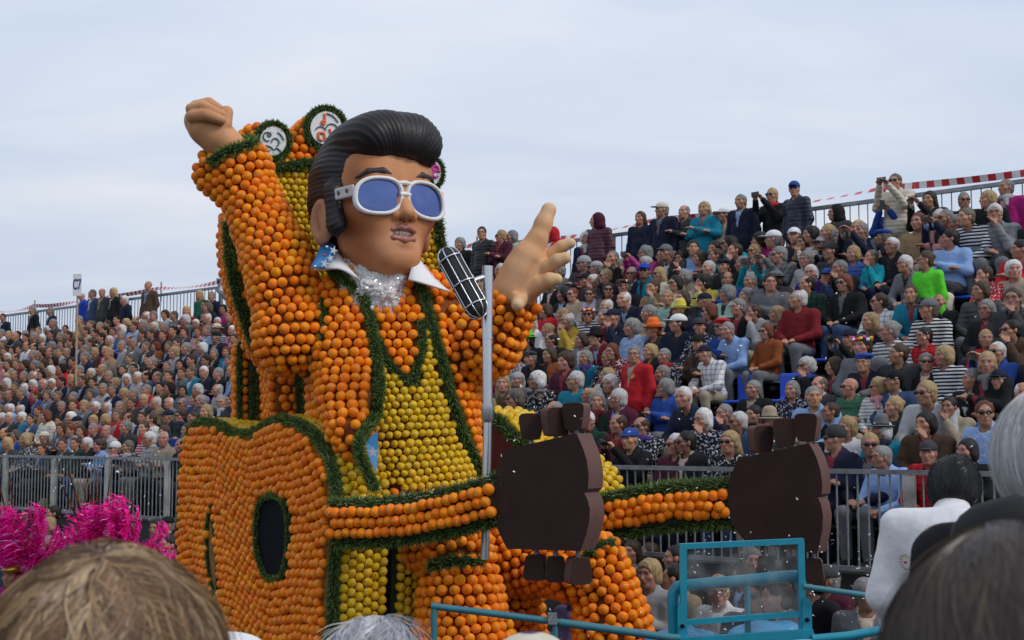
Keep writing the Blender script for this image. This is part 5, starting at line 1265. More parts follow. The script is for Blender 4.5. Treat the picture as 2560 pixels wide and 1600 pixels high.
for ps in ('lap', 'fold', 'chin', 'phone', 'lean', 'stdown', 'stfold', 'stphone', 'stbow'):
    jv = make_jacket(ps); tv = make_trous(ps); hv = make_jacket(ps, hood=True)
    d = dict(jacket=mesh_np('jacket', jv[0], jv[1], [CL['coat']], True, jv[2]), hooded=mesh_np('jacket', hv[0], hv[1], [CL['coat']], True, hv[2]), trousers=mesh_np('trousers', tv[0], tv[1], [M_trous], True, tv[2]), body=[], J=pose_joints(ps)[0], A=pose_joints(ps)[2])
    for yw in ((-46, -24, -2, 34) if ps in ('lap', 'fold', 'stdown') else (-22, 6)):
        V, Q, c = make_body(ps, yw); d['body'].append((yw, mesh_np('body', V, Q, [M_skin], True, c)))
    POSES[ps] = d
# --- hair, hats, glasses in the head's own frame
def hmesh(nm, S, h, m, rough=0.0, f=60, seed=1, cf=None, lapn=1):
    V, Q = S.nets(h); V = lap(V, Q, lapn)
    g_ = S.grad(V); nz_ = vnoise(V * np.array([1, 1, .35]), f * 2.2, seed)
    V = V + g_ * (rough * (.6 * vnoise(V, f, seed) + .5 * nz_))[:, None]
    c = np.ones((len(V), 3)) * (.82 + .30 * (vnoise(V * np.array([1.4, 1.4, .3]), f * 2.5, seed + 3) + .3))[:, None] if rough else np.ones((len(V), 3))
    if cf is not None: c = cf(V, c)
    return mesh_np(nm, V, Q, [m], True, c)
def hair_sdf(k):
    S = SDF()
    if k in 'sfk': S.ell((0, .016, .030), (.083, .103, .094)).ell((0, .055, -.04), (.066, .055, .05), .03)
    if k == 'b': S.ell((0, .016, .033), (.089, .106, .096)).ell((0, .03, -.045), (.098, .080, .075), .05)
    if k == 'l': S.ell((0, .016, .033), (.089, .106, .096)).ell((0, .035, -.06), (.098, .075, .09), .05).ell((0, .085, -.16), (.10, .035, .13), .05).ell((-.07, .02, -.15), (.03, .03, .09), .03)
    if k == 'c': S.ell((0, .018, .038), (.096, .112, .098)).ell((0, .045, -.035), (.094, .078, .06), .04)
    if k == 'n': S.ell((0, .016, .030), (.081, .101, .093)).ell((0, .105, .045), (.038, .034, .036), .02).ell((0, .055, -.035), (.06, .05, .045), .03)
    S.ell((0, -.108, -.026), (.074, .086, .096), .018, 's')
    if k == 'f': S.ell((0, -.04, .115), (.062, .085, .065), .02, 's')
    if k in 'sfn':
        for s in (-1, 1): S.ell((s * .085, .008, -.014), (.022, .026, .036), .012, 's')
    S.box((0, -.10, -.14), (.13, .10, .09), .005, .02, 's'); return S
HAIR = {k: [hmesh('hair', hair_sdf(k), .0085, M_hair, .007 if k != 'c' else .013, 60 if k != 'c' else 85, i) for i in range(2)] for k in 'sfbclno' if k != 'o'}
def hats():
    H = {}
    S = SDF().ell((0, .012, .045), (.090, .110, .085)); S.box((0, 0, -.05), (.2, .2, .078), 0, .004, 's'); S.ell((0, -.128, .040), (.066, .070, .0085), .008); H['cap'] = hmesh('hat', S, .008, M_hat)
    S = SDF().ell((0, -.008, .078), (.099, .128, .036)).ell((0, -.112, .052), (.066, .034, .010), .01).ell((0, .02, .055), (.088, .105, .035), .02); H['flat cap'] = hmesh('hat', S, .008, M_hat)
    def band(V, c): c[(V[:, 2] > .056) & (V[:, 2] < .074) & (np.hypot(V[:, 0], V[:, 1]) < .105)] = (.12, .12, .12); return c
    S = SDF().ell((0, 0, .046), (.138, .155, .0095)).cone((0, .004, .052), (0, .004, .118), .092, .078, .012); S.ell((0, .004, .200), (.02, .09, .04), .02, 's'); H['trilby hat'] = hmesh('hat', S, .008, M_hat, 0, 60, 1, band)
    S = SDF().ell((0, 0, .044), (.155, .17, .011)).ell((0, .006, .07), (.092, .108, .066), .02); H['sun hat'] = hmesh('hat', S, .008, M_hat, .0, 60, 1, band)
    S = SDF().ell((0, .014, .045), (.091, .110, .098)); S.box((0, -.02, -.06), (.2, .2, .075), 0, .01, 's'); H['beanie'] = hmesh('hat', S, .008, M_hat, .002, 120)
    S = SDF().ell((.018, .018, .088), (.112, .118, .038)).ell((0, .012, .055), (.090, .108, .03), .02); H['beret'] = hmesh('hat', S, .008, M_hat)
    S = SDF().ell((0, .035, .005), (.108, .118, .145)).ell((0, .07, -.10), (.12, .09, .08), .04); S.ell((0, -.115, -.01), (.072, .085, .098), .02, 's'); H['hood'] = hmesh('hat', S, .009, M_hat, .003)
    S = SDF(); pal = [(.8, .04, .05), (.85, .6, .04), (.6, .06, .4), (.8, .8, .8), (.1, .5, .1), (.9, .25, .03)]; cen = []
    for i in range(16): a = i * 2 * math.pi / 16; p_ = (.090 * math.sin(a), .012 - .108 * math.cos(a), .066 + .012 * (i % 3)); cen.append(p_); S.ell(p_, (.022, .022, .019), .002)
    def fl(V, c): k = np.argmin(np.linalg.norm(V[:, None] - np.array(cen)[None], axis=2), 1); return np.array(pal)[k % 6] * 1.0
    H['flower crown'] = hmesh('hat', S, .007, M_hat, .0, 60, 1, fl)
    S = SDF().ell((0, .014, .048), (.091, .110, .092)).ell((0, .10, -.05), (.06, .05, .09), .04); S.box((0, -.08, -.06), (.2, .12, .08), 0, .01, 's'); H['head scarf'] = hmesh('hat', S, .008, M_hat, .003)
    return H
HATS = hats()
S = SDF()
for s in (-1, 1): S.ell((s * .034, -.100, .010), (.029, .009, .0205), .0).cone((s * .062, -.092, .016), (s * .080, .0, .012), .004, .004, .004)
S.cone((-.012, -.103, .014), (.012, -.103, .014), .004, .004, .003); V, Q = S.nets(.0045); GSUN = mesh_np('sunglasses', V, Q, [M_lensd], True)
mb2 = MB()
for s in (-1, 1):
    a = np.linspace(0, 2 * np.pi, 15); mb2.tube(np.stack([s * .033 + .024 * np.cos(a), -.106 + 0 * a, .008 + .018 * np.sin(a)], 1), .0026, 5, False); mb2.tube([(s * .057, -.103, .012), (s * .079, .0, .010)], .0026, 5)
mb2.tube([(-.010, -.107, .012), (.010, -.107, .012)], .0026, 5); GCLR = mb2.mesh('glasses', [M_wire], True)
S = SDF(); 
for i in range(14): a0 = i * 2 * math.pi / 14; a1 = (i + 1) * 2 * math.pi / 14; S.cone((.078 * math.sin(a0), -.085 * math.cos(a0), .012 * math.sin(3 * a0)), (.078 * math.sin(a1), -.085 * math.cos(a1), .012 * math.sin(3 * a1)), .036, .036, .01)
S.cone((.03, -.10, -.02), (.045, -.12, -.11), .03, .028, .03); SCARF = hmesh('scarf', S, .012, mat('scarf_cloth', src='object', rough=.9, noise=.3, nscale=40), .006, 60)
M_phone = mat('phone_body', (.015, .015, .018), .25); g = MB(); g.box((0, 0, 0), (.038, .005, .075)); PHONE = g.mesh('phone', [M_phone])
g = MB(); g.box((0, 0, 0), (.065, .03, .042)); g.tube([(0, -.03, 0), (0, -.10, 0)], .036, 14); g.box((0, 0, .05), (.025, .025, .012)); CAMERA = g.mesh('camera', [mat('camera_body', (.012, .012, .013), .4)])

# --- the list: px py (head centre in the photograph) hair+colour hat glasses garment colour pose [scarf]
LIST = """
1150 628 cg - - top black st|1206 598 sd - c puffer black st|1254 604 sy - s jacket maroon stf|1281 606 bg - - jacket mint st|1380 596 - hood:red - coat red st|1466 607 cw - - coat navy st scarf:lgrey|1492 567 - hood:maroon - puffer maroon st
1602 556 ln - - jacket navy st|1614 590 cg - c puffer magenta ph|1656 540 sg cap:cream - coat navy st|1712 545 fg - - puffer black stf|1762 538 by - - jacket teal stf|1812 548 sn cap:white c jacket beige st|1853 520 sg - - jacket navy st|1932 506 sy - s coat black stp scarf:red|1988 490 sg cap:blue s puffer navy st
2090 545 - hood:black - coat dgrey st|2240 478 sa - s puffer cream stp|2228 530 fd - - sweater blue stp|2326 512 ld - - coat black stp|2146 548 ly - - jacket navy ph|2412 515 sg - s jacket navy st|2470 512 cy - - sweater black st|2516 482 sg - - jacket magenta st scarf:lgrey
1256 668 sw - - jacket brown|1318 658 sa cap:lgrey - top grey|1460 672 - beanie:lgrey s jacket dgrey|1492 682 sg cap:lgrey - jacket grey|1545 640 sg - - jacket black|1548 676 bg - - jacket teal|1583 666 sg - - jacket dred|1618 670 cw - - coat beige|1520 702 sy - s top black|1493 712 sw - - jacket dgrey|1586 697 sg - s jacket navy|1617 690 sd cap:royal s jacket teal|1652 697 ly - s coat cream
1523 738 ld - s vest grey|1565 728 sa flat_cap:brown s jacket black|1636 732 nd - - top green|1411 748 bd - - jacket black|1437 748 sr - s sweater beige|1480 748 sn - s jacket lgrey|1585 757 fw - - jacket navy|1520 778 fw - - top lgrey|1402 690 sg - c jacket grey|1385 720 fg cap:black - jacket black|1470 712 sd cap:black c jacket black
1366 790 bn - - top red|1410 797 by - - jacket dgreen scarf:red|1432 812 fw - c sweater yellow|1476 800 br flower_crown:white s stripe navy|1511 806 sg - - sweater dred|1548 803 sg cap:navy - jacket navy|1622 797 ng - - top beige|1586 832 cg - - floral sky|1640 838 sr trilby_hat:orange c sweater dgrey|1336 822 bw - s top white|1326 862 sd trilby_hat:lime c top black|1370 837 ny - - top white|1384 862 fd - c coat black|1516 852 sd trilby_hat:black - jacket dred|1460 862 bn - - jacket grey|1290 868 bn - - top red
1280 897 sg - c floral grey|1349 902 sg flat_cap:dgrey - top black|1378 900 bn - - top rust|1420 918 cn - - coat maroon|1470 907 bg - - jacket teal scarf:purple|1524 907 by - c floral black|1556 887 br - c floral dred|1632 892 by - - top black|1686 897 sg - - floral navy scarf:red|1300 962 - head_scarf:lgrey - jacket grey|1264 972 ly - - top brown|1350 962 bw - c floral black|1440 967 sw - c top teal|1523 952 by - - jacket cream scarf:navy|1660 947 sg - - band lgrey|1364 1003 sw flat_cap:grey c jacket black|1296 1012 ca - s top dgreen|1474 1004 fy - c jacket navy|1500 1018 bg - - coat dgreen scarf:dred|1553 1012 sw - s jacket maroon|1476 1068 sw - c top dgreen
1588 906 sg - c coat red sr|1578 1116 sg cap:blue - vest black ph|1695 1128 sw - s sweater maroon|1724 1122 sd - s coat black|1770 1062 bw - c floral navy|1822 1044 sg - c jacket navy|1830 1122 ly - s floral black|1900 1044 sd - - sweater navy lean|1885 988 sg - - coat black|1985 992 bg - - floral navy|2040 1008 sg - - shirt sky|2080 1048 sn - c sweater black|2090 1114 - beanie:dgrey s jacket navy|2118 1088 cy - - top white|2126 984 k - s puffer green|1740 1000 sw - - jacket navy
1788 890 sg cap:navy - check white lean|1748 874 sn cap:black - jacket brown|1845 834 sg - - shirt sky|1922 842 br - s sweater rust|1804 832 cg beret:red s sweater blue|1755 830 sn cap:dgrey - floral navy|1700 822 sd cap:white - jacket navy|2028 927 cw - s coat black scarf:blue|2092 930 bn - c coat black|2126 862 sg cap:navy - jacket black ph|2000 762 fw - - sweater dred
1690 633 sg cap:grey - jacket dgrey|1734 623 sd - - shirt sky|1788 637 ld - - top black|1825 623 ld - s top turquoise|1940 600 sg cap:white c coat maroon|1988 588 sg cap:white - jacket navy|2030 587 bd - - jacket tan|2070 572 sy - - jacket black|1906 612 cd - - puffer magenta|1852 637 sn - - jacket black|1900 637 by - s top pink|1816 647 sn - - top denim|1660 652 sa - c jacket dgreen|1710 657 cd - c jacket cream|1755 657 bn - - sweater pink|1778 682 sw - - jacket dgrey|1828 674 sn flat_cap:navy - jacket black|1862 672 sg - - jacket cream|2020 617 bn - c stripe beige|2058 622 sg cap:lgrey s jacket black|2078 642 sd cap:dgrey - check dgrey
1950 652 sg - s check grey|2020 662 cg - c top lgrey|2035 694 bw - c jacket purple|2078 702 sw cap:blue - check denim|1822 712 fn - - sweater blue|1895 668 sg - - top turquoise ph|1926 722 sd - c jacket grey|1724 702 bg - - top beige|1770 717 cd - - jacket gold|1642 730 sn - - jacket tan|1690 722 bd - s jacket cream|1676 757 sy - - top mint|1716 757 bn - - jacket dgrey|1702 792 sd trilby_hat:gold - jacket navy|1820 747 bg - c jacket mint|1872 752 cg - - jacket purple|1850 782 sg - c jacket black|1780 792 br - s jacket dgrey|1900 792 sn - - jacket lgrey chin|1946 797 ly - - jacket white
2440 545 sa - - stripe navy|2398 573 sg - c shirt white scarf:lgrey|2376 612 sd - - shirt sky|2494 545 sw - c puffer grey|2316 658 nn - c vest lime sr|2236 628 sw - c jacket black|2190 654 sa - - jacket turquoise|2136 648 by - - puffer blue|2154 592 sg - - jacket grey|2102 608 cg - - check lgrey|2112 682 sg - c jacket black chin|2116 722 br - s coat black|2346 722 sd - c sweater cream|2352 770 kn - - jacket black ph|2476 700 sn - - floral red|2456 742 bn - - puffer dgrey|2472 790 bg - c coat black|2542 762 sn - c jacket dgrey|2540 690 cw - - jacket beige|2352 560 cw - - jacket pink|2364 525 sg - s jacket navy|2300 550 sr - - top tan|2552 640 sd - - jacket red
2200 812 ly - - jacket navy|2176 915 sg beret:blue c coat navy|2200 984 cy - s stripe lgrey scarf:pink|2242 968 - head_scarf:black c jacket denim|2334 992 sy - s jacket lgrey|2366 905 by - - stripe navy|2322 920 sg - s jacket black|2470 862 sy - - top red|2472 928 by - - jacket black scarf:grey|2545 838 sd - s jacket brown|2430 966 sg - - jacket black|2502 966 sg cap:navy c jacket navy|2236 1034 ny - - top dgreen|2322 1072 bd - - coat brown phn|2388 1030 sd - - sweater beige|2470 1052 sr - s floral sky|2338 1140 sg cap:dgrey - check red lean|2420 1148 bd - - jacket black|2184 1130 sy - s jacket navy|2232 1150 sg - c shirt sky lean|2160 880 cn flower_crown:white - top grey|2250 900 nn - - jacket dgrey|2290 745 sn - - jacket teal
82 782 sg trilby_hat:black - coat black st|8 800 sd - - coat navy st|205 752 sw - - puffer royal st|232 746 sa - - jacket denim st|256 748 fg - - jacket dgrey st|284 745 ly - s coat black st|312 757 sw - - coat navy st|372 725 - beanie:black - puffer brown st|500 745 ly - - jacket green st|530 748 sg - - jacket navy st
515 772 sn cap:orange - jacket black|525 778 ba sun_hat:cream - top black|563 782 bd sun_hat:beige s jacket magenta|195 845 by - - jacket pink|310 872 sg sun_hat:white - shirt lgrey|338 866 sg sun_hat:cream - shirt grey|548 832 sd sun_hat:cream - stripe navy|545 852 sg cap:black - jacket navy|470 880 sg - - coat navy|500 870 sn - - jacket grey|440 890 cy - - puffer lgrey|385 915 sg - - jacket black|370 908 sd - s jacket black|340 930 sd - s shirt lgrey ph|272 892 by sun_hat:beige - top tan|218 900 sg cap:white - jacket navy|160 930 bd sun_hat:tan - jacket red|188 1000 sg - s jacket dred|293 965 sy - s coat navy|277 950 sg - s coat navy|235 965 sd - - puffer grey chin|60 990 sg cap:cream - jacket navy|120 1050 br - - puffer cream|30 1030 sw - - shirt sky|100 1035 sr - - jacket tan|205 1062 sg cap:black c jacket navy|320 1078 sg - - jacket dgrey|250 1125 cn - - shirt sky|540 1035 by - - top white|545 985 fw - - shirt lgrey|495 985 bw - - top lilac|42 848 - beanie:red - jacket dgrey|140 720 sg cap:green - jacket dgrey|205 738 sg trilby_hat:tan - jacket tan|330 905 sa - - jacket mint|375 1110 sw - c check lgrey|410 1110 fw - - jacket beige|70 1110 by - - floral dgrey|85 1105 sn cap:tan - jacket brown|112 1105 sg cap:cream - jacket brown"""
STREET = """
1625 1466 cy - - top lgrey|1800 1400 sd - - jacket brown|1886 1428 sg - - coat black|1800 1510 cy - c floral white phn|1892 1524 ld - s jacket dgrey|1945 1528 sn - - jacket grey|2072 1478 sg cap:dgrey - jacket maroon|2166 1520 sg - - jacket grey|2030 1490 sd - - jacket black|1690 1420 sd - - coat black|1580 1402 ln - - coat dgrey|1625 1405 sn - - coat black|1520 1380 ld - - jacket black|1690 1475 sd - - top tan|1436 1510 sn - - top lilac|1950 1440 sn - - jacket grey|1862 1465 bn - - coat black
110 1278 sy - - coat navy|155 1275 sg - - jacket navy|135 1300 sd - - jacket black|44 1272 bd - - coat dgrey|122 1330 by - - coat black|285 1270 sd - - jacket grey|318 1278 bd - - coat black|398 1292 sg - c jacket dgrey|432 1275 sg - - coat black phn|420 1330 sg cap:black c jacket black|392 1340 bd - - coat navy|425 1385 nd - - top black|340 1284 sd - - jacket navy|70 1295 bd - - coat black|120 1385 cg - - coat grey|20 1270 sn - - jacket brown"""

def parse(txt):
    for ent in txt.replace('\n', '|').split('|'):
        f = ent.split()
        if len(f) < 7: continue
        hair = f[2]
        d = dict(px=float(f[0]), py=float(f[1]), hair=hair[0] if hair != '-' else '-', hc=(hair[1] if len(hair) > 1 else 'g'), hat=None, glass=f[4], gar=f[5], col=f[6], pose=None, scarf=None, man=True)
        if f[3] != '-': h_, c_ = f[3].split(':'); d['hat'] = (h_.replace('_', ' '), c_)
        for x in f[7:]:
            if x.startswith('scarf:'): d['scarf'] = x[6:]
            else:
                d['inrow'] = x == 'sr'; d['pose'] = {'sr': 'stdown', 'st': 'stdown', 'stf': 'stfold', 'stp': 'stphone', 'ph': 'phone', 'phn': 'chin', 'lean': 'lean', 'chin': 'chin'}[x]
        yield d
PEOPLE = []; pr = random.Random(77)
HEADZ = 1.175
occ_rows = {}
for d in parse(LIST):
    r = ray(d['px'], d['py'])
    if d['pose'] and d['pose'].startswith('st') and not d.get('inrow'):
        # standing on the walkway at the top
        v = WALKV + pr.uniform(-.2, .15); t = ((ST(0, v, 0) - CAMP) @ VS) / (r @ VS); p = CAMP + r * t; p0 = A0
        u = (p - A0) @ US; hz = p[2]; base = hz - 1.575 * 1.02
        d.update(pos=ST(u, v, max(WALKZ - .75, min(WALKZ + .12, base)) if base < WALKZ - .1 else WALKZ), row='w', sc=1.0)
        if base > WALKZ: d['sc'] = min(1.1, (hz - WALKZ) / 1.575)
    else:
        hz0 = 1.575 if d['pose'] == 'stdown' else HEADZ
        # slanted plane of seated heads: z = Z0 + hz + DZ/DV*(v-V0)
        k_ = DZ / DV; nrm = np.array([-k_ * VS[0], -k_ * VS[1], 1.0]); p0 = ST(0, V0, Z0 + hz0); t = ((p0 - CAMP) @ nrm) / (r @ nrm); p = CAMP + r * t
        v = (p - A0) @ VS; k = int(round((v - V0) / DV)); k = max(0, min(NROW - 1, k)); vr = V0 + DV * k
        t = ((ST(0, vr, 0) - CAMP) @ VS) / (r @ VS); p = CAMP + r * t; u = (p - A0) @ US; dz = p[2] - (Z0 + DZ * k + hz0)
        sc = max(.90, min(1.1, 1 + dz / 1.2)); d.update(pos=ST(u, vr, Z0 + DZ * k), row=k, sc=sc); occ_rows.setdefault(k, []).append(u)
    PEOPLE.append(d)
for d in parse(STREET):
    r = ray(d['px'], d['py']); hz = 1.575 * pr.uniform(.94, 1.05); t = (hz - CAMZ) / r[2]; p = CAMP + r * t
    d.update(pos=np.array([p[0], p[1], 0.0]), row='s', sc=hz / 1.575, pose= pr.choice(['stdown', 'stdown', 'stfold'])); PEOPLE.append(d)
HIDE = [(470, 1085), (560, 1045), (618, 1030), (625, 880), (560, 700), (560, 560), (620, 420), (740, 310), (1080, 320), (1110, 560), (1145, 690), (1235, 700), (1330, 780), (1220, 930), (1195, 1000), (1270, 1120), (1450, 1100), (1460, 1370), (1560, 1600), (450, 1600), (455, 1150)]
def rand_person():
    fem = pr.random() < .52
    hair = pr.choice('bbbccsssln') if fem else pr.choice('sssssff'); hc = pr.choice('wwggyynnnadadr' if fem else 'wwgggannndda')
    hat = None
    if pr.random() < .22: hat = (pr.choice(['cap', 'cap', 'flat cap', 'beanie', 'sun hat', 'beret', 'trilby hat']), pr.choice(['black', 'navy', 'cream', 'white', 'grey', 'dgrey', 'beige', 'red', 'blue', 'tan']))
    gar = pr.choice(['coat', 'jacket', 'jacket', 'puffer', 'sweater', 'shirt', 'top', 'jacket', 'coat', 'coat', 'jacket', 'sweater', 'check', 'stripe', 'floral'])
    colr = pr.choice(['black', 'black', 'black', 'navy', 'navy', 'navy', 'dgrey', 'dgrey', 'grey', 'dgrey', 'black', 'navy', 'brown', 'maroon', 'dred', 'blue', 'denim', 'denim', 'teal', 'dgreen', 'beige', 'grey', 'lgrey', 'white', 'sky', 'red', 'black', 'dgrey', 'grey', 'rust', 'tan', 'brown', 'navy', 'pink'])
    return dict(hair=hair, hc=hc, hat=hat, glass=pr.choice(['-', '-', 's', 'c', '-', 's']), gar=gar, col=colr, pose=None, scarf=pr.choice([None] * 7 + ['lgrey', 'navy', 'purple', 'red', 'pink']), man=False)
# blue seats that show between people
def seat_mesh():
    S = SDF(); S.box((0, .10, .62), (.20, .02, .20), .02).box((0, -.08, .44), (.20, .19, .02), .02, .06); V, Q = S.nets(.016); return mesh_np('seat', V, Q, [M_blue], True)
SEAT = seat_mesh()
for px, py, lb in ((1858, 990, 'behind the person in white checked shirt'), (1738, 1075, 'behind the banded grey sweater'), (1965, 945, 'behind the person in rust sweater'), (2068, 880, 'behind the person in dark red sweater'), (2166, 815, 'left of the long blond hair'), (2196, 762, 'below the lime green vest'), (2425, 710, 'under the person in white shirt'), (1660, 800, 'behind the orange trilby hat')):
    r = ray(px, py); k_ = DZ / DV; nrm = np.array([-k_ * VS[0], -k_ * VS[1], 1.0]); p0 = ST(0, V0, Z0 + .65); t = ((p0 - CAMP) @ nrm) / (r @ nrm); p = CAMP + r * t
    k = int(round(((p - A0) @ VS - V0) / DV)); vr = V0 + DV * k; t = ((ST(0, vr, 0) - CAMP) @ VS) / (r @ VS); p = CAMP + r * t; u = (p - A0) @ US
    occ_rows.setdefault(k, []).extend([u, u - .15]); occ_rows.setdefault(k - 1, []).append(u - .1)
    tag(obj('seat', SEAT, None, tuple(ST(u, vr + .06, Z0 + DZ * k)), rot=(0, 0, STANDROT)), 'bright blue plastic seat showing ' + lb, 'seat', 'blue seats of the grandstand')

for k in range(NROW):
    u = -1.2 + pr.random() * .3; taken = sorted(occ_rows.get(k, []))
    while u < 44:
        st = pr.uniform(.42, .51)
        if not any(abs(u - t) < .38 for t in taken):
            pos = ST(u, V0 + DV * k, Z0 + DZ * k); hp_ = proj(pos + [0, 0, HEADZ])
            if -30 < hp_[0] < 2590 and pr.random() > .03:
                d = rand_person(); d.update(hid=bool(inpoly(hp_[None], HIDE)[0]), px=hp_[0], py=hp_[1], pos=pos, row=k, sc=pr.uniform(.93, 1.04)); PEOPLE.append(d)
        u += st
for u in np.arange(24, 44, 1.9):   # a few more standing along the far walkway
    if pr.random() < .35:
        pos = ST(u + pr.uniform(-.3, .3), WALKV, WALKZ - .3); q = proj(pos + [0, 0, 1.5])
        if 0 < q[0] < 520 and all(abs(q[0] - p['px']) > 25 for p in PEOPLE if p['row'] == 'w'): d = rand_person(); d.update(px=q[0], py=q[1], pos=pos, row='w', sc=1, pose='stdown'); PEOPLE.append(d)
for d in PEOPLE:
    if d['pose'] is None: d['pose'] = pr.choice(['lap', 'lap', 'lap', 'fold', 'lean', 'chin', 'lap', 'fold'] + (['phone'] if pr.random() < .3 else []))
    d['yaw'] = (pr.randrange(4) if pr.random() < .7 else pr.randrange(2)) if d['px'] > 900 else pr.choice([1, 2, 2, 2, 3, 3])
    d['rot'] = STANDROT + pr.uniform(-.22, .22)
    if d['row'] == 's' and d['px'] > 1200: d['rot'] = STANDROT + pr.choice([-.3, 0, .3, .5])
    d['skin'] = np.array((.43, .215, .145)) * pr.uniform(.78, 1.08) * np.array([1, pr.uniform(.94, 1.06), pr.uniform(.92, 1.08)])
    if d['hc'] == 'd' and pr.random() < .25: d['skin'] = d['skin'] * .75
    d['sc'] *= 1.06
    d['dist'] = np.linalg.norm(d['pos'] - CAMP)
    d['on'] = 0 < d['px'] < 2560
# the 300 that show largest are individuals
PEOPLE.sort(key=lambda d: d['dist'] - (4 if d['man'] else 0) + (40 if not d['on'] or d.get('hid') else 0))
IND, REST = PEOPLE[:300], PEOPLE[300:]

# labels
ORD = ['front', 'second', 'third', 'fourth', 'fifth', 'sixth', 'seventh', 'eighth', 'ninth', 'tenth', 'eleventh', 'twelfth']
def hairphrase(d):
    if d['hat']:
        return ('%s %s' % (cn(d['hat'][1]), d['hat'][0])) if d['hat'][0] != 'flower crown' else 'bright flower crown'
    c = HAIRN[d['hc']]
    return {'s': 'short %s hair', 'b': '%s bob', 'l': 'long %s hair', 'c': 'curly %s hair', 'f': 'balding %s hair', 'n': '%s hair tied up', 'k': 'bald head', '-': '%s hair'}[d['hair']] % (() if d['hair'] == 'k' else c)
gphr = lambda d: '%s %s' % (cn(d['col']), GARM[d['gar']][1])
def where(d):
    if d['row'] == 'w': return 'standing at the top railing'
    if d['row'] == 's': return 'standing in the street'
    return ('in the %s row' % ORD[d['row']])
side = lambda d: 'left of the figure' if d['px'] < 1000 else 'right of the figure'
def nearest(d, same=True):
    c = [e for e in IND if e is not d and e['row'] == d['row']]; c.sort(key=lambda e: np.linalg.norm(e['pos'] - d['pos'])); return c
def forms(d):
    gl = {'s': ' and sunglasses', 'c': ' and glasses', '-': ''}[d['glass']]
    a = 'person in %s, %s' % (gphr(d), hairphrase(d))
    yield a + gl if d['man'] else a + gl + ', ' + where(d)
    yield a + gl + ', ' + where(d)
    w = where(d).replace('standing at the top railing', 'top railing').replace('standing in the street', 'street').replace('in the ', '')
    for e in nearest(d)[:5]: yield '%s, %s, beside %s' % (a, w, gphr(e))
    for e in nearest(d)[:6]: yield '%s, %s, beside %s' % (a, w, hairphrase(e))
    yield a + ', ' + where(d)
cnt = {}
for d in IND:
    for f_ in forms(d): cnt[f_] = cnt.get(f_, 0) + 1
used = {}
for d in IND:
    fs = [f_ for f_ in forms(d) if len(f_.replace(',', '').split()) <= 16]
    pick = next((f_ for f_ in fs if cnt[f_] == 1 and f_ not in used), None) or next((f_ for f_ in fs if f_ not in used), fs[-1])
    d['label'] = pick; used[pick] = 1

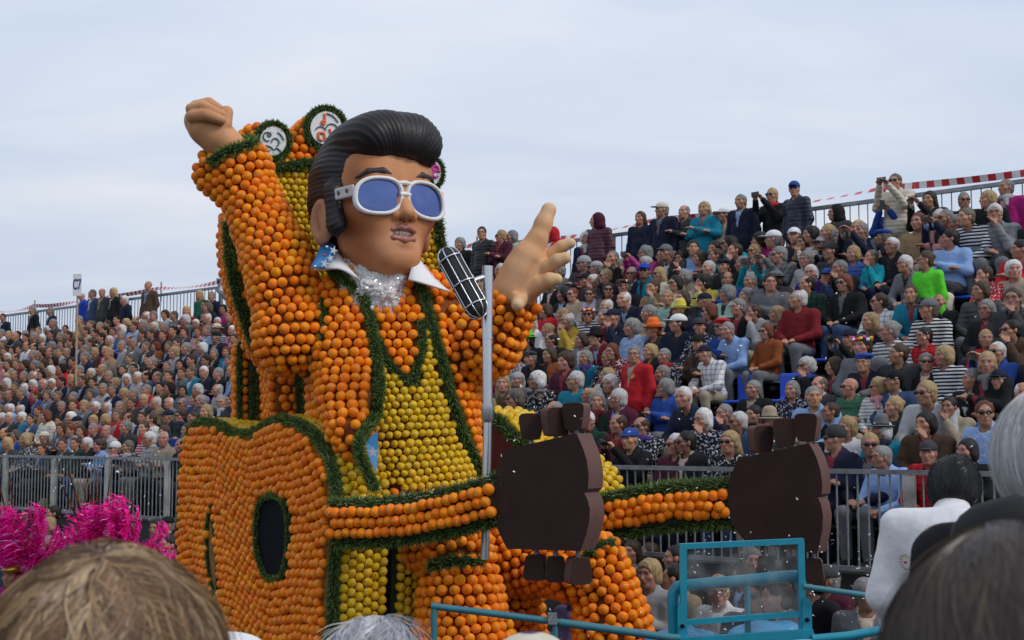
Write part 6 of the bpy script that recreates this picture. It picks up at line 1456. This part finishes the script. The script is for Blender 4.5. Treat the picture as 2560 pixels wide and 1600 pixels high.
def place_part(nm, me, root, color, H=None, R=None, sc=1.0):
    o = bpy.data.objects.new(nm, me); col.objects.link(o); o.parent = root; o.color = (*[float(c) for c in color], 1)
    if H is not None: o.matrix_basis = Matrix.Translation(Vector(H)) @ Matrix([list(r) for r in R]).to_4x4() @ Matrix.Scale(sc, 4)
    return o
GCL = {}
def garment_mesh(me, kind):   # one mesh per pose and cloth kind
    key = (me.name, kind)
    if key not in GCL: m = me.copy(); m.materials[0] = CL[kind]; GCL[key] = m
    return GCL[key]
GRP = {'w': 'spectators standing along the top railing', 's': 'people standing in the street before the stand'}
def build_person(d):
    ps = POSES[d['pose']]; yw, bm = ps['body'][d['yaw'] % len(ps['body'])]
    o = bpy.data.objects.new('person', bm); col.objects.link(o); o.location = tuple(d['pos']); o.rotation_euler = (0, 0, d['rot']); o.scale = (d['sc'] * pr.uniform(.93, 1.1), d['sc'] * pr.uniform(.95, 1.08), d['sc']); o.color = (*[float(c) for c in d['skin']], 1)
    tag(o, d['label'], 'person', GRP.get(d['row'], 'spectators seated in the grandstand'))
    H = np.array(ps['J']['head']); R = rotz(math.radians(yw)); kind = GARM[d['gar']][0]
    place_part('jacket' if kind in ('coat', 'puffer') else 'top', garment_mesh(ps['hooded'] if (kind == 'puffer' or (kind == 'coat' and pr.random() < .3)) else ps['jacket'], kind), o, np.array(COL[d['col']]) * pr.uniform(.85, 1.15))
    place_part('trousers', ps['trousers'], o, pr.choice([COL['black'], COL['navy'], COL['denim'], COL['dgrey'], COL['grey'], COL['beige']]))
    if d['hair'] not in '-k' and not (d['hat'] and d['hat'][0] in ('hood', 'head scarf')):
        hk = d['hair']
        if d['hat'] and d['hat'][0] not in ('flower crown',): hk = 's' if hk in 'sfcn' else 'b'
        place_part('hair', HAIR[hk][pr.randrange(2)], o, np.array(HAIRC[d['hc']]) * pr.uniform(.8, 1.2), H + R @ np.array((0, .004, -.012 if d['hat'] and d['hat'][0] != 'flower crown' else 0)), R @ np.diag([pr.uniform(.95, 1.06), pr.uniform(.96, 1.06), pr.uniform(.96, 1.08)]), .97 if d['hat'] else 1)
    if d['hat']: place_part('hat', HATS[d['hat'][0]], o, (1, 1, 1) if d['hat'][0] == 'flower crown' else np.array(COL[d['hat'][1]]), H, R)
    if d['glass'] == 's': place_part('sunglasses', GSUN, o, (1, 1, 1), H, R)
    if d['glass'] == 'c': place_part('glasses', GCLR, o, (1, 1, 1), H, R)
    if d['scarf']: place_part('scarf', SCARF, o, COL[d['scarf']], np.array(ps['J']['neck']) + (0, -.005, .0), np.eye(3))
    if d['pose'] in ('phone', 'stphone'):
        w_ = (np.array(ps['A'][0][1]) + np.array(ps['A'][1][1])) / 2 + np.array((0, -.09, .07)); wp = d['pos'] + rotz(d['rot']) @ w_ * d['sc']
        cam_ = d['gar'] in ('vest', 'jacket') and d['man'] and d['col'] == 'black'
        tag(obj('camera' if cam_ else 'phone', CAMERA if cam_ else PHONE, None, tuple(wp), rot=(0, 0 if cam_ else pr.choice([0, math.pi / 2]), d['rot'])), ('black camera' if cam_ else 'dark phone') + ' held up by the ' + ' '.join(d['label'].replace(',', '').split()[:10]), 'camera' if cam_ else 'phone', None if cam_ else 'phones held up in the crowd')
    return o
for d in IND:
    if d['col'] == 'lime' and d['gar'] == 'vest': d['sc'] = 1.0
    o_ = build_person(d)
    if d['col'] == 'lime' and d['gar'] == 'vest': o_.scale = (.88, .92, 1.07)
    if d['col'] == 'red' and d.get('inrow'):
        g = MB(); a_ = np.linspace(0, 2 * math.pi, 17); g.tube(np.stack([.085 + .030 * np.cos(a_), -.128 + 0 * a_, 1.30 + .030 * np.sin(a_)], 1), .003, 5, False); g.box((.085, -.130, 1.30), (.008, .004, .016)); g.box((.087, -.130, 1.292), (.016, .004, .005))
        obj('emblem', g.mesh('emblem', [mat('yellow_thread', (.62, .42, .05), .7)]), o_)
# the rest of the far crowd as one mass
LOW = {}
for ps in ('lap', 'fold', 'stdown'):
    L_ = []
    for yw in (-4, 36):
        S, J, R = body_sdf(ps, yw); H = np.array(J['head'])
        V, Q, c = make_body(ps, yw, .04, .018); L_.append([(V, Q, c, 'skin')])
        V, Q, c = make_jacket(ps, .042); L_[-1].append((V, Q, c, 'top')); V, Q, c = make_trous(ps, .05); L_[-1].append((V, Q, c, 'leg'))
        L_[-1].append((H, R))
    LOW[ps] = L_
LH = {}
for k in 'sfbcln': S = hair_sdf(k); V, Q = S.nets(.019); LH[k] = (V, Q)
VV, FF, CC = [], [], []; n0 = 0
M_crowd = mat('far_crowd', src='attr', rough=.75, spec=.2)
for d in REST:
    ps = d['pose'] if d['pose'] in LOW else ('stdown' if d['pose'].startswith('st') else 'lap'); L_ = LOW[ps][pr.randrange(2)]; Rz = rotz(d['rot']) * d['sc']; H, R = L_[3]
    tr = np.array(pr.choice([COL['black'], COL['navy'], COL['denim'], COL['dgrey']])); inn = np.array(pr.choice([(.5, .5, .5), (.02, .02, .02), (.2, .3, .45), (.3, .25, .2)]))
    pcs = []
    for V, Q, c, kd in L_[:3]:
        cc = c * d['skin'] if kd == 'skin' else (np.array(COL[d['col']]) * (1 - c[:, :1]) + inn * c[:, :1] if kd == 'top' else c * tr); pcs.append((V, Q, cc))
    if d['hair'] in LH: V, Q = LH[d['hair']]; pcs.append((H + V @ R.T, Q, np.tile(HAIRC[d['hc']], (len(V), 1)) * pr.uniform(.8, 1.15)))
    for V, Q, cc in pcs: VV.append(V @ Rz.T + d['pos']); FF.append(Q + n0); CC.append(cc); n0 += len(V)
if VV: o = obj('crowd', mesh_np('crowd', np.concatenate(VV), np.concatenate(FF), [M_crowd], True, np.concatenate(CC)), kind='stuff')

# ---------------------------------------------------------------- nearest heads, feathered dancers, confetti
M_strand = mat('hair_strands', src='attr', rough=.38, spec=.4)
def strands(name, root, C, rad, R, n, tones, seed, length=(1.2, 1.9), wave=.10, lift=.05, width=.0011, crown=(0, .25, 1), clumps=130, fly=.03, start=1.0):
    """combed hair: ribbons that run from the crown down over an ellipsoid"""
    r = np.random.RandomState(seed); m = 12; RL = np.array(root.matrix_basis.translation) if root is not None else np.zeros(3)
    cr_ = np.array(crown, float); cr_ /= np.linalg.norm(cr_); e1 = np.cross(cr_, [0, 1, .1]); e1 /= np.linalg.norm(e1); e2 = np.cross(cr_, e1)
    ck = r.randint(0, clumps, n); cphi = r.uniform(0, 2 * np.pi, clumps); cth = r.uniform(.02, start, clumps); ph_ = np.stack([np.sin(2 * cphi + 1.3), np.sin(3 * cphi + 2 * cth), np.cos(2 * cphi + 3 * cth), np.sin(cphi * 2 + cth)], 1); cw = .7 * ph_ + .3 * r.uniform(-1, 1, (clumps, 4)); ct = r.randint(0, len(tones), clumps)
    phi = cphi[ck] + r.normal(0, .09, n); th0 = np.clip(cth[ck] + r.normal(0, .12, n), .01, 2); L = r.uniform(*length, n); t = np.linspace(0, 1, m)
    TH = th0[:, None] + L[:, None] * t; PH = phi[:, None] + wave * (cw[ck, 0][:, None] * np.sin(4 * t + 3 * cw[ck, 1][:, None]) + .5 * cw[ck, 2][:, None] * np.sin(9 * t + 6 * cw[ck, 3][:, None])) / np.maximum(np.sin(np.clip(TH, .25, 2.6)), .3)
    lf = 1 + lift * (.35 * np.sin(5 * t + 6 * cw[ck, 1][:, None]) * cw[ck, 3][:, None] + .5 * r.rand(n)[:, None] + .5 * cw[ck, 2][:, None]) + fly * (r.rand(n) < .06)[:, None] * t * 3 * r.rand(n)[:, None]
    D = np.cos(TH)[..., None] * cr_ + np.sin(TH)[..., None] * (np.cos(PH)[..., None] * e1 + np.sin(PH)[..., None] * e2)
    Pp = np.asarray(C) + ((D * lf[..., None]) * np.asarray(rad)) @ np.asarray(R).T
    T = np.gradient(Pp, axis=1); view = CAMP - Pp; S_d = np.cross(T, view); S_d /= np.linalg.norm(S_d, axis=-1, keepdims=True) + 1e-12
    w = width * (1 - .75 * t)[None, :, None] * (.7 + .6 * r.rand(n))[:, None, None]
    V = np.stack([Pp - S_d * w, Pp + S_d * w], 2).reshape(-1, 3) - RL
    i, j = np.meshgrid(np.arange(n), np.arange(m - 1), indexing='ij'); b = (i * m + j) * 2; F = np.stack([b, b + 1, b + 3, b + 2], -1).reshape(-1, 4)
    tn = np.array(tones)[np.where(r.rand(n) < .7, ct[ck], r.randint(0, len(tones), n))] * r.uniform(.75, 1.2, (n, 1)); c = np.repeat(tn, m * 2, 0)
    return mesh_np(name, V, F, [M_strand], True, c)
def fg_person(px, py, Y, label, rz, sc, pose='stdown', gar=('coat', 'black'), hat=None, hair=None, skin=(.44, .24, .17), yaw=1, kw=None, zfoot=None):
    ps = POSES[pose]; yw, bm = ps['body'][yaw % len(ps['body'])]; hc = P(px, py, Y); H = np.array(ps['J']['head']); Rz = rotz(rz)
    pos = hc - Rz @ H * sc
    o = bpy.data.objects.new('person', bm); col.objects.link(o); o.location = tuple(pos); o.rotation_euler = (0, 0, rz); o.scale = (sc,) * 3; o.color = (*skin, 1)
    tag(o, label, 'person', 'spectators nearest the camera')
    kind = GARM[gar[0]][0]; place_part('jacket' if kind in ('coat', 'puffer') else 'shirt', garment_mesh(ps['jacket'], kind), o, COL[gar[1]]); place_part('trousers', ps['trousers'], o, COL['black'])
    Rh_ = rotz(math.radians(yw))
    if hat: place_part('hat', HATS[hat[0]], o, COL[hat[1]], H, Rh_)
    if hair:   # built in world space, then brought into the person's frame
        rad, n, tones, k_ = hair; me = strands('hair', None, hc, np.array(rad) * sc, Rz @ Rh_, n, tones, int(px), **(k_ or {}))
        Mi = (Matrix.Translation(Vector(pos)) @ Matrix.Rotation(rz, 4, 'Z') @ Matrix.Scale(sc, 4)).inverted(); me.transform(Mi); obj('hair', me, o)
        cap = SDF().ell((0, 0, 0), np.array(rad) * .97); V, Q = cap.nets(.012); q = (np.array(V)); c = np.tile(np.mean(np.array(tones), 0) * .55, (len(V), 1))
        if k_ and 'face' in k_: pass
        obj('scalp_hair', mesh_np('scalp_hair', H + V @ Rh_.T, Q, [M_strand], True, c), o)
    return o
PI = math.pi
fg_person(268, 1690, 1.5, 'person nearest the camera at bottom left, wavy dark blond hair seen from behind', PI + .15, 1.0, gar=('coat', 'navy'),
          hair=((.118, .128, .128), 15000, [(.22, .125, .062), (.34, .215, .105), (.12, .066, .036), (.42, .30, .17), (.18, .10, .052)], dict(wave=.30, lift=.10, width=.0010, crown=(-.15, .35, 1), clumps=240, length=(1.0, 2.0), fly=.05)))
fg_person(2600, 1705, 1.15, 'person nearest the camera at bottom right, straight dark brown hair seen from behind', PI - .3, 1.0, gar=('coat', 'black'),
          hair=((.122, .132, .128), 15000, [(.030, .019, .014), (.045, .028, .019), (.020, .013, .010), (.075, .048, .03)], dict(wave=.10, lift=.04, width=.0008, crown=(.3, .1, 1), clumps=320, length=(1.1, 2.1), fly=.03)))
wp_ = fg_person(2650, 1140, 2.6, 'person with straight white hair in black coat at the right edge', PI - .5, 1.02, gar=('coat', 'black'),
          hair=((.112, .122, .128), 7000, [(.50, .49, .48), (.36, .35, .34), (.60, .59, .58)], dict(wave=.06, lift=.05, width=.0012, crown=(.1, -.1, 1), clumps=160, length=(1.0, 1.9))))
place_part('scarf', SCARF, wp_, COL['black'], np.array(POSES['stdown']['J']['neck']) + (0, 0, -.01), np.eye(3), 1.7)
fg_person(925, 1690, 3.2, 'person with thinning wispy grey hair at the bottom edge below the guitar', PI, 1.0, gar=('jacket', 'grey'), skin=(.50, .30, .24),
          hair=((.108, .118, .120), 3600, [(.36, .36, .39), (.50, .50, .53), (.27, .27, .31)], dict(wave=.22, lift=.12, width=.0013, crown=(.1, -.5, 1), clumps=90, length=(.7, 1.6), fly=.16)))
fg_person(1335, 1776, 2.6, 'person in a knitted cream beanie with navy bands at the bottom centre edge', PI, 1.0, gar=('coat', 'navy'), hat=('beanie', 'cream'))
hb = [o for o in col.objects if o.name.startswith('person') and o.get('label', '').startswith('person in a knitted')][0]
for ch in hb.children:
    if ch.name.startswith('hat'):
        me = ch.data.copy(); V = np.zeros(len(me.vertices) * 3, np.float32); me.vertices.foreach_get('co', V); V = V.reshape(-1, 3)
        s_ = np.sin(V[:, 2] * 95 + 3 * V[:, 0]); c = np.ones((len(V), 4), np.float32); c[s_ > .75] = (.08, .09, .30, 1); c[(s_ < -.8)] = (.9, .85, .35, 1); me.attributes['Col'].data.foreach_set('color', c.ravel()); ch.data = me
o = fg_person(578, 1694, 4.0, 'person in a fluffy white beret at the bottom edge beside the guitar', PI, 1.0, gar=('coat', 'white'), hat=('beret', 'white'))
# performer in the white rhinestone shirt, seen from behind
pf = fg_person(2386, 1222, 5.9, 'performer with black quiff in white shirt with ringed red rhinestones, back to camera', PI - .45, 1.06, pose='stbow', gar=('shirt', 'white'), yaw=1,
               hair=((.096, .120, .126), 8000, [(.008, .007, .007), (.013, .010, .010), (.005, .005, .005)], dict(wave=.25, lift=.14, width=.0016, crown=(0, -.7, 1), clumps=120, length=(.7, 1.4), fly=.03)))
pf['category'] = 'person'
RG = rotz(pf.rotation_euler[2]); pj_, pp_ = np.array(pf.location), pf.scale[0]
js, _, _ = None, None, None
S = SDF(); J_, sh_, A_, L_ = pose_joints('stbow'); c_ = np.array
S.ell(c_(J_['waist']) + (0, -.01, -.03), (.175, .14, .19)).ell(c_(J_['chest']) + (0, -.005, .0), (.195, .135, .17), .08).cone(sh_[0], sh_[1], .066, .066, .06)
for (px, py) in ((2328, 1336), (2270, 1404)):
    o_l = RG.T @ (CAMP - pj_) / pp_; d_l = RG.T @ (ray(px, py)); d_l /= np.linalg.norm(d_l); t = 3.5
    for _ in range(120):
        q = o_l + d_l * t; f_ = float(S.ev(q)); t += f_ * .7
        if f_ < .001: break
    nq = S.grad(q); e1 = np.cross(nq, [0, 0, 1]); e1 /= np.linalg.norm(e1); e2 = np.cross(nq, e1); g = MB(); q = q + nq * .012
    gg_ = MB(); gg_.tube([q - nq * .004, q + nq * .006], .0045, 8); obj('rhinestone', gg_.mesh('rhinestone', [M_red], True), pf)
    for i in range(16):
        a = 2 * PI * i / 16; s_ = q + (e1 * math.cos(a) + e2 * math.sin(a)) * .028; g.tube([s_ - nq * .006, s_ + nq * .004], .0025, 6)
    obj('gem_ring', g.mesh('gem_ring', [mat('gold_gem', (.6, .45, .2), .2, .6)] if 'gold_gem' not in bpy.data.materials else [bpy.data.materials['gold_gem']], True), pf)

# dancers with ostrich feather headdresses
M_fea = mat('feather', src='attr', rough=.6, spec=.2)
def plume(seed, kind='pink'):
    r = np.random.RandomState(seed); V, F, C = [], [], []; n0 = 0
    def strip(pts, w0, w1, c):
        nonlocal n0
        pts = np.array(pts); m = len(pts); sd = np.cross(np.gradient(pts, axis=0), r.normal(size=3)); sd /= np.linalg.norm(sd, axis=1)[:, None] + 1e-9
        w = np.linspace(w0, w1, m)[:, None]; V.append(np.stack([pts - sd * w, pts + sd * w], 1).reshape(-1, 3)); i = np.arange(m - 1) * 2 + n0; F.append(np.stack([i, i + 1, i + 3, i + 2], 1)); C.append(np.tile(c, (2 * m, 1))); n0 += 2 * m
    if kind == 'pink':
        t = np.linspace(0, 1, 10); bend = r.uniform(.15, .45); rac = np.stack([bend * t ** 2.2, 0 * t, .62 * t - .18 * bend * t ** 3], 1); strip(rac, .006, .002, (.75, .30, .45))
        for i in range(230):
            s = r.uniform(.10, 1); b = np.array([np.interp(s, t, rac[:, k]) for k in range(3)]); sg_ = r.choice([-1, 1]); d = np.array([r.normal() * .25, sg_, r.uniform(.3, 1.1)]); d /= np.linalg.norm(d); l = r.uniform(.11, .23) * (1.15 - .55 * s); k = np.linspace(0, 1, 6)[:, None]
            strip(b + d * l * k + np.array([.25 * bend, 0, -.45]) * l * k ** 2 + .006 * np.sin(k * 5 + r.rand() * 6) * r.normal(size=3), .0065, .002, np.array((.95, .012, .33)) * r.uniform(.75, 1.1) + np.array((.05, .0, .22)) * (r.rand() < .22) + np.array((.0, .4, .35)) * (r.rand() < .06))
    else:
        t = np.linspace(0, 1, 12); rac = np.stack([.10 * t ** 2, 0 * t, .75 * t], 1)
        for i in range(11): strip(rac[i:i + 2], .020 * (1 - t[i] * .8), .020 * (1 - t[i + 1] * .8), (.16, .055, .025) if i % 2 else (.06, .02, .012))
        for i in range(40):
            s = r.uniform(.1, .98); b = np.array([np.interp(s, t, rac[:, k]) for k in range(3)]); strip([b, b + np.array([r.choice([-1, 1]) * .028 * (1 - .6 * s), r.normal() * .006, .035])], .004, .001, (.13, .045, .02) if r.rand() < .6 else (.05, .02, .012))
    return mesh_np('feather' if kind == 'pink' else 'pheasant_feather', np.concatenate(V), np.concatenate(F), [M_fea], True, np.concatenate(C))
PLM = [plume(i) for i in range(6)]; PHE = [plume(20 + i, 'ph') for i in range(3)]
def dancer(px, py, Y, label, fan, phs, seed):
    r = random.Random(seed); ps = POSES['stdown']; hc = P(px, py, Y); H = np.array(ps['J']['head']); rz = .2; sc = hc[2] / H[2]; pos = hc - rotz(rz) @ H * sc; pos[2] = 0
    o = bpy.data.objects.new('person', ps['body'][1][1]); col.objects.link(o); o.location = tuple(pos); o.rotation_euler = (0, 0, rz); o.scale = (sc,) * 3; o.color = (.35, .17, .10, 1); tag(o, label, 'person', 'feathered dancers at lower left')
    place_part('top', garment_mesh(ps['jacket'], 'knit'), o, COL['magenta']); place_part('trousers', ps['trousers'], o, COL['magenta']); place_part('hair', HAIR['s'][0], o, HAIRC['d'], H, np.eye(3))
    tq = SDF(); tq.ell((0, -.02, .07), (.10, .12, .05)); V, Q = tq.nets(.012); q = place_part('headpiece', mesh_np('headpiece', V, Q, [bpy.data.materials.get('gold_trim') or mat('gold_trim', (.55, .33, .06), .3, .8)], True), o, (1, 1, 1), H, np.eye(3))
    for (ang, n, sz, spread, dx) in fan:
        for i in range(n):
            a = math.radians(ang + r.uniform(-spread, spread)); dr = Vector((math.sin(a), r.uniform(-.5, .35), math.cos(a))).normalized(); qt = dr.to_track_quat('Z', 'X'); f_ = bpy.data.objects.new('feather', PLM[r.randrange(6)]); col.objects.link(f_); f_.parent = o
            side_ = Quaternion((0, 0, 1), r.choice([0, .4, -.4]) + (PI if math.sin(a) < 0 and False else 0)); s_ = sz * r.uniform(.8, 1.15) / sc
            f_.matrix_basis = Matrix.LocRotScale(Vector(H) + Vector((dx + .06 * math.sin(a), r.uniform(-.02, .08), .05)), qt @ side_, Vector((s_,) * 3))
    for (ang, sz, dx) in phs:
        a = math.radians(ang); dr = Vector((math.sin(a), .1, math.cos(a))).normalized(); f_ = bpy.data.objects.new('pheasant_feather', PHE[r.randrange(3)]); col.objects.link(f_); f_.parent = o
        f_.matrix_basis = Matrix.LocRotScale(Vector(H) + Vector((dx, .05, .12)), dr.to_track_quat('Z', 'Y'), Vector((sz / sc,) * 3))
    return o
dancer(232, 1424, 15.6, 'dancer in a wide bright pink ostrich feather headdress with brown pheasant plumes', [(0, 9, .95, 22, 0), (58, 12, 1.05, 34, .12), (-55, 6, .62, 25, -.05), (98, 6, .95, 18, .2)], [(-22, 1.25, 0), (-12, 1.35, -.03), (-2, 1.3, .03), (5, 1.3, 0), (10, 1.25, .04), (-6, 1.1, .02), (14, 1.2, .15), (22, 1.05, .18), (10, 1.0, .2)], 3)
dancer(28, 1440, 14.6, 'dancer in a pink ostrich feather headdress at the far left edge', [(20, 10, .98, 34, 0), (70, 9, .9, 28, .05), (-30, 9, .9, 30, -.05), (120, 4, .6, 20, 0)], [(2, 1.3, 0), (-6, 1.2, 0)], 4)

# confetti drifting in the air and lying on things
rc = np.random.RandomState(12); n = 520; px = rc.uniform(1250, 2560, n); py = 1600 - 900 * rc.rand(n) ** 1.6; Y = rc.uniform(9.2, 17, n)
k2 = 160; px[:k2] = rc.uniform(1700, 2180, k2); py[:k2] = rc.uniform(1330, 1590, k2); Y[:k2] = rc.uniform(9.7, 11.5, k2)
k3 = 90; px[k2:k2 + k3] = rc.uniform(100, 460, k3); py[k2:k2 + k3] = rc.uniform(1120, 1480, k3); Y[k2:k2 + k3] = rc.uniform(13, 20, k3)
pc_ = np.array([P(a, b, c) for a, b, c in zip(px, py, Y)]); M_ = qmat(randrots(n, rc)); sz = rc.uniform(.006, .012, n) * (Y / 12)
q = np.array([[-1, -.5, 0], [1, -.5, 0], [1.1, .6, 0], [-.9, .5, 0]]); V = np.einsum('nij,vj->nvi', M_, q) * sz[:, None, None] + pc_[:, None]
obj('confetti', mesh_np('confetti', V.reshape(-1, 3), np.arange(4 * n).reshape(-1, 4), [mat('white_paper', (.8, .8, .8), .8)], False), kind='stuff')
bpy.context.view_layer.update()
